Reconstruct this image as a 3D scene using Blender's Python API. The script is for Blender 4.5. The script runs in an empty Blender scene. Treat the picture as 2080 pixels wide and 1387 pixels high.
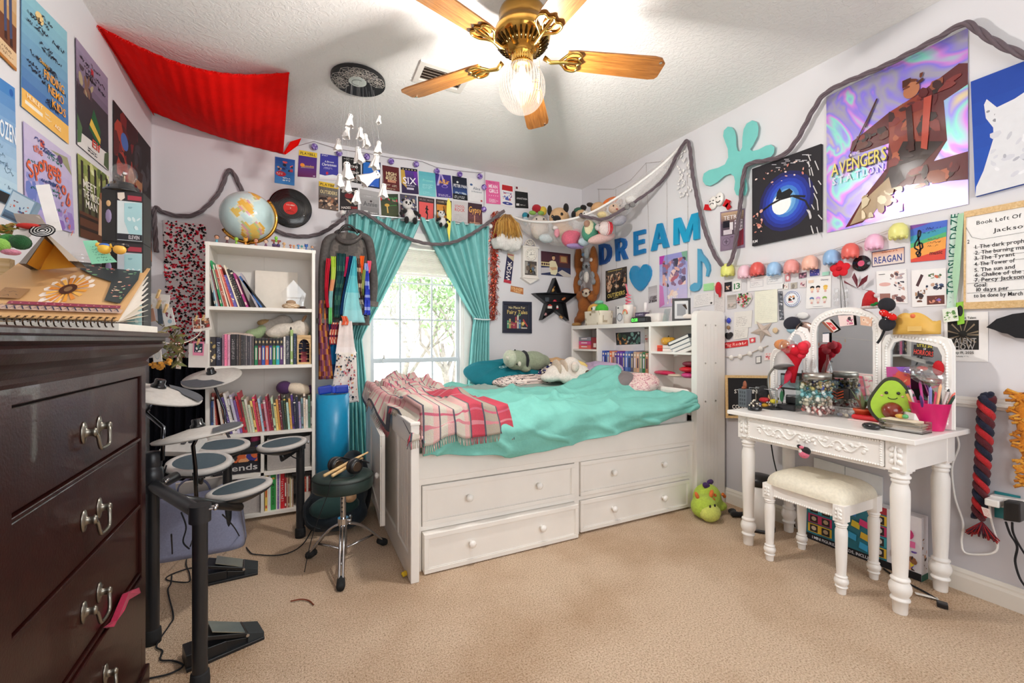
import bpy,math,random
from mathutils import Vector as V,Matrix as MX
from math import sin,cos,pi,radians as rad
RN=random.Random(11)
XL,XR,YB,YF,H=-.906,2.72,3.83,-1.0,2.74
CAMH,FPX,CX,CY,TH=1.141,885.,1040.,690.,math.atan(437/885)
ST,CT=sin(TH),cos(TH)
def U(px,py,X=None,Y=None,Z=None,t=None):
 """the point of the room seen at a place in the photograph, on a known plane of the room"""
 r,u=(px-CX)/FPX,(CY-py)/FPX
 dx,dy=ST+r*CT,CT-r*ST
 if X is not None:t=X/dx
 elif Y is not None:t=Y/dy
 elif Z is not None:t=(Z-CAMH)/u
 return V((dx*t,dy*t,CAMH+u*t))
def WB(px,py,o=0):return U(px,py,Y=YB-o)
def WR(px,py,o=0):return U(px,py,X=XR-o)
def WL(px,py,o=0):return U(px,py,X=XL+o)
def FL(px,py,z=0):return U(px,py,Z=z)
COL=bpy.context.scene.collection
_cc={}
def C(h):
 if not isinstance(h,str):return h
 if h not in _cc:
  v=[int(h[i:i+2],16)/255 for i in(0,2,4)]if len(h)==6 else[int(q*2,16)/255 for q in h]
  _cc[h]=tuple((q/12.92 if q<=.04045 else((q+.055)/1.055)**2.4)for q in v)+(1.,)
 return _cc[h]
MATS={}
def N(nt,typ,**kw):
 n=nt.nodes.new(typ)
 for k,v in kw.items():
  if k in n.inputs:n.inputs[k].default_value=v
  else:setattr(n,k,v)
 return n
def mat(name,rough=.6,var=.06,vs=40.,bump=0.,bs=200.,metal=0.,sheen=0.,coat=0.,spec=.5,bd=.002,alpha=1.,col=None,emit=0.):
 m=bpy.data.materials.new(name);m.use_nodes=True;nt=m.node_tree;L=nt.links.new
 p=nt.nodes['Principled BSDF']
 p.inputs['Roughness'].default_value=rough;p.inputs['Metallic'].default_value=metal
 p.inputs['Sheen Weight'].default_value=sheen;p.inputs['Coat Weight'].default_value=coat
 p.inputs['Specular IOR Level'].default_value=spec
 if alpha<1:p.inputs['Alpha'].default_value=alpha
 a=N(nt,'ShaderNodeAttribute',attribute_name='Col')
 tc=N(nt,'ShaderNodeTexCoord')
 nz=N(nt,'ShaderNodeTexNoise',Scale=vs,Detail=3.);L(tc.outputs['Object'],nz.inputs['Vector'])
 mr=N(nt,'ShaderNodeMapRange');L(nz.outputs['Fac'],mr.inputs['Value'])
 for i,v in((1,.25),(2,.75),(3,1-var),(4,1+var)):mr.inputs[i].default_value=v
 vm=N(nt,'ShaderNodeVectorMath',operation='SCALE');L(mr.outputs[0],vm.inputs['Scale'])
 if col is None:L(a.outputs['Color'],vm.inputs[0])
 else:vm.inputs[0].default_value=C(col)[:3]
 L(vm.outputs[0],p.inputs['Base Color'])
 if emit:
  L(vm.outputs[0],p.inputs['Emission Color']);p.inputs['Emission Strength'].default_value=emit
 if bump:
  n2=N(nt,'ShaderNodeTexNoise',Scale=bs,Detail=4.);L(tc.outputs['Object'],n2 .inputs['Vector'])
  bp=N(nt,'ShaderNodeBump',Strength=bump,Distance=bd);L(n2 .outputs['Fac'],bp.inputs['Height'])
  L(bp.outputs[0],p.inputs['Normal'])
 MATS[name]=m
 m['_']=1
 return m
mat('paper',.75,.03,30)
mat('matte',.6,.05,30)
mat('paint',.38,.03,20)
mat('white_paint',.32,.03,6,.15,30)
mat('gloss',.16,.04,30,coat=.3)
mat('plastic',.35,.05,40)
mat('rubber',.8,.08,60,.3,400)
mat('fabric',.92,.10,120,.4,500,sheen=.08)
mat('plush',.95,.16,160,.9,350,sheen=.1,bd=.006)
mat('cloth',.9,.07,14,.5,60,bd=.004,spec=.15)
mat('denim',.92,.22,60,.5,700)
mat('chrome',.14,.02,20,metal=1.)
mat('brass',.17,.05,14,metal=1.)
mat('steel',.35,.06,30,metal=1.)
mat('lacquer',.34,.25,26,.3,160,coat=.12,spec=.3,bd=.0015)
mat('leather',.42,.08,80,.5,500)
mat('wall_paint',.7,.015,3,.10,120)
mat('board',.55,.12,50)
mat('card',.5,.04,20)
mat('foil',.25,.3,90,.6,90,metal=.7)
mat('bark',.9,.3,20,.8,40,bd=.02)
mat('leaf',.7,.25,8)
def nodemat(name):
 m=bpy.data.materials.new(name);m.use_nodes=True;MATS[name]=m;nt=m.node_tree
 return m,nt,nt.links.new,nt.nodes['Principled BSDF'],N(nt,'ShaderNodeTexCoord')
def ramp(nt,stops):
 r=N(nt,'ShaderNodeValToRGB');e=r.color_ramp.elements
 while len(e)<len(stops):e.new(.5)
 for el,(p,c)in zip(e,stops):el.position=p;el.color=C(c)
 return r
def carpet():
 m,nt,L,p,tc=nodemat('carpet')
 n1=N(nt,'ShaderNodeTexNoise',Scale=150.,Detail=3.,Roughness=.7);n2=N(nt,'ShaderNodeTexNoise',Scale=2.2,Detail=5.)
 n3=N(nt,'ShaderNodeTexVoronoi',Scale=330.)
 for n in(n1,n2,n3):L(tc.outputs['Object'],n.inputs['Vector'])
 r1=ramp(nt,[(.28,'96785f'),(.4,'d0b193'),(.54,'ecd2b6'),(.8,'fae9d6')]);L(n1 .outputs['Fac'],r1 .inputs[0])
 r2=ramp(nt,[(.34,'cfbfae'),(.6,'ffffff')]);L(n2 .outputs['Fac'],r2 .inputs[0])
 mx=N(nt,'ShaderNodeMix',data_type='RGBA',blend_type='MULTIPLY');mx.inputs[0].default_value=.6
 L(r1 .outputs[0],mx.inputs[6]);L(r2 .outputs[0],mx.inputs[7]);L(mx.outputs[2],p.inputs['Base Color'])
 bp=N(nt,'ShaderNodeBump',Strength=.9,Distance=.006);ad=N(nt,'ShaderNodeMath',operation='ADD')
 L(n1 .outputs['Fac'],ad.inputs[0]);L(n3 .outputs['Distance'],ad.inputs[1]);L(ad.outputs[0],bp.inputs['Height'])
 L(bp.outputs[0],p.inputs['Normal']);p.inputs['Roughness'].default_value=1;p.inputs['Specular IOR Level'].default_value=.1
carpet()
def ceil_m():
 m,nt,L,p,tc=nodemat('knockdown_ceiling')
 n=N(nt,'ShaderNodeTexNoise',Scale=34.,Detail=3.,Distortion=1.2);L(tc.outputs['Object'],n.inputs['Vector'])
 r=ramp(nt,[(.42,'000000'),(.56,'ffffff')]);L(n.outputs['Fac'],r.inputs[0])
 bp=N(nt,'ShaderNodeBump',Strength=.35,Distance=.004);L(r.outputs[0],bp.inputs['Height']);L(bp.outputs[0],p.inputs['Normal'])
 p.inputs['Base Color'].default_value=C('ece9e6');p.inputs['Roughness'].default_value=.9
ceil_m()
def grain(name,c1,c2,c3,sc,rough,coat,dist=6.,stretch=(1,18,18)):
 m,nt,L,p,tc=nodemat(name)
 mp=N(nt,'ShaderNodeMapping');mp.inputs['Scale'].default_value=stretch;L(tc.outputs['Object'],mp.inputs[0])
 w=N(nt,'ShaderNodeTexNoise',Scale=sc,Detail=6.,Distortion=dist*.1,Roughness=.65);L(mp.outputs[0],w.inputs['Vector'])
 r=ramp(nt,[(.3,c1),(.5,c2),(.68,c3)]);L(w.outputs['Fac'],r.inputs[0]);L(r.outputs[0],p.inputs['Base Color'])
 p.inputs['Roughness'].default_value=rough;p.inputs['Coat Weight'].default_value=coat
grain('oak','6a3c16','9a6026','b4793a',7.,.38,.2,10.,(1,26,26))
grain('pine','c09a66','d4b07a','e0c394',6.,.5,0)
def glass(name,tr=.88,rough=.03,col='ffffff'):
 m,nt,L,p,tc=nodemat(name)
 out=nt.nodes['Material Output'];t=N(nt,'ShaderNodeBsdfTransparent');t.inputs[0].default_value=C(col)
 g=N(nt,'ShaderNodeBsdfGlossy');g.inputs['Roughness'].default_value=rough
 fr=N(nt,'ShaderNodeTexNoise',Scale=12.);L(tc.outputs['Object'],fr.inputs['Vector'])
 mr=N(nt,'ShaderNodeMapRange');mr.inputs[3].default_value=1-tr-.03;mr.inputs[4].default_value=1-tr+.03;L(fr.outputs['Fac'],mr.inputs[0])
 mx=N(nt,'ShaderNodeMixShader');L(mr.outputs[0],mx.inputs[0]);L(t.outputs[0],mx.inputs[1]);L(g.outputs[0],mx.inputs[2]);L(mx.outputs[0],out.inputs[0])
glass('window_glass',.94);glass('clear_glass',.88);glass('clear_plastic',.75,.08)
def globe_m():
 m,nt,L,p,tc=nodemat('ribbed_globe');out=nt.nodes['Material Output']
 t=N(nt,'ShaderNodeBsdfTransparent');d=N(nt,'ShaderNodeBsdfTranslucent');d.inputs[0].default_value=(.012,.0108,.0095,1)
 gr=N(nt,'ShaderNodeTexGradient',gradient_type='RADIAL');L(tc.outputs['Object'],gr.inputs[0])
 ml=N(nt,'ShaderNodeMath',operation='MULTIPLY');ml.inputs[1].default_value=2*pi*44;L(gr.outputs['Fac'],ml.inputs[0])
 sn=N(nt,'ShaderNodeMath',operation='SINE');L(ml.outputs[0],sn.inputs[0])
 mr=N(nt,'ShaderNodeMapRange');L(sn.outputs[0],mr.inputs[0])
 for i,v in((1,-1),(2,1),(3,.12),(4,.5)):mr.inputs[i].default_value=v
 mx=N(nt,'ShaderNodeMixShader');L(mr.outputs[0],mx.inputs[0]);L(t.outputs[0],mx.inputs[1]);L(d.outputs[0],mx.inputs[2])
 g=N(nt,'ShaderNodeBsdfGlossy');g.inputs[1].default_value=.1
 m2=N(nt,'ShaderNodeMixShader');m2 .inputs[0].default_value=.06;L(mx.outputs[0],m2 .inputs[1]);L(g.outputs[0],m2 .inputs[2]);L(m2 .outputs[0],out.inputs[0])
globe_m()
def mirror_m():
 m,nt,L,p,tc=nodemat('mirror_glass')
 n=N(nt,'ShaderNodeTexNoise',Scale=5.);L(tc.outputs['Object'],n.inputs['Vector'])
 r=ramp(nt,[(.2,'d2d8da'),(.8,'dfe4e6')]);L(n.outputs['Fac'],r.inputs[0]);L(r.outputs[0],p.inputs['Base Color'])
 p.inputs['Metallic'].default_value=1;p.inputs['Roughness'].default_value=.02
mirror_m()
def net_m(name,op,sc,col='f0ecea'):
 m,nt,L,p,tc=nodemat(name);out=nt.nodes['Material Output']
 b=N(nt,'ShaderNodeTexVoronoi',Scale=sc);L(tc.outputs['Object'],b.inputs['Vector'])
 mr=N(nt,'ShaderNodeMapRange');L(b.outputs['Distance'],mr.inputs[0])
 for i,v in((1,.2),(2,.6),(3,op*.5),(4,op*1.4)):mr.inputs[i].default_value=v
 d=N(nt,'ShaderNodeBsdfDiffuse');d.inputs[0].default_value=C(col);t=N(nt,'ShaderNodeBsdfTransparent')
 mx=N(nt,'ShaderNodeMixShader');L(mr.outputs[0],mx.inputs[0]);L(t.outputs[0],mx.inputs[1]);L(d.outputs[0],mx.inputs[2]);L(mx.outputs[0],out.inputs[0])
net_m('netting',.30,260.);net_m('sheer',.45,200.)
def holo_m():
 m,nt,L,p,tc=nodemat('holographic_foil')
 n=N(nt,'ShaderNodeTexNoise',Scale=2.6,Detail=2.5,Distortion=1.8);L(tc.outputs['Object'],n.inputs['Vector'])
 r=ramp(nt,[(.25,'7c6fd8'),(.36,'9b8ee0'),(.44,'a9a4b8'),(.5,'8d80e6'),(.55,'d28be0'),(.6,'8fe0d0'),(.65,'9a8fe4'),(.72,'e8d884'),(.8,'8878dc')])
 L(n.outputs['Fac'],r.inputs[0]);L(r.outputs[0],p.inputs['Base Color']);p.inputs['Metallic'].default_value=.45;p.inputs['Roughness'].default_value=.3
holo_m()
def plaid_m():
 m,nt,L,p,tc=nodemat('plaid_wool')
 a=N(nt,'ShaderNodeAttribute',attribute_name='Col');n=N(nt,'ShaderNodeTexNoise',Scale=240.);L(tc.outputs['Object'],n.inputs['Vector'])
 mx=N(nt,'ShaderNodeMix',data_type='RGBA',blend_type='MULTIPLY');mx.inputs[0].default_value=.35
 L(a.outputs['Color'],mx.inputs[6]);L(n.outputs['Color'],mx.inputs[7]);L(mx.outputs[2],p.inputs['Base Color'])
 bp=N(nt,'ShaderNodeBump',Strength=.5,Distance=.003);L(n.outputs['Fac'],bp.inputs['Height']);L(bp.outputs[0],p.inputs['Normal']);p.inputs['Roughness'].default_value=.95
plaid_m()
GL={}
def glyphs():
 chars="ABCDEFGHIJKLMNOPQRSTUVWXYZabcdefghijklmnopqrstuvwxyz0123456789.,:!-'#&()/@"
 obs=[]
 for ch in chars:
  cu=bpy.data.curves.new('g','FONT');cu.body=ch;cu.resolution_u=2;cu.size=1;cu.offset=.012
  o=bpy.data.objects.new('g',cu);COL.objects.link(o);obs.append((ch,o,cu))
 dg=bpy.context.evaluated_depsgraph_get()
 for ch,o,cu in obs:
  me=o.evaluated_get(dg).to_mesh()
  vs=[(v.co.x,v.co.y)for v in me.vertices];fs=[tuple(p.vertices)for p in me.polygons]
  x0=min(v[0]for v in vs);x1=max(v[0]for v in vs)
  GL[ch]=([(x-x0,y)for x,y in vs],fs,x1-x0);o.to_mesh_clear()
 for ch,o,cu in obs:bpy.data.objects.remove(o);bpy.data.curves.remove(cu)
 GL[' ']=([],[],.2)
glyphs()
def text2(s,sp=.07):
 """text as flat triangles, cap height about 1, x from 0"""
 vs,fs,x=[],[],0
 for ch in s:
  g=GL.get(ch)or GL['-'];k=len(vs)
  vs+=[((x+a)/.69,b/.69)for a,b in g[0]];fs+=[tuple(i+k for i in f)for f in g[1]];x+=g[2]+sp
 return vs,fs,max(.01,(x-sp)/.69)
def frame(d):
 d=V(d).normalized();a=V((0,0,1))if abs(d.z)<.9 else V((1,0,0))
 x=a.cross(d).normalized();return x,d.cross(x).normalized(),d
def solidm(kind,col):
 k=kind+'_'+col
 if k not in MATS:mat(k,.45 if kind=='leather' else .95,.14,90,.9 if kind=='plush' else .4,350,sheen=.1,bd=.005,col=col)
 return k
class B:
 def __init__(s,col='ffffff',mat='matte'):s.v,s.f,s.c,s.mi,s.sm,s.col,s.mat,s.ms,s.T,s.nb=[],[],[],[],[],col,mat,[],None,0
 def q(s,vs,fs,col=None,sm=0,mat=None):
  k=len(s.v);col=s.col if col is None else col;mat=mat or s.mat
  if mat not in s.ms:s.ms.append(mat)
  mi=s.ms.index(mat)
  vs=[V(p)for p in vs]
  if s.T is not None:vs=[s.T@p for p in vs]
  s.v+=vs
  fn=callable(col);cc=None if fn else C(col)
  for f in fs:
   s.f.append(tuple(i+k for i in f));s.mi.append(mi);s.sm.append(sm)
   if fn:
    ce=V((0,0,0))
    for i in f:ce+=vs[i]
    s.c.append(C(col(ce/len(f))))
   else:s.c.append(cc)
  return s
 def bx(s,x0,x1,y0,y1,z0,z1,col=None,mat=None):
  s.nb+=1;e=7e-5*(s.nb%9);x0+=e;x1-=e;y0+=e;y1-=e;z0+=e;z1-=e
  return s.q([(x,y,z)for z in(z0,z1)for y in(y0,y1)for x in(x0,x1)],[(0,2,3,1),(4,5,7,6),(0,1,5,4),(2,6,7,3),(0,4,6,2),(1,3,7,5)],col,0,mat)
 def box(s,c,d,col=None,rot=None,mat=None):
  m=(rot if rot is not None else MX.Identity(3));c=V(c)
  vs=[c+m@V((x*d[0]/2,y*d[1]/2,z*d[2]/2))for z in(-1,1)for y in(-1,1)for x in(-1,1)]
  return s.q(vs,[(0,2,3,1),(4,5,7,6),(0,1,5,4),(2,6,7,3),(0,4,6,2),(1,3,7,5)],col,0,mat)
 def cyl(s,a,b,r,r2=None,n=12,col=None,mat=None,cap=1):
  a,b=V(a),V(b);r2=r if r2 is None else r2;x,y,d=frame(b-a)
  vs=[p+(x*cos(2*pi*i/n)+y*sin(2*pi*i/n))*q for p,q in((a,r),(b,r2))for i in range(n)]
  s.q(vs,[(i,(i+1)%n,n+(i+1)%n,n+i)for i in range(n)],col,1,mat)
  if cap:
   s.q(vs[:n],[tuple(reversed(range(n)))],col,0,mat);s.q(vs[n:],[tuple(range(n))],col,0,mat)
  return s
 def tube(s,pts,r,n=6,col=None,mat=None,closed=0,flat=1.):
  pts=[V(p)for p in pts];m=len(pts);vs=[];px=None
  for i,p in enumerate(pts):
   d=pts[min(i+1,m-1)]-pts[max(i-1,0)]
   if closed:d=pts[(i+1)%m]-pts[i-1]
   if d.length<1e-9:d=V((0,0,1))
   d.normalize()
   if px is None:px=frame(d)[0]
   px=px-d*px.dot(d)
   px=px.normalized()if px.length>1e-6 else frame(d)[0]
   y=d.cross(px);q=r[i]if isinstance(r,(list,tuple))else r
   vs+=[p+px*cos(2*pi*k/n)*q+y*sin(2*pi*k/n)*q*flat for k in range(n)]
  fs=[(i*n+k,i*n+(k+1)%n,((i+1)%m)*n+(k+1)%n,((i+1)%m)*n+k)for i in range(m if closed else m-1)for k in range(n)]
  if not closed:fs+=[tuple(reversed(range(n))),tuple(range((m-1)*n,m*n))]
  return s.q(vs,fs,col,1,mat)
 def lathe(s,prof,c=(0,0,0),n=20,col=None,mat=None,rot=None,sq=(1,1),cap=1):
  c=V(c);vs=[]
  for r,z in prof:
   for i in range(n):
    p=V((r*cos(2*pi*i/n)*sq[0],r*sin(2*pi*i/n)*sq[1],z));vs.append(c+(rot@p if rot is not None else p))
  m=len(prof);fs=[(i*n+k,i*n+(k+1)%n,(i+1)*n+(k+1)%n,(i+1)*n+k)for i in range(m-1)for k in range(n)]
  if cap:fs+=[tuple(reversed(range(n))),tuple(range((m-1)*n,m*n))]
  return s.q(vs,fs,col,1,mat)
 def ell(s,c,r,n=12,col=None,mat=None,rot=None,h=None):
  if not isinstance(r,(tuple,list)):r=(r,r,r)
  h=h or max(5,n*2//3);c=V(c);vs=[]
  for j in range(h+1):
   a=-pi/2+pi*j/h
   for i in range(n):
    p=V((cos(a)*cos(2*pi*i/n)*r[0],cos(a)*sin(2*pi*i/n)*r[1],sin(a)*r[2]));vs.append(c+(rot@p if rot is not None else p))
  fs=[(j*n+i,j*n+(i+1)%n,(j+1)*n+(i+1)%n,(j+1)*n+i)for j in range(h)for i in range(n)]
  return s.q(vs,fs,col,1,mat)
 def grid(s,fn,nu,nv,col=None,sm=1,mat=None,cf=None,wrap=0):
  vs=[fn(i/(nu),j/(nv))for j in range(nv+1)for i in range(nu+1)]
  w=nu+1
  for j in range(nv):
   pass
  fs=[(j*w+i,j*w+i+1,(j+1)*w+i+1,(j+1)*w+i)for j in range(nv)for i in range(nu)]
  k=len(s.c);s.q(vs,fs,col,sm,mat)
  if cf:s.c[k:]=[C(cf((i+.5)/nu,(j+.5)/nv))for j in range(nv)for i in range(nu)]
  return s
 def ext(s,pts,o,ux,uy,th,col=None,mat=None,side=None):
  """extruded outline: pts 2-D, o origin, ux/uy axes, th thickness along ux x uy"""
  o,ux,uy=V(o),V(ux),V(uy);n=ux.cross(uy).normalized()*th;m=len(pts)
  a=[o+ux*p[0]+uy*p[1]for p in pts];b=[p+n for p in a]
  s.q(b,[tuple(range(m))],col,0,mat);s.q(a,[tuple(reversed(range(m)))],side or col,0,mat)
  return s.q(a+b,[(i,(i+1)%m,m+(i+1)%m,m+i)for i in range(m)],side or col,0,mat)
 def txt(s,st,o,ux,uy,h,col=None,mat=None,th=0,wd=None):
  """text centred at o, cap height h (metres), unit axes ux, uy"""
  vs,fs,w=text2(st);o,ux,uy=V(o),V(ux).normalized(),V(uy).normalized();kx=h if wd is None else wd/w
  n=ux.cross(uy)
  P=[o+ux*(x-w/2)*kx+uy*(y-.5)*h for x,y in vs]
  if th:P2=[p+n*th for p in P];s.q(P2,fs,col,0,mat)
  else:s.q(P,fs,col,0,mat)
  return s
 def obj(s,name,parent=None,label=None,cat=None,group=None,kind=None,bev=0,sub=0,remesh=0,solid=0,base=None,smooth=None,decim=0):
  if not s.v:return None
  if remesh and s.ms[0]in('fabric','plush','leather','cloth'):s.ms=[solidm(s.ms[0],s.col)];s.mi=[0]*len(s.mi)
  lo=V([min(p[i]for p in s.v)for i in range(3)]);hi=V([max(p[i]for p in s.v)for i in range(3)])
  o0=V(base)if base is not None else V(((lo.x+hi.x)/2,(lo.y+hi.y)/2,lo.z))
  me=bpy.data.meshes.new(name);me.from_pydata([p-o0 for p in s.v],[],s.f)
  at=me.color_attributes.new('Col','FLOAT_COLOR','CORNER');me.update()
  at.data.foreach_set('color',[x for c,f in zip(s.c,me.polygons)for _ in range(f.loop_total)for x in(c if len(c)==4 else tuple(c)+(1.,))])
  me.polygons.foreach_set('use_smooth',[bool(x)for x in s.sm]);me.polygons.foreach_set('material_index',s.mi)
  for k in s.ms:me.materials.append(MATS[k])
  o=bpy.data.objects.new(name,me);COL.objects.link(o);place(o,parent,o0)
  if remesh:
   mm=o.modifiers.new('r','REMESH');mm.mode='VOXEL';mm.voxel_size=remesh;mm.use_smooth_shade=True
   ms=o.modifiers.new('s','SMOOTH');ms.iterations=smooth or 6;ms.factor=.6
  if solid:mm=o.modifiers.new('t','SOLIDIFY');mm.thickness=solid
  if bev:
   mm=o.modifiers.new('b','BEVEL');mm.width=bev;mm.segments=2;mm.limit_method='ANGLE';mm.angle_limit=rad(50)
  if sub:mm=o.modifiers.new('u','SUBSURF');mm.levels=sub;mm.render_levels=sub
  return tag(o,label,cat,group,kind)
def place(o,parent,p):
 p=V(p)
 if parent is None:o.location=p
 else:
  o.parent=parent;q=parent;off=V((0,0,0))
  while q:off+=q.location;q=q.parent
  o.location=p-off
def tag(o,label=None,cat=None,group=None,kind=None):
 if label:o['label']=label
 if cat:o['category']=cat
 if group:o['group']=group
 if kind:o['kind']=kind
 return o
def struct(b,name,**k):return b.obj(name,kind='structure',**k)
def thing(name,label,cat,loc,group=None):
 o=bpy.data.objects.new(name,None);o.empty_display_size=.05;COL.objects.link(o);o.location=V(loc)
 return tag(o,label,cat,group)
def dup(o,loc=None,label=None,rz=None,sc=None,par=None,delta=None):
 c=o.copy();COL.objects.link(c)
 if par is not None:c.parent=par
 for ch in o.children:dup(ch,par=c)
 if loc is not None:c.location=V(loc)
 if delta is not None:c.location=o.location+V(delta)
 if rz is not None:c.rotation_euler[2]=rz
 if sc is not None:c.scale=(sc,)*3
 if label:c['label']=label
 return c
def spline(pts,n=8):
 pts=[V(p)for p in pts];out=[]
 for i in range(len(pts)-1):
  p0,p1,p2,p3=pts[max(i-1,0)],pts[i],pts[i+1],pts[min(i+2,len(pts)-1)]
  for k in range(n):
   t=k/n;out.append(.5*((2*p1)+(p2-p0)*t+(2*p0-5*p1+4*p2-p3)*t*t+(3*p1-p0-3*p2+p3)*t**3))
 out.append(pts[-1]);return out
def RZ(a):return MX.Rotation(a,3,'Z')
def RX(a):return MX.Rotation(a,3,'X')
def RY(a):return MX.Rotation(a,3,'Y')
def flat(b,P,n,D,lay=.00014,mat=None):
 """print a design on the quad P (top left, top right, bottom right, bottom left); design units 0..1, y down"""
 P=[V(p)for p in P];n=V(n).normalized()
 W=((P[1]-P[0]).length+(P[2]-P[3]).length)/2;Hh=((P[3]-P[0]).length+(P[2]-P[1]).length)/2;ar=Hh/W
 def m(x,y,k):return(P[0]*(1-x)+P[1]*x)*(1-y)+(P[3]*(1-x)+P[2]*x)*y+n*(lay*(k+1))
 k=0
 for d in D:
  t=d[0]
  if t=='r':b.q([m(x,y,k)for x,y in((d[1],d[2]),(d[3],d[2]),(d[3],d[4]),(d[1],d[4]))],[(0,3,2,1)],d[5],0,mat)
  elif t=='e':b.q([m(d[1]+d[3]*cos(2*pi*i/18),d[2]+d[4]*sin(2*pi*i/18),k)for i in range(18)],[tuple(range(18))],d[5],0,mat)
  elif t=='p':b.q([m(x,y,k)for x,y in d[1]],[tuple(range(len(d[1])))],d[2],0,mat)
  elif t=='t':
   vs,fs,w=text2(d[1]);h=d[4];wx=h*ar if len(d)<7 or not d[6]else d[6]/w;a=d[7]if len(d)>7 else 0
   ca,sa=cos(a),sin(a);Q=[]
   for x,y in vs:
    X,Y=(x-w/2)*wx,-(y-.5)*h
    Q.append(m(d[2]+X*ca-Y*ar*sa,d[3]+X*sa/ar+Y*ca,k))
   b.q(Q,fs,d[5],0,mat)
  elif t=='l':
   pts,w=d[1],d[2]
   for(x0,y0),(x1,y1)in zip(pts,pts[1:]):
    dx,dy=x1-x0,(y1-y0)*ar;l=math.hypot(dx,dy)or 1;ox,oy=-dy/l*w/2,dx/l*w/2/ar
    b.q([m(x0+ox,y0+oy,k),m(x1+ox,y1+oy,k),m(x1-ox,y1-oy,k),m(x0-ox,y0-oy,k)],[(0,1,2,3)],d[3],0,mat)
  elif t=='s':
   _,x0,y0,x1,y1,rows,col,seed=d[:8];wd=d[8]if len(d)>8 else .008;r=random.Random(seed)
   for j in range(rows):
    yy=y0+(y1-y0)*(j+.5)/rows;hh=(y1-y0)/rows*.32;x=x0;xe=x0+(x1-x0)*r.uniform(.7,1);pts=[]
    while x<xe:
     pts.append((x,yy+r.uniform(-1,1)*hh));x+=max(.008,hh*ar*r.uniform(.25,.6))
     if r.random()<.14:
      if len(pts)>1:flat_l(b,m,pts,wd,ar,col,k,mat)
      pts=[];x+=hh*ar*.6
    if len(pts)>1:flat_l(b,m,pts,wd,ar,col,k,mat)
  elif t=='b':
   _,x0,y0,x1,y1,n_,pal,seed,sz=d[:9];r=random.Random(seed)
   for j in range(n_):
    cx,cy=r.uniform(x0,x1),r.uniform(y0,y1);a=r.uniform(0,pi);s1=sz*r.uniform(.4,1.2);s2=s1*r.uniform(.3,.9)
    pts=[(cx+s1*cos(q)*cos(a)-s2*sin(q)*sin(a),cy+(s1*cos(q)*sin(a)+s2*sin(q)*cos(a))/ar)for q in[2*pi*i/7 for i in range(7)]]
    pts=[(min(max(x,x0),x1),min(max(y,y0),y1))for x,y in pts]
    b.q([m(x,y,k+.02*j)for x,y in pts],[tuple(range(7))],r.choice(pal),0,mat)
   k+=.02*n_
  elif t=='g':
   _,x0,y0,x1,y1,c1,c2,n_=d[:8];a,e=C(c1),C(c2)
   for j in range(n_):
    f=(j+.5)/n_;ya,yb=y0+(y1-y0)*j/n_,y0+(y1-y0)*(j+1)/n_
    b.q([m(x0,ya,k),m(x1,ya,k),m(x1,yb,k),m(x0,yb,k)],[(0,3,2,1)],tuple(a[i]*(1-f)+e[i]*f for i in range(4)),0,mat)
  elif t=='d':
   _,x0,y0,x1,y1,nx,ny,rr,col=d[:9]
   for j in range(ny):
    for i in range(nx):
     cx,cy=x0+(x1-x0)*(i+.5)/nx,y0+(y1-y0)*(j+.5)/ny
     b.q([m(cx+rr*cos(2*pi*q/6),cy+rr*sin(2*pi*q/6)/ar,k)for q in range(6)],[tuple(range(6))],col,0,mat)
  k+=1
 return b
def flat_l(b,m,pts,w,ar,col,k,mat):
 for(x0,y0),(x1,y1)in zip(pts,pts[1:]):
  dx,dy=x1-x0,(y1-y0)*ar;l=math.hypot(dx,dy)or 1;ox,oy=-dy/l*w/2,dx/l*w/2/ar
  b.q([m(x0+ox,y0+oy,k),m(x1+ox,y1+oy,k),m(x1-ox,y1-oy,k),m(x0-ox,y0-oy,k)],[(0,1,2,3)],col,0,mat)
NRM={'B':V((0,-1,0)),'R':V((-1,0,0)),'L':V((1,0,0))}
WF={'B':WB,'R':WR,'L':WL}
def slab(b,P,n,th,col,mat=None):
 P=[V(p)for p in P];n=V(n).normalized();Q=[p-n*th for p in P]
 b.q(P+Q,[(0,3,2,1),(4,5,6,7),(0,1,5,4),(1,2,6,5),(2,3,7,6),(3,0,4,7)],col,0,mat)
 return b
def rectq(x0,y0,x1,y1):return[(x0,y0),(x1,y0),(x1,y1),(x0,y1)]
def quad(wall,pts,o):return[WF[wall](x,y,o)for x,y in pts]
def poster(name,label,cat,wall,pts,base,D,group=None,off=.004,th=.0015,matn='paper',curl=.0,fin=None):
 b=B(base,matn);P=quad(wall,pts,off);slab(b,P,NRM[wall],th,base);flat(b,P,NRM[wall],D)
 if fin:fin(b,P)
 return b.obj(name,None,label,cat,group)
#the room
WX0,WX1,WZ0,WZ1=.53,1.39,.30,2.0
b=B('cdb59c','carpet');b.bx(XL-.1,XR+.1,YF-.1,YB+.1,-.1,0);struct(b,'floor')
b=B('dcd7d3','knockdown_ceiling');b.bx(XL-.1,XR+.1,YF-.1,YB+.1,H,H+.1);struct(b,'ceiling')
WC='dddbde'
b=B(WC,'wall_paint')
for x0,x1,z0,z1 in((XL-.1,WX0,0,H),(WX1,XR+.1,0,H),(WX0,WX1,0,WZ0),(WX0,WX1,WZ1,H)):b.bx(x0,x1,YB,YB+.12,z0,z1)
struct(b,'wall_back')
b=B(WC,'wall_paint');b.bx(XL-.1,XL,YF,YB,0,H);struct(b,'wall_left')
b=B(WC,'wall_paint');b.bx(XR,XR+.1,YF,YB,.86,H,WC);b.bx(XR,XR+.1,YF,YB,0,.86,'c6c3c7');struct(b,'wall_right')
FX0,FX1,FZ0,FZ1=-.2,2.3,.75,2.2
b=B(WC,'wall_paint')
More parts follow.
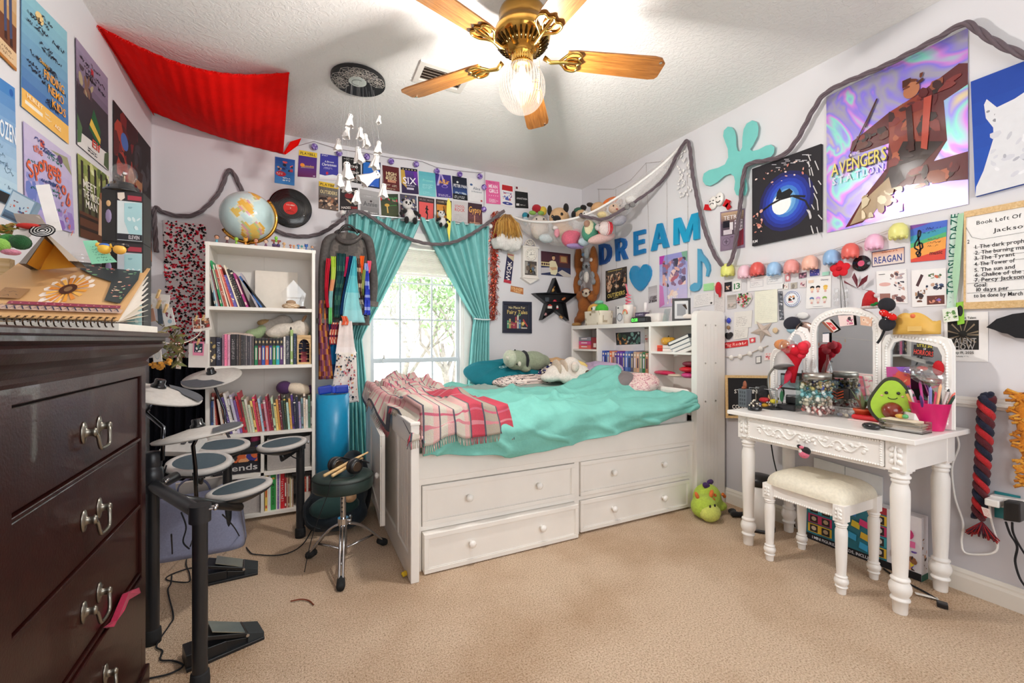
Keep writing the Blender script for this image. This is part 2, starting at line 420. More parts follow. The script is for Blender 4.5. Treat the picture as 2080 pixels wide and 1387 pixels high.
for x0,x1,z0,z1 in((XL-.1,FX0,0,H),(FX1,XR+.1,0,H),(FX0,FX1,0,FZ0),(FX0,FX1,FZ1,H)):b.bx(x0,x1,YF-.12,YF,z0,z1)
struct(b,'wall_front')
def skirt(name,f,L0,L1):
 b=B('e2dcd2','white_paint')
 pr=[(0,0),(.016,0),(.016,.065),(.012,.078),(.012,.086),(.006,.1),(0,.1)]
 P=[f(L0,d,z)for d,z in pr]+[f(L1,d,z)for d,z in pr];m=len(pr)
 b.q(P,[(i,(i+1)%m,m+(i+1)%m,m+i)for i in range(m)]+[tuple(range(m)),tuple(range(m,2*m))]);return struct(b,name)
skirt('baseboard_right',lambda l,d,z:(XR-d,l,z),YF,YB)
skirt('baseboard_left',lambda l,d,z:(XL+d,l,z),YF,YB)
skirt('baseboard_back',lambda l,d,z:(l,YB-d,z),XL,XR)
b=B('e6e1da','white_paint')
pr=[(0,.835),(.008,.837),(.012,.848),(.022,.852),(.022,.86),(.016,.866),(.016,.874),(.006,.884),(0,.884)];m=len(pr)
P=[(XR-d,YF,z)for d,z in pr]+[(XR-d,YB,z)for d,z in pr]
b.q(P,[(i,(i+1)%m,m+(i+1)%m,m+i)for i in range(m)]+[tuple(range(m)),tuple(range(m,2*m))]);struct(b,'trim_1')
def window(name,x0,x1,z0,z1,y,s,cols,zr,rows):
 """double-hung window: y wall face, s inward direction sign, zr meeting rail height"""
 f=B('eceae6','white_paint')
 yo=lambda d:y-s*d
 def bb(x0,x1,d0,d1,z0,z1,bld=None):a,c=sorted((yo(d0),yo(d1)));(bld or f).bx(x0,x1,a,c,z0,z1)
 for a,c in((x0-.07,x0),(x1,x1+.07)):bb(a,c,-.018,0,z0-.02,z1+.08)
 bb(x0-.07,x1+.07,-.018,0,z1,z1+.08);bb(x0-.09,x1+.09,-.035,.03,z0-.03,z0)
 for a,c in((x0,x0+.03),(x1-.03,x1)):bb(a,c,0,.1,z0,z1)
 bb(x0,x1,0,.1,z1-.03,z1);bb(x0,x1,0,.1,z0,z0+.02)
 w=struct(f,name)
 for nm,a,c,d in(('upper_sash',zr,z1-.03,.06),('lower_sash',z0+.02,zr+.035,.04)):
  g=B('c2c9cf','white_paint');i0,i1=x0+.03,x1-.03
  bb(i0,i0+.03,d-.015,d+.015,a,c,g);bb(i1-.03,i1,d-.015,d+.015,a,c,g);bb(i0,i1,d-.016,d+.016,a,a+.04,g);bb(i0,i1,d-.016,d+.016,c-.03,c,g)
  for k in range(1,cols):xx=x0+(x1-x0)*k/cols;bb(xx-.008,xx+.008,d-.006,d+.006,a,c,g)
  rr=[r for r in rows if a+.05<r<c-.05]
  for r in rr:bb(i0,i1,d-.006,d+.006,r-.007,r+.007,g)
  so=g.obj(nm,w)
  p=B('ffffff','window_glass');bb(i0,i1,d+.008,d+.011,a,c,p);p.obj('glass_pane',w)
 return w
window('window_1',WX0,WX1,WZ0,WZ1,YB,-1,3,.94,(.62,1.32,1.645))
window('window_2',FX0,FX1,FZ0,FZ1,YF,1,4,1.45,(1.1,1.8))  # unseen window added behind the camera to let in fill daylight
b=B('d8dcc8','leaf');b.bx(-14,16,YB+.4,22,-.7,-.6);struct(b,'ground_outside')
def tree(x,y,h,seed,label):
 r=random.Random(seed);t=thing('tree',label,'tree',(x,y,-.6),'trees beyond the window')
 tr=B('938b84','bark');lf=B('8aa474','leaf')
 def br(p,d,l,w,k):
  pts=[p];q=V(p)
  for i in range(4):d=(d+V((r.uniform(-.25,.25),r.uniform(-.25,.25),r.uniform(-.05,.2)))).normalized();q=q+d*l/4;pts.append(q)
  tr.tube(pts,[w*(1-.15*i)for i in range(5)],5)
  if k>0:
   for i in range(3):br(pts[r.choice((2,3,4))],(d+V((r.uniform(-.9,.9),r.uniform(-.9,.9),r.uniform(-.1,.5)))).normalized(),l*.68,w*.5,k-1)
  else:
   for i in range(70):
    c=pts[r.choice((1,2,3,4))]+V((r.gauss(0,.22),r.gauss(0,.22),r.gauss(0,.2)));a=V((r.uniform(-1,1),r.uniform(-1,1),r.uniform(-1,1))).normalized()*.045;e=a.cross(V((r.random(),r.random(),1))).normalized()*.022
    lf.q([c-a,c+e,c+a,c-e],[(0,1,2,3)],r.choice(('8aa474','9cb488','7c986a','a8bc96')))
 br(V((x,y,-.6)),V((r.uniform(-.3,.3),0,1)).normalized(),h*.45,.07,3)
 tr.obj('trunk',t);lf.obj('foliage',t)
tree(1.6,7.2,4.6,3,'pale tree with leaning branches right of the window view')
tree(.4,8.4,4.8,5,'slender leafy tree outside left of the window view')
tree(3.0,9.2,5.2,9,'taller tree standing farthest off behind the window panes')
tree(2.2,6.4,3.8,14,'low branching tree close outside the window glass')
t=thing('window_blind','white slatted blind raised to the top of the window','blind',(.96,YB-.03,1.70))
z1=1.985
b=B('efece6','white_paint');b.bx(.545,1.375,YB-.04,YB-.005,z1-.045,z1);b.obj('head_rail',t)
b=B('efece4','plastic')
for i in range(24):z=z1-.06-i*.0085;b.bx(.55,1.37,YB-.045+.002*(i%2),YB-.007,z-.003,z+.001)
b.obj('slat_stack',t)
b=B('efece6','white_paint');b.bx(.55,1.37,YB-.044,YB-.008,z1-.285,z1-.265);b.obj('bottom_rail',t)
for x in(.66,.65):
 zb=1.02 if x==.66 else .78
 b=B('f2f0ea','fabric');b.tube([(x,YB-.05,z1-.05),(x,YB-.05,zb)],.0014,4);c=b.obj('pull_cord',t)
 b=B('c9c5bd','plastic');b.lathe([(.003,.04),(.008,.01),(.009,0)],(x,YB-.05,zb-.04),8);b.obj('tassel',c)
#camera, light
cam=bpy.data.cameras.new('camera');co=bpy.data.objects.new('camera',cam);COL.objects.link(co);bpy.context.scene.camera=co
cam.lens=FPX/2080*36;cam.sensor_width=36;cam.sensor_fit='HORIZONTAL';cam.shift_y=(CY-693.5)/2080;cam.clip_start=.02
co.location=(0,0,CAMH);co.rotation_euler=(pi/2,0,-TH)
sc=bpy.context.scene
sc.view_settings.view_transform='Standard';sc.view_settings.look='None';sc.view_settings.gamma=1;sc.view_settings.exposure=EXPO=.40
sc.view_settings.use_curve_mapping=False
sc.cycles.use_denoising=True;sc.cycles.max_bounces=10;sc.cycles.diffuse_bounces=7;sc.cycles.glossy_bounces=4;sc.cycles.transparent_max_bounces=16
sc.cycles.sample_clamp_indirect=6;sc.cycles.caustics_reflective=False;sc.cycles.caustics_refractive=False
w=bpy.data.worlds.new('daylight');sc.world=w;w.use_nodes=True;nt=w.node_tree
bg=nt.nodes['Background'];bg.inputs[0].default_value=(.95,.98,1,1);bg.inputs[1].default_value=4.4
def portal(name,loc,rx,sx,sy):
 l=bpy.data.lights.new(name,'AREA');l.shape='RECTANGLE';l.size=sx;l.size_y=sy;l.cycles.is_portal=True
 o=bpy.data.objects.new(name,l);COL.objects.link(o);o.location=loc;o.rotation_euler=(rx,0,0)
portal('window_portal',((WX0+WX1)/2,YB+.11,(WZ0+WZ1)/2),-pi/2,WX1-WX0,WZ1-WZ0)
portal('window_portal',((FX0+FX1)/2,YF-.11,(FZ0+FZ1)/2),pi/2,FX1-FX0,FZ1-FZ0)  # portal of the added window behind the camera
l=bpy.data.lights.new('fan_bulb','POINT');l.energy=168;l.color=(1,.95,.90);l.shadow_soft_size=.04
o=bpy.data.objects.new('fan_bulb',l);COL.objects.link(o);o.location=(.9,1.72,2.27)
#dresser
DXF,DY0,DY1=-.45,.93,1.82
DW='2a0c08'
t=thing('dresser','dark red-brown lacquered chest of drawers along the poster wall','dresser',(-.68,1.42,0))
b=B(DW,'lacquer');XB=XL+.02
b.bx(XB,DXF-.02,DY0,DY1,.05,1.06);
zs=[(.19,.385),(.40,.60),(.618,.815),(.831,1.02)]
b.bx(DXF-.02,DXF+.004,DY0,DY0+.14,.05,1.06);b.bx(DXF-.02,DXF+.004,DY1-.042,DY1,.05,1.06)
ez=[.05,.165]+[z for p in zs for z in p][1:]+[]
b.bx(DXF-.02,DXF+.004,DY0,DY1,1.025,1.06)
for a,c in((.388,.397),(.603,.615),(.818,.828)):b.bx(DXF-.02,DXF+.002,DY0+.14,DY1-.04,a,c)
b.bx(XB,DXF+.004,DY0,DY1,.05,.185)
b.obj('body',t,bev=.002)
b=B(DW,'lacquer')
pr=[(0,1.055),(.006,1.056),(.01,1.064),(.004,1.072),(.012,1.085),(.03,1.1),(.042,1.118),(.044,1.126),(.036,1.131),(.046,1.139),(.046,1.148)]
def ring(d,z):return[(XB,DY0-d,z),(DXF+d,DY0-d,z),(DXF+d,DY1+d,z),(XB,DY1+d,z)]
for(d0,z0),(d1,z1)in zip(pr,pr[1:]):
 b.q(ring(d0,z0)+ring(d1,z1),[(0,1,5,4),(1,2,6,5),(2,3,7,6)],sm=0)
b.obj('crown_moulding',t)
b=B(DW,'lacquer');b.bx(XB,DXF+.055,DY0-.055,DY1+.062,1.148,1.164);b.obj('top',t,bev=.004)
b=B(DW,'lacquer');b.bx(XB,DXF+.012,DY0-.012,DY1+.012,0,.07);b.obj('plinth',t,bev=.004)
for i,(a,c)in enumerate(zs):
 o=.012 if i==0 else 0
 b=B(DW,'lacquer');b.bx(DXF-.3,DXF-.004+o,DY0+.144,DY1-.046,a,c)
 d=b.obj('drawer',t,bev=.003)
 zc=(a+c)/2-.005;h=B('8f8a80','steel')
 for yy in(1.375,1.465):
  h.lathe([(.021,0),(.021,.003),(.012,.005),(.007,.008),(.007,.018),(.010,.021),(.006,.026)],(DXF-.004+o,yy,zc),16,rot=RY(pi/2),sq=(1.25,.75))
 h.tube(spline([(DXF+.016+o,1.375,zc),(DXF+.02+o,1.383,zc-.012),(DXF+.022+o,1.39,zc-.036),(DXF+.022+o,1.402,zc-.045),(DXF+.022+o,1.438,zc-.045),(DXF+.022+o,1.45,zc-.036),(DXF+.02+o,1.457,zc-.012),(DXF+.016+o,1.465,zc)],4),.0042,8)
 h.obj('bail_handle',d)
b=B('a3163f','fabric')
P=[U(x,y,X=DXF+.012)for x,y in((218,1273),(232,1262),(246,1228),(256,1205),(283,1193),(281,1205),(262,1218),(248,1240),(236,1262),(226,1274))]
b.q([p+V((.006*(i%2),0,0))for i,p in enumerate(P)]+[p-V((.008,0,0))for p in P],[tuple(range(10))]+[(i,(i+1)%10,10+(i+1)%10,10+i)for i in range(10)])
b.obj('cloth_strap',None,'crimson cloth strap caught sticking out of the dresser drawer gap','clothing')
#captain bed
W_='ece8e2'
BX0,BX1,BY0,BY1=.515,2.43,2.12,3.58
t=thing('captain_bed','white wooden bed with drawers below and bookcase headboard','bed',(1.5,2.9,0))
b=B(W_,'white_paint')
b.bx(BX0,BX1,BY0+.02,BY1,0.01,.455);b.bx(BX0,BX1,BY0-.012,BY0+.03,.455,.585);b.bx(BX0,BX1,BY1-.03,BY1,.455,.585)
b.bx(BX0,BX1,BY0-.006,BY0+.02,.425,.455);b.bx(BX0,BX1,BY0-.002,BY0+.02,.198,.222);b.bx(1.45,1.487,BY0-.002,BY0+.02,0,.43)
b.bx(BX0,.55,BY0-.002,BY0+.02,0,.43);b.bx(2.385,BX1,BY0-.002,BY0+.02,0,.43);b.bx(BX0,BX1,BY0+.03,BY1-.03,.40,.455)
b.obj('base',t,bev=.003)
for nm,x0,x1,z0,z1,pull in(('ul',.552,1.447,.225,.421,0),('ll',.552,1.45,.006,.196,.035),('ur',1.49,2.382,.225,.424,0),('lr',1.49,2.382,.012,.196,0)):
 y=BY0-.004-pull;b=B(W_,'white_paint');b.bx(x0,x1,y,BY0+.4,z0,z1)
 for a in((x0,x1,z1-.022,z1),(x0,x1,z0,z0+.022),(x0,x0+.022,z0+.022,z1-.022),(x1-.022,x1,z0+.022,z1-.022)):b.bx(a[0],a[1],y-.008,y,a[2],a[3])
 for a in((x0+.022,x1-.022,z1-.027,z1-.022),(x0+.022,x1-.022,z0+.022,z0+.027),(x0+.022,x0+.027,z0+.022,z1-.022),(x1-.027,x1-.022,z0+.022,z1-.022)):b.bx(a[0],a[1],y-.004,y,a[2],a[3])
 d=b.obj('drawer',t,bev=.002)
 for kx in(.27,.73):
  k=B('efece7','white_paint');k.lathe([(.011,0),(.008,.006),(.008,.014),(.018,.022),(.019,.029),(.012,.036),(.003,.038)],(x0+(x1-x0)*kx,y,(z0+z1)/2+.01),14,rot=RX(pi/2));k.obj('knob',d)
FY0,FY1,FT=2.03,3.52,.755
b=B(W_,'white_paint');x1=.515;x0=.478
b.bx(x0+.008,x1,FY0+.02,FY1,.02,FT-.012)
for a in((FY0,FY0+.06,0,FT-.02),(FY1-.06,FY1,0,FT-.02),(FY0,FY1,.64,FT-.012),(FY0,FY1,.0,.12),(2.33,2.38,.12,.64),(3.1,3.15,.12,.64)):b.bx(x0-.002,x1+.002,a[0],a[1],a[2],a[3])
for i in range(7):y=FY0+.06+i*.036;b.bx(x0+.004,x0+.02,y+.004,y+.033,.12,.64)
for i in range(9):y=3.15+i*.034;b.bx(x0+.004,x0+.02,y+.004,y+.03,.12,.64)
b.bx(x0-.006,x1+.006,FY0-.005,FY1,FT-.016,FT)
fp=b.obj('foot_panel',t,bev=.004)
b=B(W_,'white_paint');b.T=MX.Translation((x0-.004,3.09,0))@MX.Rotation(rad(-4),4,'Z')@MX.Translation((0,-3.09,0))
b.bx(-.02,0,2.4,3.09,.14,.63)
for a in((2.4,3.09,.57,.63),(2.4,3.09,.14,.2),(2.4,2.46,.2,.57),(3.03,3.09,.2,.57)):b.bx(-.028,-.02,*a)
h=b.obj('hatch_door',fp,bev=.003)
k=B('efece7','white_paint');k.lathe([(.009,0),(.007,.012),(.016,.02),(.016,.027),(.003,.033)],(x0-.065,2.46,.40),12,rot=RY(-pi/2));k.obj('knob',h)
HX0,HX1,HY0,HY1,HT=2.43,2.685,2.115,3.60,1.277
b=B(W_,'white_paint');b.bx(HX1-.012,HX1,HY0,HY1,.3,HT);b.bx(HX0,HX1,HY1-.02,HY1,0,HT)
b.bx(HX0,HX1,HY0,HY1,HT-.035,HT);b.bx(HX0,HX1,HY0+.03,HY1-.02,.62,.645)
b.bx(HX0,HX1-.012,2.525,2.545,.645,HT-.03);b.bx(HX0,HX1-.012,3.178,3.198,.645,HT-.03)
b.bx(HX0+.005,HX1-.012,HY0+.03,2.525,1.035,1.053);b.bx(HX0+.005,HX1-.012,3.198,HY1-.02,1.035,1.053);b.bx(HX0+.03,HX1-.012,2.545,3.178,.86,.876)
b.obj('bookcase_headboard',t,bev=.002)
b=B(W_,'white_paint');pts=[(HX0-.012,0),(HX1+.01,0),(HX1+.01,1.31)]+[(HX1-.03+.04*cos(a),1.30+.04*sin(a))for a in(pi/6,pi/3,pi/2)]+[(HX0+.028+.04*cos(a),1.30+.04*sin(a))for a in(pi/2,2*pi/3,5*pi/6,pi)]
b.ext(pts,(0,HY0+.012,0),(1,0,0),(0,0,1),.045)
for x in(HX0+.05,HX0+.085,HX0+.12,HX0+.155,HX0+.19):b.bx(x,x+.003,HY0-.034,HY0-.0325,.1,1.25,'d8d3cc')
sp=b.obj('side_panel',t,bev=.004)
for z in(1.24,.98,.72):
 for x in(HX0+.07,HX0+.17):
  c=B('b9b4ac','steel');c.cyl((x,HY0-.0325,z),(x,HY0-.036,z),.006,n=10);c.obj('screw_cap',sp)
b=B('d9d4d0','cloth');b.bx(.53,2.42,2.15,3.55,.455,.70);b.obj('mattress',None,'pale mattress lying in the white bed under the turquoise comforter','mattress',bev=.03)
#vanity table
t=thing('vanity_table','white carved vanity table with turned legs against the right wall','table',(2.45,1.26,0))
b=B('f0ede9','white_paint');b.bx(2.185,2.69,.835,1.675,.722,.745);b.obj('tabletop',t,bev=.004)
b=B('f0ede9','white_paint');b.bx(2.24,2.66,.88,.9,.60,.722);b.bx(2.24,2.66,1.612,1.632,.60,.722);b.bx(2.655,2.67,.9,1.612,.60,.722);b.bx(2.225,2.245,.95,1.565,.592,.604)
ap=b.obj('apron',t,bev=.002)
b=B('f0ede9','white_paint');b.bx(2.212,2.6,.955,1.56,.606,.716)
dr=b.obj('drawer',t,bev=.002)
b=B('f4f2ee','white_paint')
for i in range(62):
 y=.96+i*.6/61
 for z in(.712,.611):b.ell((2.211,y,z),.0048,6)
for i in range(11):
 z=.611+i*.0101
 for y in(.96,1.56):b.ell((2.211,y,z),.0045,6)
b.obj('beading',dr)
def scroll(b,x,cy,cz,s,r0,seed):
 pts=[(x,cy+s*r0*(1-.1*k/2)*(k*.22)*cos(k*.6)*.35+s*k*.004,cz+.02*sin(k*.6)*(1-k/14))for k in range(14)]
 b.tube(pts,[.0055-.0002*k for k in range(14)],6,flat=.8)
b=B('f4f2ee','white_paint')
for s in(-1,1):
 for k in range(9):
  y=1.26+s*(.03+k*.026);z=.661+.016*sin(k*1.25)
  b.ell((2.211,y,z),(.006,.012,.0065),7,rot=RX(s*(.6+.5*sin(k*1.7))));b.ell((2.211,y+.008*s,z-.016*cos(k*1.25)),(.005,.007,.010),7,rot=RX(k))
 b.tube([(2.210,1.26+s*(.01+.012*k),.661+.02*sin(k*.75))for k in range(21)],.0038,6)
for k in range(7):a=k*2*pi/7;b.ell((2.210,1.26+.014*cos(a),.661+.014*sin(a)),(.006,.009,.006),7,rot=RX(a))
b.ell((2.208,1.26,.661),(.007,.008,.008),8)
b.obj('carved_relief',dr)
PROF=[(.030,1.),(.030,.965),(.036,.955),(.036,.945),(.028,.935),(.031,.925),(.031,.915),(.026,.905),(.033,.86),(.0335,.80),(.031,.55),(.027,.33),(.025,.255),(.033,.245),(.034,.235),(.029,.225),(.037,.20),(.0395,.175),(.037,.15),(.029,.125),(.027,.115),(.034,.105),(.034,.095),(.027,.085),(.025,.01),(.024,0)]
def turned(b,x,y,h,k=1.):b.lathe([(r*k,z*h)for r,z in reversed(PROF)],(x,y,0),20)
for x in(2.262,2.628):
 for y in(.915,1.598):
  b=B('f0ede9','white_paint');turned(b,x,y,.6);b.bx(x-.037,x+.037,y-.037,y+.037,.595,.722);b.bx(x-.03,x+.03,y-.03,y+.03,.585,.6)
  l=b.obj('leg',t,bev=.002)
  if x<2.4:
   c=B('f4f2ee','white_paint')
   for dz in(.635,.66,.685):
    for q in(-1,1):c.ell((x-.038,y+q*.013,dz),(.007,.010,.013),8,rot=RX(q*.6))
   c.ell((x-.039,y,.66),(.008,.006,.045),8);c.ell((x-.039,y,.712),(.007,.02,.006),8);c.ell((x-.039,y,.606),(.007,.016,.006),8)
   c.obj('carved_block',l)
t=thing('vanity_mirror','white beaded three-panel arched mirror standing on the vanity table','mirror',(2.6,1.28,.745))
def mpanel(name,p0,p1,z0,z1,arch,sl=0):
 """mirror leaf from p0 to p1 (x, y); arch height; sl slope of top"""
 p0,p1=V((p0[0],p0[1],0)),V((p1[0],p1[1],0));w=(p1-p0).length;ux=(p1-p0)/w;n=ux.cross(V((0,0,1)))
 if n.x>0:n=-n
 def outl(i):
  a=[(i,z0+i),(w-i,z0+i)]
  if arch:
   for k in range(13):
    q=pi*k/12;a.append((w/2+(w/2-i)*cos(q),z1-arch+(arch-i)*(sin(q)**.8)))
  else:
   c=.05
   hR,hL=z1+sl/2-i,z1-sl/2-i
   a+=[(w-i,hR-c),(w-i-c*.3,hR-c*.25),(w-i-c,hR),(i+c,hL),(i+c*.3,hL-c*.25),(i,hL-c)]
  return a
 o,i=outl(0),outl(.036);m=len(o);th=.022
 P=lambda q,d:p0+ux*q[0]+V((0,0,q[1]))+n*d
 b=B('f0ede9','white_paint')
 vs=[P(q,0)for q in o]+[P(q,th)for q in o]+[P(q,th)for q in i]+[P(q,th*.5)for q in i]
 b.q(vs,[f for k in range(m)for f in((k,(k+1)%m,m+(k+1)%m,m+k),(m+k,m+(k+1)%m,2*m+(k+1)%m,2*m+k),(2*m+k,2*m+(k+1)%m,3*m+(k+1)%m,3*m+k))]+[tuple(range(m))])
 md=outl(.018);fr=b.obj(name,t,bev=.002)
 b=B('f6f4f0','white_paint')
 for k in range(m):
  a,c=P(md[k],th),P(md[(k+1)%m],th);L=(c-a).length;nn=max(1,int(L/.0125))
  for j in range(nn):b.ell(a+(c-a)*((j+.5)/nn),(.006,.006,.008),6)
 b.obj('beading',fr)
 g=B('dfe4e6','mirror_glass');g.q([P(q,th*.55)for q in i],[tuple(range(m))]);g.obj('mirror_glass',fr);return P,w
CM=mpanel('centre_frame',(2.60,1.452),(2.60,1.118),.75,1.31,.13)
LM=mpanel('side_frame',(2.50,1.625),(2.598,1.458),.75,1.155,0,.12)
RM=mpanel('side_frame',(2.598,1.112),(2.565,.845),.75,1.165,0,-.02)
t=thing('vanity_stool','white turned-leg stool with padded cream seat in front of the vanity','stool',(2.34,1.27,0))
SX0,SX1,SY0,SY1=2.185,2.485,1.09,1.445
for x in(SX0+.012,SX1-.012):
 for y in(SY0+.012,SY1-.012):
  b=B('f0ede9','white_paint');turned(b,x,y,.33,.72);b.bx(x-.024,x+.024,y-.024,y+.024,.325,.40);l=b.obj('leg',t,bev=.0015)
  if x<2.3:
   c=B('f4f2ee','white_paint')
   for dz in(.345,.362,.379):
    for q in(-1,1):c.ell((x-.025,y+q*.008,dz),(.005,.007,.008),7,rot=RX(q*.6))
   c.ell((x-.026,y,.362),(.005,.004,.03),7);c.obj('carved_block',l)
b=B('f0ede9','white_paint');b.bx(SX0+.005,SX0+.02,SY0+.03,SY1-.03,.34,.40);b.bx(SX1-.02,SX1-.005,SY0+.03,SY1-.03,.34,.40);b.bx(SX0+.03,SX1-.03,SY0+.005,SY0+.02,.34,.40);b.bx(SX0+.03,SX1-.03,SY1-.02,SY1-.005,.34,.40)
ap=b.obj('apron',t)
b=B('f4f2ee','white_paint')
for i in range(27):b.ell((SX0+.006,SY0+.04+i*(SY1-SY0-.08)/26,.34),.0055,6)
b.obj('beading',ap)
b=B('e6dfcc','leather');cx,cy,hx,hy=(SX0+SX1)/2,(SY0+SY1)/2,.168,.193
def cush(u,v):
 a=2*pi*u;e=.35;f=min(1,(1-v)*1.0)
 x=math.copysign(abs(cos(a))**e,cos(a));y=math.copysign(abs(sin(a))**e,sin(a))
 k=sin(v*pi/2);r=cos(v*pi/2)**.45 if v<1 else 0
 return(cx+hx*x*r,cy+hy*y*r,.40+.075*k)
b.grid(cush,48,10);b.grid(lambda u,v:(cx+hx*v*math.copysign(abs(cos(2*pi*u))**.35,cos(2*pi*u)),cy+hy*v*math.copysign(abs(sin(2*pi*u))**.35,sin(2*pi*u)),.40),48,1)
b.obj('seat_cushion',t)
#bookshelf
SHX0,SHX1,SHY,SHB,SHT=-.495,.109,3.17,3.48,1.735
t=thing('bookshelf','tall white bookcase with cubes beside the window','bookcase',((SHX0+SHX1)/2,3.32,0))
b=B('ece8e0','white_paint')
b.bx(SHX0,SHX0+.02,SHY,SHB,0,SHT);b.bx(SHX1-.02,SHX1,SHY,SHB,0,SHT);b.obj('side_panels',t,bev=.0015)
SHZ=[.045,.30,.555,.98,1.345]
for z in SHZ+[SHT]:
 b=B('ece8e0','white_paint');b.bx(SHX0+(.02 if z<SHT else-.004),SHX1-(.02 if z<SHT else-.004),SHY+.002,SHB,z-.022,z);b.obj('top' if z==SHT else 'shelf',t,bev=.0015)
b=B('ece8e0','white_paint');b.bx(-.205,-.187,SHY+.002,SHB,.045,.533);b.obj('cube_divider',t)
b=B('e6e1da','white_paint');b.bx(SHX0+.02,SHX1-.02,SHB-.006,SHB,.02,SHT);b.bx(-.205,-.203,SHB-.007,SHB-.006,.55,SHT,'cfcac3');b.obj('back_panel',t)
#ceiling fan
FC=V((.9,1.72,0))
t=thing('ceiling_fan','brass five-blade ceiling fan with oak blades and lit glass globe','fan',(FC.x,FC.y,2.1))
def fl(name,prof,m='brass',col='c99a45',n=32,par=None):b=B(col,m);b.lathe(prof,(FC.x,FC.y,0),n);return b.obj(name,par or t)
fl('canopy',[(.065,2.74),(.07,2.73),(.066,2.7),(.045,2.675),(.03,2.66)]);
fl('downrod',[(.022,2.67),(.022,2.62),(.03,2.615)],'gloss','15110e')
hb=fl('motor_housing',[(.05,2.625),(.085,2.615),(.1,2.6),(.105,2.585),(.105,2.545),(.11,2.53),(.122,2.515),(.126,2.50),(.126,2.482),(.118,2.465),(.09,2.44),(.066,2.425),(.06,2.41)],col='b98d44')
b=B('3a2a12','brass')
for i in range(30):
 a=2*pi*i/30
 b.tube([FC+V((cos(a)*r,sin(a)*r,z))for r,z in((.118,2.462),(.1,2.446),(.078,2.431))],[.003,.006,.003],6)
b.obj('vent_slots',hb)
fl('switch_cup',[(.052,2.42),(.05,2.405),(.044,2.40),(.044,2.372),(.05,2.366),(.05,2.36),(.04,2.352)])
b=B('e0b96a','brass')
for i in range(28):a=2*pi*i/28;b.cyl(FC+V((cos(a)*.045,sin(a)*.045,2.372)),FC+V((cos(a)*.045,sin(a)*.045,2.40)),.003,n=6)
b.obj('ribbed_band',t)
b=B('fff6ea','ribbed_globe')
gp=[(.04,2.358)]+[(max(.002,.104*sin(a)),2.262-.112*cos(a))for a in[pi-.42-(pi-.42)*k/16 for k in range(17)]]
b.lathe(gp,(FC.x,FC.y,0),64,cap=0);b.obj('glass_globe',t,base=(FC.x,FC.y,2.262))
b=B('fffdf6','matte');b.lathe([(.012,2.352),(.016,2.33),(.028,2.30),(.03,2.282),(.024,2.262),(.004,2.252)],(FC.x,FC.y,0),16)
m,nt_,L_,p_,tc_=nodemat('lit_bulb');p_.inputs['Emission Color'].default_value=(1,.93,.8,1);p_.inputs['Emission Strength'].default_value=9
n_=N(nt_,'ShaderNodeTexNoise');L_(n_.outputs['Color'],p_.inputs['Base Color'])
b.ms=['lit_bulb'];b.obj('bulb',t)
for k in range(5):
 a=rad(-18+72*k);d=V((cos(a),sin(a),0));s=V((-sin(a),cos(a),0));tl=V((0,0,1))*cos(rad(11))+s*sin(rad(11))*0
 up=(V((0,0,1))+s*.17).normalized();sd=(s-V((0,0,1))*.17).normalized()
 zb=2.405
 def P(r,w,h=0):return FC+d*r+sd*w+up*h+V((0,0,zb))
 b=B('b9803f','oak')
 out=[(.20,-.05),(.24,-.056),(.6,-.066),(.635,-.06),(.66,-.035),(.66,.045),(.65,.06),(.62,.066),(.24,.056),(.20,.05)]
 b.ext(out,P(0,0,-.003),d,sd,.007)
 bl=b.obj('blade',t,bev=.001)
 me=bl.data;bl.rotation_euler=(0,0,a);R_=MX.Rotation(-a,4,'Z');me.transform(R_)
 c=B('d8b060','brass')
 for w in(-1,1):
  c.tube(spline([P(.115,0,-.02),P(.16,.0,-.016),P(.185,w*.02,-.01),P(.21,w*.047,-.008),P(.245,w*.052,-.008),P(.262,w*.036,-.008),P(.255,w*.018,-.008),P(.272,0,-.008)],4),.0055,6)
  c.tube(spline([P(.19,0,-.009),P(.215,w*.018,-.009),P(.25,w*.02,-.009)],4),.004,6)
 c.tube([P(.10,0,-.0),P(.13,0,-.02),P(.19,0,-.012),P(.27,0,-.009)],[.012,.009,.008,.005],8)
 c.obj('blade_bracket',bl,base=None)
 bl.children[0].location=(R_@bl.children[0].location.to_4d()).to_3d()if False else bl.children[0].location
 ch=bl.children[0];ch.matrix_parent_inverse=MX.Rotation(-a,4,'Z')
 e=B('d9d2c4','chrome');e.cyl(P(.635,-.04,-.003),P(.635,-.04,-.007),.007,n=10);e.obj('blade_screw',bl).matrix_parent_inverse=MX.Rotation(-a,4,'Z')
b=B('c9a050','brass')
for i in range(16):b.ell(FC+V((.075,-.02,2.40-i*.009)),.0028,5)
c=b.obj('pull_chain',t);b=B('b07a34','oak');b.lathe([(.003,2.255),(.008,2.235),(.009,2.22),(.005,2.205),(.002,2.2)],(FC.x+.075,FC.y-.02,0),10);b.obj('wooden_fob',c)
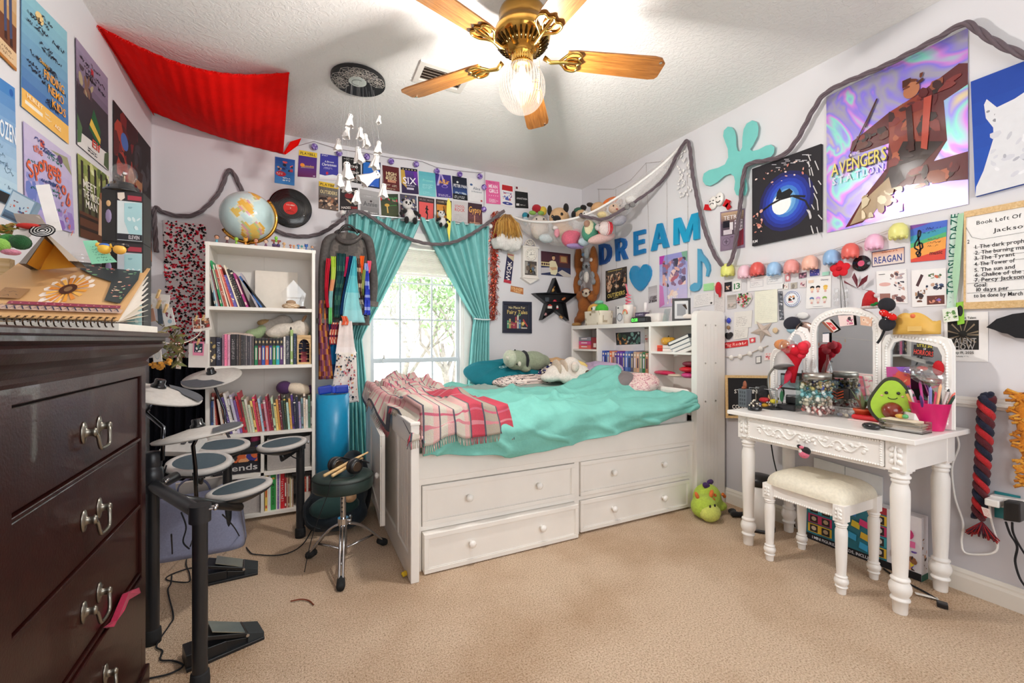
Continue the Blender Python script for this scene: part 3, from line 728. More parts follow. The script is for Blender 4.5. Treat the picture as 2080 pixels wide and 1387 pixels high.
#electronic drum kit
t=thing('electronic_drum_kit','black electronic drum kit on tubular rack in front of the bookcase','drums',(-.25,2.3,0))
A_,F_,D_,C_=V((-.488,2.072,0)),V((-.285,1.735,0)),V((-.34,2.82,0)),V((.018,2.806,0))
def leg(p,z,r=.022):
 b=B('202124','plastic');b.cyl((p.x,p.y,.0),(p.x,p.y,z),r,n=16)
 o=b.obj('leg',t);b=B('17181a','rubber');b.lathe([(r*1.25,0),(r*1.3,.02),(r*1.22,.05),(r*1.05,.055)],p,16);b.obj('rubber_foot',o);return o
for p,z in((A_,.69),(F_,.575),(D_,.55),(C_,.55)):leg(p,z)
def clamp(p,z0,z1,r,cup=0):
 b=B('26272b','plastic');b.cyl(p+V((0,0,z0)),p+V((0,0,z1)),r,n=18)
 if cup:b.lathe([(.03,.60),(.034,.62),(.034,.655),(.028,.66),(.03,.668),(.03,.69),(.026,.715),(.022,.72)],p,18)
 o=b.obj('clamp',t)
 for q in(-1,1):
  b=B('c9c9cc','chrome');b.ell(p+V((r+.012,q*.012,z1-.015)),.007,8);b.cyl(p+V((r*.8,q*.012,z1-.015)),p+V((r+.012,q*.012,z1-.015)),.004,n=6);b.obj('wing_bolt',o)
clamp(A_,.57,.62,.03,1);clamp(F_,.545,.60,.031);clamp(C_,.51,.56,.028);clamp(D_,.5,.57,.028)
b=B('303135','plastic');b.cyl(A_+V((0,0,.595)),F_+V((0,0,.572)),.021,n=16);b.obj('crossbar',t)
b=B('232428','plastic');b.cyl(A_+V((0,0,.58)),D_+V((0,0,.54)),.02,n=16);b.obj('crossbar',t)
b=B('1d1e21','plastic');b.cyl(D_+V((0,0,.525)),C_+V((0,0,.525)),.019,n=16);b.obj('crossbar',t)
RGT,FWD=V((CT,-ST,0)),V((ST,CT,0))
def tilt(roll,pitch):
 """a level disc leaned sideways (roll) and towards the stool (pitch)"""
 return V((0,0,1)).rotation_difference(V((0,0,1))+RGT*roll-FWD*pitch).to_matrix()
def pad(p,r,R3,arm):
 p=V(p)
 b=B('2a2b2e','plastic');b.lathe([(.03,-.06),(.06,-.05),(r*.85,-.03),(r*.98,-.018),(r*.99,-.012)],p,28,rot=R3);o=b.obj('drum_pad',t)
 b=B('b9b5b1','rubber');b.lathe([(r*.98,-.014),(r,-.006),(r*.985,.002),(r*.93,.006),(r*.80,.007),(r*.785,.003)],p,32,rot=R3);b.obj('rim',o)
 b=B('43535c','rubber');b.lathe([(.001,.0045),(r*.5,.0045),(r*.79,.0035)],p,32,rot=R3,cap=0);b.obj('drumhead',o)
 b=B('1b1c1e','plastic');b.tube([p-V((0,0,.05)),p-V((0,0,.085)),(p+V(arm))*.5-V((0,0,.045)),V(arm)],.018,10);b.obj('mount_arm',o)
pad(U(573,900,t=2.42),.125,tilt(-.06,.07),C_+V((0,0,.53)))
pad(U(452,904,t=2.26),.125,tilt(.05,.06),D_+V((.06,0,.53)))
pad(U(406,938,t=1.94),.125,tilt(.12,.10),A_*.6+D_*.4+V((0,0,.56)))
pad(U(487,990,t=1.9),.127,tilt(-.12,.03),A_*.4+F_*.6+V((0,0,.585)))
def cymbal(p,r,R3,a0,rod,seg=.9):
 p=V(p);b=B('c3beb8','rubber');n=40
 b.lathe([(r*.99,-.008),(r,-.004),(r*.6,.006),(r*.3,.016),(.02,.022)],p,n,rot=R3);b.lathe([(.02,-.004),(r*.99,-.010)],p,n,rot=R3,cap=0);o=b.obj('cymbal',t)
 b=B('56595f','rubber');pts=[]
 ch=r*.99*cos(seg)
 arc=[(r*.995*cos(a),r*.995*sin(a))for a in[a0-seg+2*seg*k/16 for k in range(17)]]
 inn=[(ch*.62/cos(a-a0)*cos(a)if 0 else r*.5*cos(a),r*.5*sin(a))for a in[a0+seg*.62-seg*1.24*k/8 for k in range(9)]]
 pts=arc+inn;m=len(pts)
 zf=lambda q:.0105 if q>r*.8 else .0105
 vs=[p+R3@V((x,y,(.012-.014*(math.hypot(x,y)/r-.5))))for x,y in pts]
 b.q(vs,[tuple(range(m))]);b.obj('rubber_pad',o)
 b=B('17181a','gloss');b.lathe([(.026,.018),(.026,.03),(.019,.036),(.019,.05),(.016,.054)],p,16,rot=R3);b.obj('wing_nut',o)
 b=B('4a4b50','chrome');b.tube([p+R3@V((0,0,-.005))]+[V(q)for q in rod],.0075,8);b.obj('stand_rod',o)
def cang(dx,dy):
 d=RGT*dx+FWD*dy;return math.atan2(d.y,d.x)
pc=U(431,765,t=2.55);cymbal(pc,.15,tilt(.03,.36),cang(0,-1),[pc-V((0,0,.06))+FWD*.02,pc-V((-.06,0,.2)),pc-V((-.07,0,.33)),D_+V((0.05,-.1,.55))],1.0)
pc=U(404,878,t=1.71);cymbal(pc,.15,tilt(-.14,.02),cang(1,.35),[U(392,905,t=1.71),U(397,950,t=1.73),U(399,1020,t=1.75)],1.0)
pc=U(318,797,t=1.72);cymbal(pc,.155,tilt(.30,-.05),cang(.5,1),[U(312,815,t=1.72),U(296,838,t=1.70),U(332,868,t=1.66),U(330,935,t=1.65)],.9)
b=B('c5c4c0','plastic');q=U(372,905,t=2.05);b.box(q,(.16,.10,.03),rot=RZ(-.5)@RX(.6));o=b.obj('sound_module',t)
b=B('3a3c40','plastic')
for i in range(4):b.box(q+RZ(-.5)@RX(.6)@V((-.05+.03*i,.01*(i%2),.018)),(.018,.012,.006),rot=RZ(-.5)@RX(.6))
b.obj('buttons',o)
#pedals, cables, throne
def pedal(p0,p1,z,label):
 p0,p1=V((p0 .x,p0 .y,0)),V((p1 .x,p1 .y,0));d=(p1-p0).normalized();s=V((-d.y,d.x,0));L=(p1-p0).length;up=V((0,0,1))
 t=thing('drum_pedal',label,'pedal',(p0+p1)/2)
 def hexa(b,a0,a1,w0,w1,z0a,z0b,z1a,z1b):b.q([p0+d*a+s*w+up*zz for a,zs in((a0,(z0a,z1a)),(a1,(z0b,z1b)))for w in(w0,w1)for zz in zs],[(0,1,3,2),(4,6,7,5),(0,4,5,1),(2,3,7,6),(0,2,6,4),(1,5,7,3)])
 b=B('1c1d1f','plastic');hexa(b,0,L,-.05,.05,0,0,.012,.012);hexa(b,.0,.12,-.042,.042,.012,.012,.055,.05);hexa(b,.12,L*.9,-.035,-.02,.01,.01,.045,.02);b.obj('base',t,bev=.002)
 b=B('17181a','plastic');hexa(b,.04,L*.76,-.045,.045,z,.035,z+.015,.05);fo=b.obj('footboard',t,bev=.002)
 b=B('b9c2bd','steel');hexa(b,.075,L*.74,-.041,.041,z+.0135,.0505,z+.0165,.0535);b.obj('metal_plate',fo)
 b=B('2c3032','rubber');hexa(b,L*.77,L,-.045,.045,.0,.0,.05,.028);b.obj('heel_rest',t,bev=.003)
 b=B('c9c9cc','chrome');b.cyl(p0+d*L*.765-s*.05+up*.042,p0+d*L*.765+s*.05+up*.042,.006,n=8);b.obj('hinge',t)
pedal(FL(374,1352),FL(530,1286),.088,'drum pedal with bright metal plate on the carpet nearest the front drum leg')
pedal(FL(400,1186),FL(524,1158),.08,'darker drum pedal farther back under the drum pads')
def cable(name,label,pts,r,col,par=None,m='rubber',cat='cable',grp=None):
 b=B(col,m);b.tube(spline(pts,6),r,6);return b.obj(name,par,label,None if par else cat,grp)
G=lambda*p:[FL(x,y,.006)for x,y in p]
cable('pedal_cable','thin black cable looping over the carpet to the front pedal',[U(348,1085,t=1.75)]+G((350,1130),(348,1180),(341,1200),(352,1250),(345,1268),(318,1310),(330,1322),(326,1340),(352,1342),(372,1352),(345,1368),(302,1378)),.003,'15161a')
cable('pedal_cable','black cable looping on the carpet beside the rear pedal',[U(385,1045,t=2.0),U(393,1085,t=2.1)]+G((383,1120),(378,1145),(385,1165),(382,1182),(340,1178),(345,1168),(385,1154),(410,1155)),.003,'15161a')
cable('pad_cable','thin black cable running over carpet from the drum kit toward the stool',[U(452,1045,t=1.75),U(475,1070,t=2.1)]+G((490,1095),(505,1118),(520,1126),(575,1126),(615,1105),(640,1062),(652,1035)),.003,'15161a')
cable('pad_cable','short black cable hanging below the rightmost drum pad',[U(583,912,t=2.42),U(592,926,t=2.45),U(606,931,t=2.46),U(614,922,t=2.47),U(612,905,t=2.5)],.003,'15161a')
for lab,pp in(('thin cable dangling left of the drum rack tee',[(338,945),(325,985),(302,1000),(305,1060),(310,1090)]),('thin cable hanging from middle of the grey crossbar',[(368,1040),(378,1070),(372,1100),(385,1115)]),('cable running down beside the drum rack rod',[(392,960),(396,1000),(392,1055),(398,1075)])):
 cable('pad_cable',lab,[U(x,y,t=1.8)for x,y in pp],.003,'15161a')
F1,F2,F3=FL(628,1135),FL(692,1200),FL(780,1108);TC=(F1+F2+F3)/3;TC.z=0
ts=U(697,968,t=(TC.x*ST+TC.y*CT));TZ=ts.z+.0
TC=V((ts.x,ts.y,0))
t=thing('drum_throne','round black drum stool on a chrome tripod beside the bed','stool',TC)
b=B('22332f','leather');r=.146
b.lathe([(.10,TZ-.055),(r*.97,TZ-.055),(r,TZ-.045),(r*1.005,TZ-.02),(r,TZ+.0),(r*.97,TZ+.012),(r*.8,TZ+.02),(.01,TZ+.022)],TC,36);s_=b.obj('seat',t)
b=B('16201e','leather');b.lathe([(r*1.0,TZ+.000),(r*1.02,TZ+.004),(r*.99,TZ+.009)],TC,36,cap=0);b.obj('piping',s_)
b=B('c9c9cc','chrome');b.cyl(TC+V((0,0,.10)),TC+V((0,0,TZ-.05)),.014,n=14);p_=b.obj('post',t)
b=B('222222','plastic')
for i in range(5):b.ell(TC-FWD*.0135+V((0,0,TZ-.085-i*.022)),(.005,.003,.005),8)
b.obj('post_holes',p_)
b=B('d2d2d4','chrome');b.cyl(TC+V((0,0,.05)),TC+V((0,0,.21)),.019,n=16);b.cyl(TC+V((0,0,.20)),TC+V((0,0,.235)),.026,n=16);b.ell(TC+V((.03,-.01,.22)),.011,8);b.obj('collar',t)
for Fp in(F1,F2,F3):
 Fp=V((Fp.x,Fp.y,.02));d=(Fp-TC);d.z=0;u_=d.normalized();sd=V((-u_.y,u_.x,0))
 b=B('cfcfd2','chrome')
 for q in(-.008,.008):b.tube(spline([TC+u_*.025+sd*q+V((0,0,.20)),TC+d*.4+sd*q+V((0,0,.165)),TC+d*.75+sd*q+V((0,0,.085)),Fp+sd*q],5),.0065,6)
 b.tube([TC+u_*.02+V((0,0,.075)),TC+d*.72+V((0,0,.085))],.006,6)
 l=b.obj('leg',t);b=B('17181a','rubber');b.tube([Fp-u_*.035+V((0,0,.022)),Fp,Fp+u_*.012-V((0,0,.004))],[.017,.02,.017],8);b.obj('rubber_foot',l)
for(a,c),lab in((((657,995),(748,918)),'longer pale wooden drumstick lying in front on the black stool'),(((674,972),(737,930)),'pale wooden drumstick lying behind on the black stool')):
 tq=(TC.x*ST+TC.y*CT);p,q=U(*a,t=tq-.10),U(*c,t=tq+.09);p.z=max(p.z,TZ+.034);q.z=max(q.z,TZ+.034)
 b=B('d9bf92','pine');d=q-p;b.tube([p,p+d*.02,p+d*.7,p+d*.93,p+d*.96,q],[.006,.0085,.0085,.0045,.006,.003],8);b.obj('drumstick',None,lab,'drumstick','drumsticks on the stool')
t=thing('headphones','black over-ear headphones lying on the black drum stool seat','headphones',TC+V((.02,0,TZ+.02)))
tq=(TC.x*ST+TC.y*CT)
pa,pb=U(684,945,t=tq-.02),U(722,943,t=tq-.045);pa.z=pb.z=TZ+.066
ax=(RGT*.8-FWD*.6).normalized()
for p,sg in((pa,-1),(pb,1)):
 Rr=V((0,0,1)).rotation_difference(ax if sg>0 else ax).to_matrix()
 b=B('1a1a1c','plastic');b.lathe([(.01,.016),(.03,.016),(.036,.01),(.038,0),(.036,-.006)],p,20,rot=Rr);e=b.obj('ear_cup',t)
 b=B('2a2627','leather');b.lathe([(.036,-.006),(.04,-.012),(.038,-.022),(.026,-.024),(.022,-.014)],p,20,rot=Rr);b.obj('ear_pad',e)
 b=B('6a5f55','steel');b.lathe([(.024,.0165),(.024,.018),(.02,.018)],p,20,rot=Rr);b.obj('trim_ring',e)
b=B('1c1c1e','plastic');b.tube(spline([pa+V((0,0,.03)),pa+FWD*.06+V((0,0,.02)),(pa+pb)/2+FWD*.13+V((0,0,-.01)),pb+FWD*.07+RGT*.04+V((0,0,.0)),pb+RGT*.03+V((0,0,.03))],6),.009,8,flat=.5);b.obj('headband',t)
b=B('15161a','rubber');b.tube(spline([pb-V((0,0,.03)),pb-FWD*.05-V((0,0,.04)),TC-FWD*.13+RGT*.0+V((0,0,TZ+.028)),TC-FWD*.16-RGT*.01+V((0,0,TZ-.03)),TC-FWD*.12-RGT*.1+V((0,0,.2)),TC-RGT*.15-FWD*.1+V((0,0,.01))],6),.002,5);b.obj('cord',t)
#floor: backpack, shoe, blue roll, bow, tote bag, paper
bp=FL(715,1050);bp=V((.22,2.86,0))
t=thing('backpack','dark navy and green backpack slumped on the floor behind the drum stool','bag',bp)
b=B('14222c','fabric');b.ell(bp+V((0,0,.15)),(.17,.13,.16),16);b.ell(bp+V((.10,.06,.25)),(.10,.11,.2),14);b.ell(bp+V((-.08,.02,.10)),(.12,.12,.12),14);b.ell(bp+V((.02,-.06,.09)),(.16,.10,.09),14);b.obj('body',t,remesh=.018)
b=B('1d3a38','fabric');b.ell(bp+V((-.02,-.10,.16)),(.14,.06,.07),14);b.obj('front_pocket',t)
b=B('101820','fabric');b.tube(spline([bp+V((-.12,-.08,.26)),bp+V((-.18,-.12,.2)),bp+V((-.17,-.12,.1)),bp+V((-.1,-.13,.05))],5),.012,6,flat=.4);b.obj('strap',t)
b=B('8e9296','steel');b.ell(bp+V((.06,-.145,.10)),(.015,.006,.018),8);b.obj('buckle',t)
t=thing('shoe','tan laced leather shoe stuffed in the dark backpack','shoe',bp+V((.05,-.14,.2)))
b=B('c29a72','leather');p=bp+V((.06,-.135,.27));b.ell(p,(.038,.035,.065),14,rot=RX(-.3));b.ell(p+V((0,-.01,-.05)),(.04,.04,.035),12);b.obj('upper',t,remesh=.008)
b=B('f0e8da','fabric')
for i in range(4):b.tube([p+V((-.015,-.04+.002*i,-.03+i*.015)),p+V((0,-.047+.002*i,-.026+i*.015)),p+V((.015,-.04+.002*i,-.03+i*.015))],.002,5)
b.obj('laces',t)
b=B('11131a','fabric');p=V((.36,3.02,.16));b.ell(p,(.09,.12,.20),14);b.ell(p+V((-.06,-.02,-.07)),(.1,.1,.09),12);b.obj('dark_bundle',None,'dark navy bundle of clothing against the bed foot panel','clothing',remesh=.018)
t=thing('foam_roll','bright blue rolled mat standing beside the bookcase','mat',(.24,3.5,0))
b=B('1593c4','plastic');b.lathe([(.11,0),(.112,.75),(.106,.75),(.1,.745)],(.235,3.42,0),30);b.obj('roll',t)
t=thing('bow','shiny royal blue bow lying on top of the blue mat roll','bow',(.25,3.36,.75))
b=B('1f3fae','gloss');q=V((.235,3.37,.785));
for s in(-1,1):b.box(q+V((s*.055,0,.0)),(.095,.05,.058),rot=RY(s*.06-.08))
b.obj('loops',t,bev=.012)
b=B('2b4cc4','gloss');b.box(q,(.025,.06,.05));b.obj('knot',t,bev=.008)
b=B('4d4f7c','fabric');P=lambda x,y,z=0:V((x,y,z))
t=thing('tote_bag','slate blue canvas tote bag slumped in front of the bookcase','bag',(-.45,2.85,0))
b=B('8c90aa','fabric')
def tote(u,v):
 a=2*pi*u;x=math.copysign(abs(cos(a))**.4,cos(a));y=math.copysign(abs(sin(a))**.4,sin(a));k=1-.12*v+.06*sin(3*a)*v
 return(-.475+.215*x*k-.02*v,2.905+.12*y*k+.02*sin(5*a)*v,.34*v*(1-.08*sin(2*a)))
b.grid(tote,48,12);b.obj('body',t,solid=.004)
b=B('6c708c','fabric')
for dy in(-.08,):b.tube(spline([(-.56,2.905+dy,.30),(-.55,2.88+dy,.38),(-.49,2.87+dy,.42),(-.43,2.88+dy,.38),(-.41,2.905+dy,.30)],5),.012,6,flat=.35)
b.obj('handle',t)
b=B('e9ded2','paper');b.box((-.47,2.9,.33),(.22,.012,.1),rot=RX(.3)@RZ(.1));b.obj('notebook',None,'pale notebook poking out of the slate tote bag','notebook')
b=B('e8e2dc','paper');b.box(FL(632,1052,.003),(.14,.1,.002),rot=RZ(.4));b.obj('paper_sheet',None,'loose white paper sheet on carpet at the bookcase corner','paper')
b=B('7a3a22','rubber');b.tube(spline(G((590,1221),(612,1217),(628,1220),(637,1228)),5),.003,5);b.obj('hair_tie',None,'thin rust brown cord scrap on the carpet before the bed','cord')
#things on the bookcase
NUM='first second third fourth fifth sixth seventh eighth ninth tenth eleventh twelfth thirteenth fourteenth fifteenth sixteenth seventeenth eighteenth nineteenth twentieth'.split()
def nth(i):return NUM[i]if i<20 else('twenty-'+NUM[i-20]if i<29 else('thirtieth' if i==29 else 'thirty-'+NUM[i-30]if i<39 else 'fortieth' if i==39 else 'forty-'+NUM[i-40]))
def book(x,z,y,w,h,d,col,lean=0,D=None,label='',group=None,name='book',pages='e8e0d0',axis='y'):
 """spine faces the room (-y) at plane y; x left edge at bottom, lean tips the top to the left (+) about the bottom left corner"""
 T=MX.Translation((x,y,z))@MX.Rotation(lean,4,'Y')
 b=B(col,'card');b.T=T;b.bx(0,w,0,d,0,h);
 b.bx(w*.12,w*.88,.003,d-.002,h-.002,h+.0006,pages)
 if D:flat(b,[(0,0,h),(w,0,h),(w,0,0),(0,0,0)],(0,-1,0),D,.0003)
 return b.obj(name,None,label,'book',group)
def spine(col2,kind,seed):
 r=random.Random(seed)
 if kind==0:return[('t','abcdefghij'[:0]or ''.join(r.choice('aeionrst')for _ in range(0))or ' ',.5,.5,.1,col2)]
 if kind==1:return[('r',.25,.18,.75,.62,col2),('r',.2,.85,.8,.93,col2)]
 if kind==2:return[('r',.0,.06,1,.10,col2),('s',.3,.2,.7,.75,9,col2,seed,.12)]
 if kind==3:return[('s',.2,.15,.8,.8,12,col2,seed,.14)]
 if kind==4:return[('b',0,.05,1,.9,14,[col2,'d8c8a8','3a3434'],seed,.3)]
 return[('r',0,.0,1,.28,'222022'),('r',.3,.35,.7,.8,col2),('e',.5,.14,.25,.05,'c8b080')]
def xs(px,z):return U(px,700,Y=SHY+.02).x
def row(z,items,group,shelfname,y=SHY+.025):
 for i,it in enumerate(items):
  px0,px1,ytop,col,lean,k,c2,desc=it;x0,x1=xs(px0,z),xs(px1,z)
  tt=y*1.0/(CT-((px0-CX)/FPX)*ST);h=CAMH+(CY-ytop)/FPX*tt-z
  book(x0,z,y+RN.uniform(0,.012),max(.006,x1-x0-.0012),h/max(.85,cos(lean)),RN.uniform(.15,.19),col,lean,spine(c2,k,i+int(z*100))if k else None,'%s, %s from the left on the %s'%(desc,nth(i),shelfname),group)
Z=SHZ[4];f=lambda q:400+q/4.954
A1=[(175,190,'27414e','slim dark teal folder',335,1),(190,206,'a4d0de','pale blue folder',282,1),(206,218,'e9e2da','white folder',300,2),(218,231,'8a4250','maroon book',340,3),(238,258,'1f9a5a','tall green folder',250,1),(262,276,'f0e8e0','white folder',290,2),(276,302,'b4503f','brick red book',340,4),(303,322,'efe2d0','cream folder',290,1),(322,332,'23242e','thin black binder',300,0),(333,350,'ecb094','peach folder',292,2),(350,372,'c04a42','red notebook',295,2),(372,410,'6a63b4','short violet book',395,4),(412,430,'efe4cc','cream notebook',300,0),(430,462,'3a3230','dark brown binder',340,3),(463,492,'171718','black spiral notebook',350,2),(494,520,'b03a80','magenta folder',380,1)]
for i,(a,c,col,desc,top,k)in enumerate(A1):
 lean=-(.15+.012*i);z=Z;x0,x1=xs(f(a),z),xs(f(c),z);tt=(SHY+.03)/(CT-((f(a)-CX)/FPX)*ST);h=CAMH+(CY-(480+top/4.954))/FPX*tt-z
 book(x0,z,SHY+.03+.004*(i%3),max(.004,x1-x0-.001)*cos(lean),h/cos(lean),.21,col,-lean*-1,spine('e8dcc8',k,i)if k else None,'%s, %s from the left leaning on the upper shelf'%(desc,nth(i)),'leaning folders on the upper shelf')
for a,c,h,col,lean,lab in((545,575,.23,'a9a2ac',-.42,'grey curled magazine slumping on the upper shelf'),(585,600,.225,'2f62a4',-.56,'blue slim binder leaning over on the upper shelf'),(615,628,.20,'1d1d20',-.62,'black folder leaning farthest over on upper shelf')):
 T_=xs(f(a),Z);book(T_+.03,Z,SHY+.03,.012,h,.2,col,lean,None,lab)
b=B('eee6da','paper');b.T=MX.Translation((0,0,0));b.box((-.125,3.43,Z+.135),(.26,.012,.27),rot=RX(-.1));b.obj('canvas_board',None,'blank white canvas board leaning at the back of the upper shelf','board')
b=B('e8f0f0','window_glass');q=V((.0,3.33,Z+.001));o_=[(-.06,.0),(.06,0),(.085,.11),(.0,.20),(-.085,.11)]
b.ext([(x*.9,y)for x,y in o_],q+V((-.02,0,0)),(1,0,0),(0,0,1),.03);b.obj('glass_prism',None,'faceted clear glass house shape on the upper shelf','ornament')
b=B('cdb496','matte');q=V((-.035,3.26,Z));b.ell(q+V((0,0,.02)),(.055,.04,.022),16,col=lambda c:('cdb496','b89a78','e0ccb0')[int(abs(c.x*90)+abs(c.z*200))%3]);b.ell(q+V((0,0,.045)),(.03,.02,.016),12,col='a88a6c');b.obj('seashell',None,'ribbed tan seashell resting on the upper shelf front','shell')
t=thing('glass_cloche','tiny clear glass dome on a dark base on the upper shelf','ornament',(.035,3.25,Z))
b=B('4a3d38','matte');b.lathe([(.03,0),(.03,.006),(.018,.008),(.018,.018),(.012,.02)],(.035,3.25,Z),18);b.obj('base',t)
b=B('e8f0f0','clear_glass');b.lathe([(.02,.02),(.022,.05),(.018,.075),(.008,.088),(.004,.1),(.002,.105)],(.035,3.25,Z),18,cap=0);b.obj('dome',t)
Z=SHZ[3]
g2=lambda a,c,top,col,k,c2,d:(f(a),f(c),480+top/4.954,col,0,k,c2,d)
I2=[g2(100,188,1010,'332e31',4,'a8925c','thick black hardback with gilt ornament'),g2(190,246,1020,'1f2238',3,'c8d0e0','navy hardback with white script'),g2(250,274,990,'8c6c7e',3,'4a3040','mauve paperback'),g2(275,304,985,'ea7ba0',3,'a83060','bright pink paperback'),g2(306,334,990,'d9a4ba',3,'8a5a70','pale pink paperback'),g2(340,394,985,'2b272a',3,'c0b8b8','thick black paperback with red foot')]
for i in range(8):I2 .append(g2(397+i*22.4,418+i*22.4,985+i*3,('4a4346','5b4d45','3c3a3f','4d4a4c','6a6468','44414a','77717a','5a5050')[i],3,('b8aca0','a09890')[i%2],'grey-black patterned paperback'))
for i,(c,n_)in enumerate((('1f7a50','green'),('7a2c40','maroon'),('3453a6','blue'),('d2583c','orange'),('34408a','indigo'),('3c8a40','leaf green'),('2fabb8','turquoise'),('54306a','purple'))):I2 .append((f(578+i*36.5),f(613+i*36.5),480+1025/4.954,c,0,5,'d8d0c0','black-topped %s paperback'%n_))
I2+=[g2(871,893,1010,'e2ded6',3,'6a6a70','slim white book'),g2(896,935,1000,'3c404a',3,'e8e4e0','charcoal book with white lettering'),g2(940,970,940,'9cba70',1,'e8e8dc','tallest green and white book'),g2(973,1003,978,'1e2d4a',3,'a8b8d0','navy slim book')]
row(Z,I2,'novels on the second shelf','second shelf')
t=thing('book_nook','miniature tan arched library diorama at the right end of second shelf','diorama',(.035,3.2,Z))
x0,x1=xs(f(1008),Z),.085
b=B('d2b090','pine');b.bx(x0,x0+.01,SHY+.02,SHY+.14,Z,Z+.19);b.bx(x1-.01,x1,SHY+.02,SHY+.14,Z,Z+.19);b.bx(x0,x1,SHY+.02,SHY+.14,Z,Z+.012);b.bx(x0,x1,SHY+.02,SHY+.14,Z+.178,Z+.19)
w_=x1-x0;cxm=(x0+x1)/2
arch=[(-w_/2,.10)]+[(-w_*.4*cos(a),.115+.05*sin(a))for a in[pi*k/10 for k in range(11)]]+[(w_/2,.10),(w_/2,.18),(-w_/2,.18)]
b.ext(arch,(cxm,SHY+.024,Z),(1,0,0),(0,0,1),.006,'e2c6a6');b.bx(x0,x1,SHY+.014,SHY+.02,Z+.172,Z+.192,'e0c2a2');b.bx(x0+.015,x1-.015,SHY+.012,SHY+.014,Z+.176,Z+.188,'8a5a4a');b.obj('arch_case',t)
b=B('2e3250','matte');b.bx(x0+.01,x1-.01,SHY+.13,SHY+.138,Z+.012,Z+.178);flat(b,[(x0+.01,SHY+.13,Z+.178),(x1-.01,SHY+.13,Z+.178),(x1-.01,SHY+.13,Z+.012),(x0+.01,SHY+.13,Z+.012)],(0,-1,0),[('b',0,0,1,1,40,['4a5a8a','7a3a4a','c8a070','2a2a44','9a7a5a'],5,.09)]);b.obj('painted_backdrop',t)
b=B('d8a878','pine')
for i in range(4):b.bx(x0+.012,x0+.03,SHY+.05,SHY+.12,Z+.03+i*.035,Z+.034+i*.035);b.bx(x1-.03,x1-.012,SHY+.05,SHY+.12,Z+.03+i*.035,Z+.034+i*.035)
b.obj('tiny_shelves',t)
b=B('8a2f3c','matte');b.bx(cxm-.02,cxm+.02,SHY+.06,SHY+.1,Z+.012,Z+.05);b.bx(cxm-.02,cxm+.02,SHY+.09,SHY+.1,Z+.05,Z+.08);b.obj('tiny_armchair',t)
def plush(name,label,col,parts,feats=(),vox=.012,cat='plush toy',group=None,loc=None):
 """soft toy: body of merged ellipsoids [(centre, radii, rot)], features as parts"""
 lo=V(parts[0][0])if loc is None else V(loc);t=thing(name,label,cat,lo,group)
 b=B(col,solidm('plush',col))
 for p in parts:b.ell(p[0],p[1],12,rot=p[2]if len(p)>2 else None)
 b.obj('body',t,remesh=vox,smooth=4)
 for nm,c,m,ps in feats:
  b=B(c,solidm(m,c)if m=='plush' else m)
  for p in ps:b.ell(p[0],p[1],10,rot=p[2]if len(p)>2 else None)
  b.obj(nm,t)
 return t
zt=Z+.185
plush('plush_goat','white shaggy soft toy with horn lying over the second shelf books','e6ddd0',[((-.06,3.30,zt+.04),(.10,.07,.05)),((.02,3.29,zt+.045),(.06,.06,.07)),((-.12,3.3,zt+.02),(.07,.06,.035))],[('horn','8a6a4c','matte',[((.045,3.26,zt+.12),(.01,.01,.028),RY(.5))]),('dark_eye','2a2424','gloss',[((-.035,3.235,zt+.05),(.006,.004,.012))])])
plush('plush_elephant','pale grey soft toy slumped behind the second shelf books','bdb6ae',[((-.14,3.38,zt+.05),(.10,.06,.07)),((-.08,3.37,zt+.10),(.06,.05,.05))])
plush('plush_dragon','small green and tan soft toy peeking above dark novels','9fb489',[((-.25,3.34,zt+.015),(.06,.05,.035)),((-.20,3.36,zt+.05),(.04,.04,.03))],[('tan_wing','b09060','plush',[((-.19,3.37,zt+.09),(.05,.03,.025))])])
plush('plush_snake','pale pink and cream soft toy lying flat along the shelf','e4cfc4',[((-.36,3.33,zt+.0),(.08,.05,.025)),((-.29,3.32,zt+.0),(.05,.05,.02))])
plush('plush_lizard','light green soft toy tail over the right books','b9c99a',[((.035,3.33,zt+.02),(.06,.03,.02)),((-.01,3.33,zt+.04),(.04,.03,.025))])
Z=SHZ[2];f7=lambda q:400+q/4.081
L3='3c5a94,e4dcd4,a84a44,e8dcd0,9a6a4a,2f2a3a,5c4a8a,ece6e0,e6e0e4,c8c0d8,7a5a9a,c8283a,b83040,a0a888,e4dcd0,c8d4bc,e8c070,e0406a,b04a3a,a8c4d8,c03848,c890a0,a02840,8a2038,b8d0b0,e4c878,e09848,6a2a3a,2f4038,34442c,b0d4c8,d8a050,5a3a8a,1e2438,2a2c48,b0a0c8,7a98a0,e8d4c0,ece8e4,5c8a74,e8e4e0,8f8a86'.split(',')
NM3='blue,white,brick red,cream,brown,dark violet,purple,white,pale white,lavender,plum,red,crimson,sage,cream,pale green,yellow,hot pink,rust,light blue,red,dusty pink,maroon,dark maroon,mint,straw yellow,orange,wine,dark green,forest green,aqua,ochre,violet,midnight,navy,lilac,grey teal,peach,white,green,white,grey'.split(',')
for i,c in enumerate(L3):
 q=(78+i*21.6+(6 if i>3 else 0));lean=.25*min(1,i/5.)*(1-i/42.)if i<36 else .03*(40-i)/4
 h=(.235 if i<14 else .2)+.012*((i*7)%5-2);w=20.5/4.081/322
 xx=xs(f7(q+(18 if i<20 else 8)),Z)
 xx=-.47+i*.0133+(0.02 if i>2 else 0)
 book(xx,Z,SHY+.03+.004*(i%3),.0122,h,.16,c,-lean,spine(('f4ece0','2a2a30','e8c860')[i%3]if i%4 else '3a3434',1+i%4,i),'%s paperback, %s from the left on the crammed third shelf'%(NM3[i],nth(i)),'books crammed on the third shelf')
t=thing('travel_pillow','purple pouch wrapped in cream cloth on top of the third shelf books','pouch',(-.02,3.3,Z+.24))
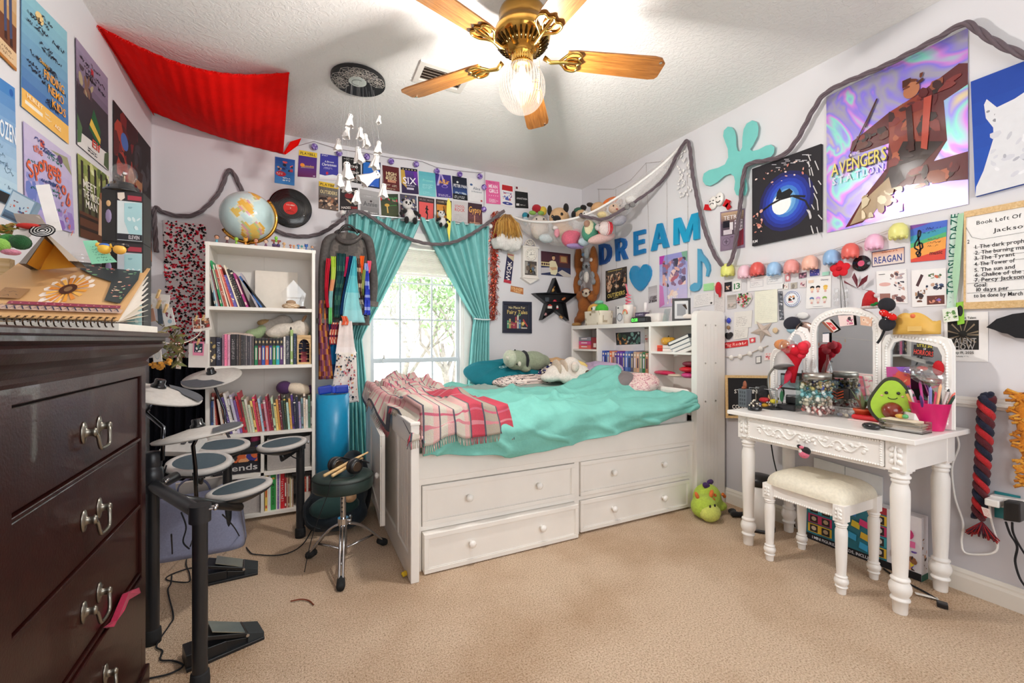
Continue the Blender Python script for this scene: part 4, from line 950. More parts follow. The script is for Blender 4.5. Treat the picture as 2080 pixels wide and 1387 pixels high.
b=B('4a2a58','fabric');q=V((-.075,3.30,Z+.265));b.ell(q,(.05,.05,.045),14);b.obj('pouch',t)
b=B('4a2a58','fabric');b.ell(q+V((.16,0,-.02)),(.03,.04,.03),12);b.obj('pouch_end',t)
b=B('e2d2bc','fabric');b.ell(q+V((.085,-.01,-.012)),(.085,.05,.04),14,rot=RY(.2));b.obj('cream_wrap',t)
def bin_(name,label,x0,x1,z0,z1,col,D=None,sag=.012):
 b=B(col,'fabric');y0,y1=SHY+.03,SHB-.02
 def s(u,v):
  p=u*4;k=int(min(3,p));q=p-k;c=((x0,y0),(x1,y0),(x1,y1),(x0,y1));a,e=c[k],c[(k+1)%4]
  return(a[0]+(e[0]-a[0])*q,a[1]+(e[1]-a[1])*q,z0+(z1-z0)*v-(sag*sin(pi*q)if v>.9 else 0))
 b.grid(s,40,8,sm=0);b.bx(x0,x1,y0,y1,z0,z0+.004)
 if D:flat(b,[(x0,y0,z1-.01),(x1,y0,z1-.01),(x1,y0,z0),(x0,y0,z0)],(0,-1,0),D)
 return b.obj(name,None,label,'bin',solid=.004)
bin_('fabric_bin','grey fabric bin in the right upper cube of the bookcase',-.175,.08,SHZ[1]+.002,.505,'aaa49f')
bin_('fabric_bin','black printed bin with silver script lettering in the left cube',-.46,-.212,SHZ[1]+.002,.50,'26242a',[('b',.05,.1,.95,.62,34,['c03a3a','e0a070','3a3a8a','e8e0d8','2a2a30','d86a3a'],3,.12),('t','Friends',.5,.80,.2,'c9c6c4',.9)])
bin_('fabric_bin','grey fabric bin in the lower left cube near the floor',-.46,-.212,SHZ[0]+.002,.25,'b1aaa5')
b=B('d0447a','plush');b.ell((-.24,3.26,.50),(.03,.05,.03),12);b.ell((-.27,3.28,.515),(.035,.04,.03),12,col='3a2a3a');b.ell((-.33,3.3,.51),(.05,.05,.028),12,col='5a4a5a');b.obj('plush_heap',None,'pink and dark soft toys poking out of the black bin','plush toy')
Z=SHZ[0]
I5=[('eccb62',.014,'yellow picture book',.228),('f0ece4',.008,'thin white book',.215),('dfe6ee',.010,'pale blue book',.222),('2f9a46',.030,'thick green animal book',.225),('efe9e2',.008,'thin white book',.23),('8a6ab0',.010,'violet-topped book',.232),('e4d8cc',.008,'cream book',.225),('d4202c',.023,'thick red book',.228),('a12c34',.012,'dark red book',.20),('c89a80',.009,'tan book',.195),('8a5a4a',.008,'brown book',.19),('d8c890',.008,'straw book',.188),('e8dccc',.008,'cream paperback',.18),('b08a70',.007,'sandy book',.18)]
x=-.183
for i,(c,w,d,h)in enumerate(I5):
 D=spine('c03a2a' if i==0 else 'f4f0e8',3 if i%2 else 1,i)
 if i==3:D=[('e',.5,.1,.3,.03,'e8c040'),('t','My Animal World',.5,.55,.055,'17301c',None,pi/2)]
 book(x,Z,SHY+.03,w-.0008,h,.2,c,0,D,'%s, %s from left in the bottom right cube'%(d,nth(i)),'children books in the bottom cube');x+=w
b=B('3a3434','card');b.bx(-.03,.085,SHY+.05,SHY+.2,Z+.195,Z+.215);b.obj('lying_book',None,'dark book lying flat on small books in the bottom cube','book')
for i,(c,d)in enumerate((('7a2030','wine red'),('d8d0c4','cream'),('2a2a2e','black'),('d0642c','orange'),('b8402c','rust'),('e8e4dc','white'),('a03a44','red'))):
 book(.0+i*.0115,Z+.085,SHY+.04,.0108,.10,.14,c,0,spine('e8d8b8',3,i),'%s small paperback above the white box in the bottom cube'%d,'small paperbacks above the white box')
b=B('ded6cc','card');b.bx(.005,.082,SHY+.03,SHY+.2,Z,Z+.083);b.obj('white_box',None,'small white box in the right corner of the bottom cube','box')
Z=SHT
t=thing('globe','tilted world globe on brass mount standing on the bookcase','globe',(-.21,3.33,Z))
gc=U(503,440,Y=3.33);GR=.158;ax=V((.75,-.1,.62)).normalized()
def land(c):
 d=(V(c)-gc).normalized();n=math.sin(3.1*d.x+1.2)+math.sin(4.3*d.z-2.1*d.x)+math.sin(3.7*d.y+2.2*d.z)+.4*math.sin(9*d.x+7*d.z)
 if n>.95:return('e6b24a','e8c98a','d9a0a8','b8c48a','e4c060')[int((math.sin(5*d.x+6*d.z+3*d.y)+1)*2.49)]
 return 'c3dcdc' if n<.75 else 'd8e4d8'
b=B('b9d8e6','gloss');b.ell(gc,GR,64,col=land,h=40,rot=V((0,0,1)).rotation_difference(ax).to_matrix());b.obj('sphere',t)
sd=ax.cross(V((0,-1,0))).normalized();
b=B('c08a3c','brass')
b.tube([gc+ax*(GR+.008)*cos(a)+sd*(GR+.008)*sin(a)for a in[pi*k/30 for k in range(-1,32)]],.007,8,flat=1.6);b.ell(gc+ax*(GR+.008),.012,10);b.ell(gc-ax*(GR+.008),.012,10);b.obj('meridian_arc',t)
b=B('b8863e','brass');b.lathe([(.075,0),(.07,.008),(.04,.016),(.02,.03)],(gc.x,3.33,Z),24);b.tube([(gc.x,3.33,Z+.01),(gc.x,3.33,max(Z+.02,gc.z-GR-.004))],.012,10);b.obj('base',t)
def figure(px,label,hair,skin,body,h=.05,kind='doll',y=3.20):
 x=U(px,490,Y=y).x;z=Z;t=thing('figurine',label,'figurine',(x,y,z),'tiny figures along the bookcase top');k=h/.05
 b=B('ece8e0','plastic');b.lathe([(.014*k,0),(.013*k,.003*k)],(x,y,z),14);b.obj('stand',t)
 b=B(body,'plastic');b.lathe([(.009*k,.003*k),(.006*k,.014*k),(.004*k,.022*k)],(x,y,z),10);b.obj('body',t)
 b=B(skin,'plastic');b.ell((x,y-.002,z+.034*k),(.0115*k,.010*k,.0115*k),12);hd=b.obj('head',t)
 b=B('18100c','gloss')
 for s in(-1,1):b.ell((x+s*.004*k,y-.0118*k-.001,z+.034*k),(.0016*k,.001,.0022*k),6)
 b.obj('eyes',hd)
 if hair:
  b=B(hair,'plastic');b.ell((x,y+.003,z+.038*k),(.014*k,.010*k,.0125*k),12)
  if kind=='ears':
   for s in(-1,1):b.ell((x+s*.010*k,y,z+.049*k),(.004*k,.003*k,.005*k),8)
  b.obj('hair',t)
for a in((440,'tiny doll with long dark hair at the left end of bookcase top','3a2018','d8a080','5aa8b8'),(461,'tiny pale doll with black bob hair left of the globe base','201814','e8c8b0','5a2a34'),(480,'tiny lime green creature figure below the globe left side',None,'9ccc48','8cc040'),(499,'tiny golden bear figure with ears below the globe','e09c38','e8a848','d89030',.046,'ears'),(520,'tiny doll with auburn wavy hair right of the golden bear','6a2a1c','d89a78','9a5a4a'),(540,'tiny doll with dark hair and plum coat before the little castle','3a2a2c','e4c0a8','7a4a6a'),(577,'tiny wooden peg figure beside the little castle',None,'d8b080','d8b080',.044),(590,'tiny reddish brown figure right of the wooden peg',None,'b8745c','a85a48',.034),(597,'tiny orange figure in the right row',None,'d89a60','c88048',.032),(606,'tiny blue figure with pink top near right end','e07a8a','5aa0c8','3a78b0',.038),(613,'tiny teal figure with cream belly near right end',None,'4aa0a0','d8cc90',.034),(622,'tiny deep blue horned figure second from the right end','2a3a8a','3a70b8','2a5aa0',.04,'ears'),(634,'tiny brown-haired figure at the right end of bookcase top','6a4a34','d8a888','5a8aa8',.034)):figure(*a)
x=U(561,490,Y=3.2).x;t=thing('toy_castle','small brown castle toy with green figure on bookcase top','toy',(x,3.2,Z))
b=B('5a3448','plastic');b.bx(x-.022,x+.022,3.185,3.215,Z,Z+.018);b.ell((x-.012,3.19,Z+.016),(.012,.012,.010),10,col='4a3a6a');b.ell((x+.012,3.19,Z+.016),(.012,.012,.010),10,col='4a3a6a');b.obj('rock_base',t)
b=B('8a4030','plastic');b.bx(x-.018,x-.008,3.19,3.21,Z+.016,Z+.042);b.bx(x+.008,x+.018,3.19,3.21,Z+.016,Z+.042);b.bx(x-.028,x-.006,3.192,3.208,Z+.04,Z+.05);b.bx(x+.006,x+.028,3.192,3.208,Z+.04,Z+.05);b.obj('towers',t)
b=B('7ac030','plastic');b.ell((x,3.195,Z+.062),(.010,.009,.012),10);b.ell((x,3.195,Z+.045),(.007,.006,.010),8);b.obj('green_creature',t)
#corner hangings
pts=[(331,447),(419,456),(417,740),(344,738)]
def suits(b,P):
 r=random.Random(4)
 for i in range(900):
  u,v=r.random(),r.random()
  if r.random()>.55+.45*min(1,abs(v-.05)*3):pass
  c='1a1414' if r.random()<.5 else('c01c2c' if r.random()<.8 else 'e0607a');s=.009*r.uniform(.8,1.25);a=r.uniform(-.6,.6)
  o=(P[0]*(1-u)+P[1]*u)*(1-v)+(P[3]*(1-u)+P[2]*u)*v+V((0,-.0012-.00002*(i%20),0))
  sh=[(0,-1),(.9,.1),(.8,.6),(.4,.75),(0,.4),(-.4,.75),(-.8,.6),(-.9,.1)]if c!='1a1414' else[(-.2,-1),(.2,-1),(.15,-.3),(.9,-.3),(.9,.2),(.4,.3),(.4,.9),(-.4,.9),(-.4,.3),(-.9,.2),(-.9,-.3),(-.15,-.3)]
  b.q([o+V(((x*cos(a)-y*sin(a))*s,0,(x*sin(a)+y*cos(a))*s))for x,y in sh],[tuple(range(len(sh)))],c)
poster('card_suit_hanging','sheer white wall hanging scattered with red and black card suits','wall hanging','B',pts,'d9d2d2',[],fin=suits,off=.012,matn='cloth')
b=B('15161d','cloth')
def drape(u,v):return(-.88+.36*u,3.66+.025*sin(u*38)+.012*sin(u*71+v*3)-.05*u,1.02-1.0*v)
b.grid(drape,90,14);b.obj('black_drape',None,'black pleated cloth hanging in the left corner behind the drums','drape',solid=.004)
t_=2.45
sp=[U(318,688,t=1.62),U(340,697,t=1.75),U(375,696,t=2.0),U(402,681,t=2.3),U(411,664,t=2.55),U(415,650,t=2.6)]
b=B('e6ddd0','fabric');b.tube(spline(sp,6),.0022,5);b.obj('photo_string',None,'thin white string drooping from the dresser to the bookcase','string')
def clip_photo(px,py,w,h,tt,label,D,rot=0,col='efe9e1',th=.001):
 c=U(px,py,t=tt);s=1.0*tt/FPX;hw,hh=w*s/2,h*s/2
 ux=RGT*cos(rot)+V((0,0,1))*sin(rot);uy=V((0,0,1))*cos(rot)-RGT*sin(rot);P=[c-ux*hw+uy*hh,c+ux*hw+uy*hh,c+ux*hw-uy*hh,c-ux*hw-uy*hh]
 t=thing('clipped_photo',label,'photo',c-uy*hh);b=B(col,'paper');slab(b,P,-FWD,th,col);flat(b,P,-FWD,D);b.obj('print',t)
 b=B('b98a52','pine');b.box(c+uy*hh-FWD*.004,(.006,.008,.034),rot=RZ(-TH)@RY(.35));b.obj('clothespin',t)
PP=['c8805a','e8c8a8','5a3a30','b03a3a','8a6a5a','e8e0d8']
clip_photo(400,660,17,27,2.42,'instant photo clipped on the string at the bookcase edge',[('r',.08,.08,.92,.8,'8a5a4a'),('b',.1,.1,.9,.78,22,PP,1,.18)],.06)
clip_photo(416,658,24,26,2.44,'second instant photo clipped overlapping the first by the bookcase',[('r',.1,.08,.92,.8,'6a4a40'),('b',.12,.1,.9,.78,22,PP,2,.18)],.16)
clip_photo(403,722,40,49,2.36,'large blank white card clipped on the string',[],-.02)
clip_photo(403,708,22,28,2.30,'pink-framed small photo clipped over the blank white card',[('r',.12,.12,.88,.78,'2a3448'),('b',.2,.2,.8,.75,12,['e8e0dc','4a7a6a','1a1a22'],3,.16)],-.05,'e88aa8')
clip_photo(319,720,18,30,1.60,'white card with oval drawing clipped near the dresser corner',[('e',.5,.5,.3,.33,'c9cdd0'),('e',.5,.5,.24,.27,'e6e4de')],.12)
clip_photo(364,730,10,38,1.95,'narrow pale card hanging edge-on below the string',[('b',.2,.3,.8,.9,8,['c89a70','d8b898'],4,.2)],-.1,'e4d4c4')
t=thing('dried_flowers','dried olive leaves and yellow blossoms hanging at the dresser corner','flowers',U(335,740,t=1.68));b=B('7c7a45','leaf');r=random.Random(8)
for i in range(90):
 p=U(r.uniform(322,372),r.uniform(655,742),t=1.70+r.uniform(-.03,.03));a=V((r.uniform(-1,1),r.uniform(-.6,.6),r.uniform(-1.6,.2))).normalized()*.022;e=a.cross(FWD).normalized()*.006
 b.q([p-a,p+e-FWD*.004,p+a,p-e+FWD*.004],[(0,1,2,3)],r.choice(('7c7a45','8f8a52','65683c','94865a')))
b.obj('leaves',t);b=B('d8952f','plush')
for x,y in((312,742),(330,740),(322,746),(340,735)):
 p=U(x,y,t=1.66)
 for k in range(9):b.ell(p+V((r.uniform(-.010,.010),r.uniform(-.006,.006),r.uniform(-.008,.008))),.006,6)
b.obj('blossoms',t)
#jacket on hanger with hanging scarves
JY=3.56
J=lambda x,y,o=0:U(x,y,Y=JY-o)
t=thing('denim_jacket','washed black denim jacket on hanger with many coloured ribbons across it','jacket',J(705,640))
def jk(u,v):
 a=2*pi*u;zt_,zb=J(700,474).z,J(700,660).z;cx_=J(706,500).x;hw=.150+.012*v;dp=.045+.02*v
 if v<.12:hw=.06+.09*(v/.12)**.6
 return(cx_+hw*cos(a)*1.0,JY+dp*sin(a)+.006*sin(9*a)*v,zt_+(zb-zt_)*v)
b=B('5b5653','denim');b.grid(jk,40,14,cf=lambda u,v:('5b5653','6b645f','4b4744')[int((u*40*.37+v*5))%3]);b.obj('torso',t)
for s,pts in((-1,[(682,478),(664,492),(657,540),(656,600),(657,655)]),(1,[(732,477),(749,490),(756,535),(759,580),(755,620)])):
 b=B('565250','denim');b.tube(spline([J(x,y,.02)for x,y in pts],5),[.03+.016*min(1,i/5)for i in range(21)],12,flat=.7);sl=b.obj('sleeve',t)
 b=B('6d6763','denim');p,q=J(*pts[-1],.02),J(*pts[-2],.02);d=(p-q).normalized();b.cyl(p-d*.03,p+d*.006,.049,n=14);b.obj('cuff',sl)
b=B('4f4a48','denim');b.tube(spline([J(705,464,-.045),J(690,468,-.03),J(682,474,.02),J(690,487,.06),J(706,492,.075),J(724,487,.06),J(735,474,.02),J(724,468,-.03),J(705,464,-.045)],5),.017,10,flat=.7);cl=b.obj('collar',t)
b=B('b8aca0','fabric');b.tube(spline([J(688,481,.045),J(701,492,.075),J(722,488,.075),J(737,474,.045)],5),.0012,4);b.obj('stitching',cl)
t2=thing('coat_hanger','black plastic coat hanger holding the denim jacket','hanger',J(705,470,-.01))
b=B('1c1a1b','plastic');b.tube(spline([J(686,476),J(695,462),J(705,457),J(716,461),J(727,474)],5),.009,8);b.obj('bar',t2)
b=B('b9b9bc','chrome');b.tube(spline([J(705,456),J(705,444),J(702,436),J(706,430),J(711,434)],5),.002,6);b.obj('hook',t2)
b=B('8f8c90','chrome');hk=V((J(705,430).x,0,J(705,430).z));b.tube([(hk.x,YB,hk.z+.02),(hk.x,JY-.02,hk.z)],.005,8);b.lathe([(.02,0),(.02,.006)],(hk.x,YB,hk.z+.02),14,rot=RX(pi/2));b.obj('wall_hook',None,'small metal wall hook carrying the coat hanger','hook')
def ribbon(name,label,pts,w,cols,m='cloth',o=.10,par=None,cat='scarf',seed=0):
 """a gathered strip of cloth hanging through pixel points; w widths in px"""
 b=B(cols[0],m);P=spline([J(x,y,o)for x,y in pts],5);n=len(P);W_=[w[0]+(w[1]-w[0])*(i/(n-1))for i in range(n)];k=JY/1.06/FPX;vs=[];M=8
 for i,p in enumerate(P):
  for j in range(M+1):q=j/M-.5;vs.append(p+V((q*W_[i]*k,-.012*cos(q*14+i*.15+seed)-.006*cos(i*.4),0)))
 fs=[(i*(M+1)+j,i*(M+1)+j+1,(i+1)*(M+1)+j+1,(i+1)*(M+1)+j)for i in range(n-1)for j in range(M)]
 kk=len(b.c);b.q(vs,fs,cols[0],1)
 if callable(cols[-1]):b.c[kk:]=[C(cols[-1](i/(n-1),j/M))for i in range(n-1)for j in range(M)]
 elif len(cols)>1:b.c[kk:]=[C(cols[min(len(cols)-1,int((i/(n-1))*len(cols)))])if len(cols)<6 else C(cols[int((i*1.7+j*2.3+seed)*1.31)%len(cols)])for i in range(n-1)for j in range(M)]
 o_=b.obj(name,par,None if par else label,None if par else cat,None if par else 'ribbons and scarves on the jacket',solid=.002);return o_
RB=[('crimson cloth ribbon at the left of the jacket front',[(667,525),(664,560),(663,600),(666,625)],(8,5),['c0263a','b82036']),('lime and aqua tie-dye ribbon beside the crimson one',[(677,521),(677,560),(672,600),(671,658)],(9,6),['b4cf4a','c0d460','e0a078','8fc4c4','7ccf80']),('dark green crochet scarf hanging left of centre on jacket',[(693,515),(692,560),(686,600),(684,645)],(17,10),['1f4a46','23524a','1c3a44','3f6a58','24404c','1a4038']),('narrow magenta ribbon right of the green scarf',[(706,522),(703,545),(700,562)],(6,3),['c02a5c','b8285a']),('navy ruffled ribbon slanting down the jacket middle',[(714,520),(708,560),(698,610),(694,640)],(9,7),['10325a','163a66']),('turquoise sheer scarf spreading wide at its hem',[(720,521),(716,570),(716,610),(718,655)],(5,44),['58b8c4','6cc4cc','8fd0d4','9ad4d8']),('patterned brown and cream ribbon right of turquoise scarf',[(727,525),(730,560),(732,600),(738,640)],(7,8),['3a2a2c','8a6a50','d8c8b0','5a3a34','3a3a40','9a8a70']),('bright orange ribbon on the right of the jacket front',[(735,520),(734,540),(734,555)],(9,6),['ec6a2a','e05a22']),('olive print ribbon below the orange one',[(740,548),(737,575),(736,600)],(7,6),['8a9a50','a0a860','6a7a3c']),('royal blue tie-dye ribbon at the right of the jacket',[(744,535),(746,580),(746,610),(745,640)],(8,13),['2c3fb0','3a50c4','8a9ad8','4a5cc8','2c3aa8','a8b4e0']),('small coral pink ribbon at the far right of the jacket',[(750,530),(749,548),(748,555)],(9,4),['e8607a','e8708a']),('grey black camouflage ribbon low on the right',[(733,605),(736,630),(740,644)],(6,14),['3a4048','5a626a','24282e','6a7078','8a9098','30353c'])]
for i,(lab,pts,w,cols)in enumerate(RB):ribbon('ribbon',lab,pts,w,cols,seed=i)
def cloth(name,label,pts,w,cols,cat,seed,o=.06,m='cloth'):return ribbon(name,label,pts,w,cols,m,o,None,cat,seed)
cloth('sequin_scarf','copper and orange sequinned scarf hanging beside the bookcase edge',[(656,610),(657,660),(660,720),(662,770)],(14,26),['7a3a24','8a4a58','a0603c','5a2a3c','c8843c','6a3a5a','9a5a6a'],'scarf',3)
cloth('blue_scarf','deep blue teal scarf hanging behind the pale bags',[(677,650),(674,700),(672,740),(678,768)],(16,22),['24508a','1c6aa0','1a3a6a'],'scarf',4,.04)
cloth('red_print_scarf','red and cream printed scarf bunched under the ribbons',[(684,655),(680,680),(682,700)],(18,22),['b83a34','d8a890','8a2a3a','e8c8a8','c04a3c','5a2a4a'],'scarf',5,.07)
b_=cloth('drawstring_bag','translucent white drawstring bag hanging below the ribbons',[(702,652),(702,680),(702,705),(703,718)],(22,40),['ece0dc','e8dcd8','ede4e2'],'bag',6,.11)
cloth('coral_cloth','small coral cloth folded over the white drawstring bag',[(698,642),(702,652),(700,660)],(10,12),['ee7a58','e8704e'],'cloth',7,.135)
ob=cloth('printed_bag','white tote printed with many small icons hanging lowest',[(704,716),(703,750),(701,790),(700,818)],(34,54),['ece4dc','e6ded8'],'bag',8,.12)
b=B('b84a4a','paper');r=random.Random(6)
for i in range(120):
 v=r.random();c=J(704-4*v+r.uniform(-.5,.5)*(36+18*v),720+96*v,.137);s=r.uniform(.004,.010);k=r.choice((3,4,5,8));a0=r.random()*6
 b.q([c+V((s*cos(a0+2*pi*i_/k)*r.uniform(.5,1),0,s*sin(a0+2*pi*i_/k)))for i_ in range(k)],[tuple(range(k))],r.choice(('b84a4a','3a3a50','5a7a8a','c87a8a','44505a','d8a050','2a2a34')))
b.obj('printed_icons',ob)
#helpers for wall-hung shapes
def bil(P,x,y):return(P[0]*(1-x)+P[1]*x)*(1-y)+(P[3]*(1-x)+P[2]*x)*y
def ext3(b,P,poly,n,th,col=None,side=None):
 """outline (unit square of the quad P, y down) cut from board of thickness th, front towards n"""
 n=V(n).normalized();P=[V(p)for p in P];a=[bil(P,x,y)for x,y in poly];f=[p+n*th for p in a];m=len(poly)
 b.q(f,[tuple(range(m))],col);b.q(a,[tuple(reversed(range(m)))],side or col);return b.q(a+f,[(i,(i+1)%m,m+(i+1)%m,m+i)for i in range(m)],side or col)
LET={'D':[(0,0),(.5,0),(.8,.08),(.97,.27),(1,.5),(.97,.73),(.8,.92),(.5,1),(0,1),(0,.5),(.3,.5),(.3,.82),(.48,.82),(.62,.74),(.69,.6),(.7,.5),(.69,.4),(.62,.26),(.48,.18),(.3,.18),(.3,.499),(0,.499)],'R':[(0,0),(.55,0),(.82,.06),(.95,.2),(.95,.36),(.86,.48),(.7,.55),(1,1),(.66,1),(.42,.6),(.3,.6),(.3,1),(0,1),(0,.3),(.3,.3),(.3,.44),(.52,.44),(.64,.38),(.66,.3),(.64,.22),(.52,.17),(.3,.17),(.3,.299),(0,.299)],'E':[(0,0),(1,0),(1,.18),(.3,.18),(.3,.4),(.9,.4),(.9,.58),(.3,.58),(.3,.82),(1,.82),(1,1),(0,1)],'A':[(.36,0),(.64,0),(1,1),(.72,1),(.65,.78),(.36,.78),(.36,.62),(.6,.62),(.5,.3),(.4,.62),(.359,.62),(.359,.78),(.28,1),(0,1)],'M':[(0,0),(.26,0),(.5,.62),(.74,0),(1,0),(1,1),(.8,1),(.8,.35),(.58,1),(.42,1),(.2,.35),(.2,1),(0,1)]}
HEART=[(.5,.25)]+[(.5+.5*s,y)for s,y in((.12,.1),(.35,.01),(.62,.01),(.85,.1),(.99,.27),(.97,.45),(.8,.64),(.5,.83),(.2,.96),(0,1),(-.2,.96),(-.5,.83),(-.8,.64),(-.97,.45),(-.99,.27),(-.85,.1),(-.62,.01),(-.35,.01),(-.12,.1))]
def braid(name,label,pts,r,col,cat='garland',tw=26.,n=10):
 P=spline(pts,n);b=B(col,'fabric');cum=[0]
 for a,c in zip(P,P[1:]):cum.append(cum[-1]+(c-a).length)
 for k in range(3):
  Q=[]
  for i,p in enumerate(P):
   d=(P[min(i+1,len(P)-1)]-P[max(i-1,0)]).normalized();x,y,_=frame(d);a=cum[i]*tw+2*pi*k/3;Q.append(p+x*cos(a)*r*.55+y*sin(a)*r*.55)
  b.tube(Q,r*.62,6)
 return b.obj(name,None,label,cat)
#theatre programmes on the back wall
GP='theatre programmes on the back wall'
def prog(label,pts,base,D):poster('theatre_programme',label,'programme','B',pts,base,D,GP,off=.004)
def Q4(a,b_,c,d):return[a,b_,c,d]
FAM=['d8b090','3a2a24','8a5a44','e0c0a0','5a4a44','b08060','2a2226']
prog('royal blue theatre programme with red blot, leftmost and apart from the rest',[(559,318),(599.2,325),(598,377),(557.6,371)],'2256a8',[('g',0,0,1,1,'1c4a9c','3f8ad0',8),('b',.1,.12,.9,.5,14,['c03a4a','2a3a7a','d8a080','223','e05a5a'],1,.13),('e',.3,.62,.26,.1,'c8283c'),('s',.4,.72,.9,.9,2,'e8eef4',4,.03),('s',.1,.57,.5,.67,2,'f0e0e0',8,.02)])
prog('purple theatre programme under a yellow lettered banner, top row',[(607.4,304.3),(644.3,310.8),(642.3,360.8),(604.6,358.5)],'4c2a86',[('r',0,0,1,.2,'ecc83a'),('t','PLAYBILL',.5,.1,.10,'221a18',.84),('g',0,.2,1,.6,'4a2a8a','5a2a80',4),('g',0,.6,1,1,'5a2a80','6a1f58',5),('e',.22,.55,.12,.07,'f0902c'),('t','Queendom',.55,.57,.08,'e8b840',.6),('l',[(.15,.65),(.85,.63)],.015,'e8d8a0'),('r',.82,.93,.94,.96,'d8d0e8')])
prog('violet blue programme with white title Christmas and a snowy foot',[(651,311.8),(687,317.2),(687,366.2),(648.5,364.3)],'3c3aa0',[('r',0,.88,1,1,'e8e0e4'),('p',[(0,.8),(.3,.84),(.7,.78),(1,.82),(1,.92),(0,.92)],'eef0f4'),('t','STACY',.25,.05,.05,'f0f0f8',.34),('t','A Brown',.5,.28,.07,'f0f0f8',.5),('t','Christmas',.5,.4,.1,'f4f4fa',.8),('e',.4,.74,.07,.06,'c02a4a'),('s',.2,.5,.8,.58,2,'c8c8e8',3,.02)])
prog('black programme with white and red lettering, partly behind paper ghosts',[(694.8,316.9),(732,322.3),(733.5,373.5),(695.4,366)],'141314',[('t','BEYOND',.5,.36,.09,'e8e4e0',.7),('t','BEAT',.5,.47,.07,'c03a30',.4),('t','DESCENT',.5,.6,.1,'ece8e4',.8),('r',.05,.8,.95,.82,'c8502c'),('s',.1,.85,.9,.96,2,'d8d4d0',5,.02),('s',.1,.06,.9,.12,1,'c8c4c0',6,.02)])
prog('bright blue framed programme behind the lower hanging ghosts',[(735.8,325.4),(773,330),(771.5,383.8),(735,377.7)],'16223c',[('r',.06,.05,.95,.95,'1f6cc4'),('p',[(.06,.5),(.95,.3),(.95,.95),(.06,.95)],'2a62c8'),('e',.75,.42,.16,.08,'2f9ad0'),('s',.1,.9,.9,.95,1,'b8d0f0',7,.02)])
prog('maroon programme with three lines of cream capitals',[(776.6,335),(810,340.8),(812,389.2),(777.7,383.8)],'5a1418',[('t','HIGH',.52,.3,.12,'efdcae',.62),('t','SCHOOL',.52,.42,.09,'efdcae',.62),('t','MUSICAL',.52,.52,.1,'efdcae',.66),('r',.3,.58,.78,.67,'d89a7a'),('t','ON STAGE',.54,.625,.045,'5a1418',.4),('s',.1,.75,.45,.85,2,'d8c8b0',2,.02),('s',.55,.75,.9,.85,2,'d8c8b0',3,.02),('r',.04,.9,.96,.905,'c89a70'),('s',.2,.92,.9,.97,1,'e8d8b8',4,.02)])
prog('programme with a huge three-letter pale title over purple stage light',[(813.8,339.2),(847.4,343.8),(850.5,394.6),(816.6,391.5)],'2a1a44',[('g',0,.0,1,.7,'5a3a9a','2a1840',8),('r',0,0,1,.1,'1a1420'),('d',.05,.02,.95,.1,5,1,.035,'e8d8a0'),('p',[(0,.1),(.22,.1),(.3,.8),(0,.6)],'c8a040'),('p',[(.75,.1),(.95,.1),(1,.7),(.8,.5)],'6a2a9a'),('t','SIX',.5,.5,.26,'efe8f4',.8),('t','THE MUSICAL',.5,.69,.05,'d8d0e8',.6),('r',.3,.77,.72,.85,'c8c0d0')])
prog('plain pale turquoise programme in the middle of the top row',[(850.3,347),(884,352),(885.5,400),(851.5,396.5)],'5fb8c0',[('g',0,0,1,1,'58b0bc','7cc8cc',6),('t','Frozen',.55,.35,.1,'8fd6cc',.6),('s',.2,.5,.85,.7,4,'a8e0e0',2,.02),('s',.2,.8,.8,.95,2,'9ad8dc',3,.02)])
prog('deep purple programme with spotlights and gold script below purple ball',[(883.6,352.6),(915.6,356.4),(919.2,402.2),(887.4,399.7)],'3a2c84',[('p',[(.28,0),(.36,0),(.2,.5),(.05,.5)],'b8a8d8'),('p',[(.36,0),(.44,0),(.7,.5),(.5,.5)],'b8a8d8'),('b',.1,.2,.95,.42,12,['c88a4a','d8a060','8a4a3a'],3,.1),('e',.55,.52,.2,.07,'8a70c0'),('e',.55,.52,.14,.05,'3a2c84'),('t','PARIS',.5,.36,.08,'e0b060',.6),('s',.1,.85,.9,.97,2,'d8c8e8',4,.02)])
prog('night blue programme with curly white title, moon and snowy skyline',[(918.4,356.9),(947.8,362.1),(950,407.6),(920,403.8)],'10182c',[('g',0,.3,1,.75,'0f1626','2a4a8a',6),('e',.35,.24,.07,.045,'e8e8e0'),('t','PETER PAN',.52,.4,.13,'f0f0f0',.88),('b',.05,.66,.95,.75,12,['d8e0e8','a8b8c8'],2,.08),('r',0,.78,1,1,'0c1018'),('s',.08,.82,.92,.96,2,'e0e0e0',5,.02)])
prog('white programme with small blue and red motif and thin grey script',[(951.9,360.8),(980,365.4),(982.2,412),(952.7,408.2)],'e4e2e2',[('e',.18,.28,.1,.045,'3a5a8a'),('t','Alice',.55,.42,.12,'5a6a7a',.5),('t','In Wonderland',.55,.56,.07,'6a7884',.7),('e',.86,.93,.07,.04,'a83a3a')])
prog('hot pink programme with chunky white two-line title',[(986.3,365.4),(1014.4,369.5),(1017,415.2),(987.9,412.8)],'e0629a',[('t','MEAN',.52,.24,.15,'fdf0f6',.62),('t','GIRLS',.54,.44,.15,'fdf0f6',.64),('d',.15,.6,.9,.68,5,1,.03,'f8d8e8'),('s',.1,.04,.9,.1,1,'b83a70',3,.02),('s',.2,.78,.85,.95,3,'fbe4f0',4,.03)])
prog('white programme with red header bar and blue crest',[(1019,373.6),(1042,378),(1043.5,421),(1017,416.4)],'e6e2e4',[('r',.04,.02,.96,.27,'b51a22'),('b',.12,.38,.88,.72,22,['4a5aa8','6a7ac0','3a4a98','c84a4a'],3,.1),('t','Seussical',.5,.36,.07,'3a4a9a',.7),('e',.52,.87,.4,.07,'34408a'),('e',.52,.87,.1,.02,'e6e2e4')])
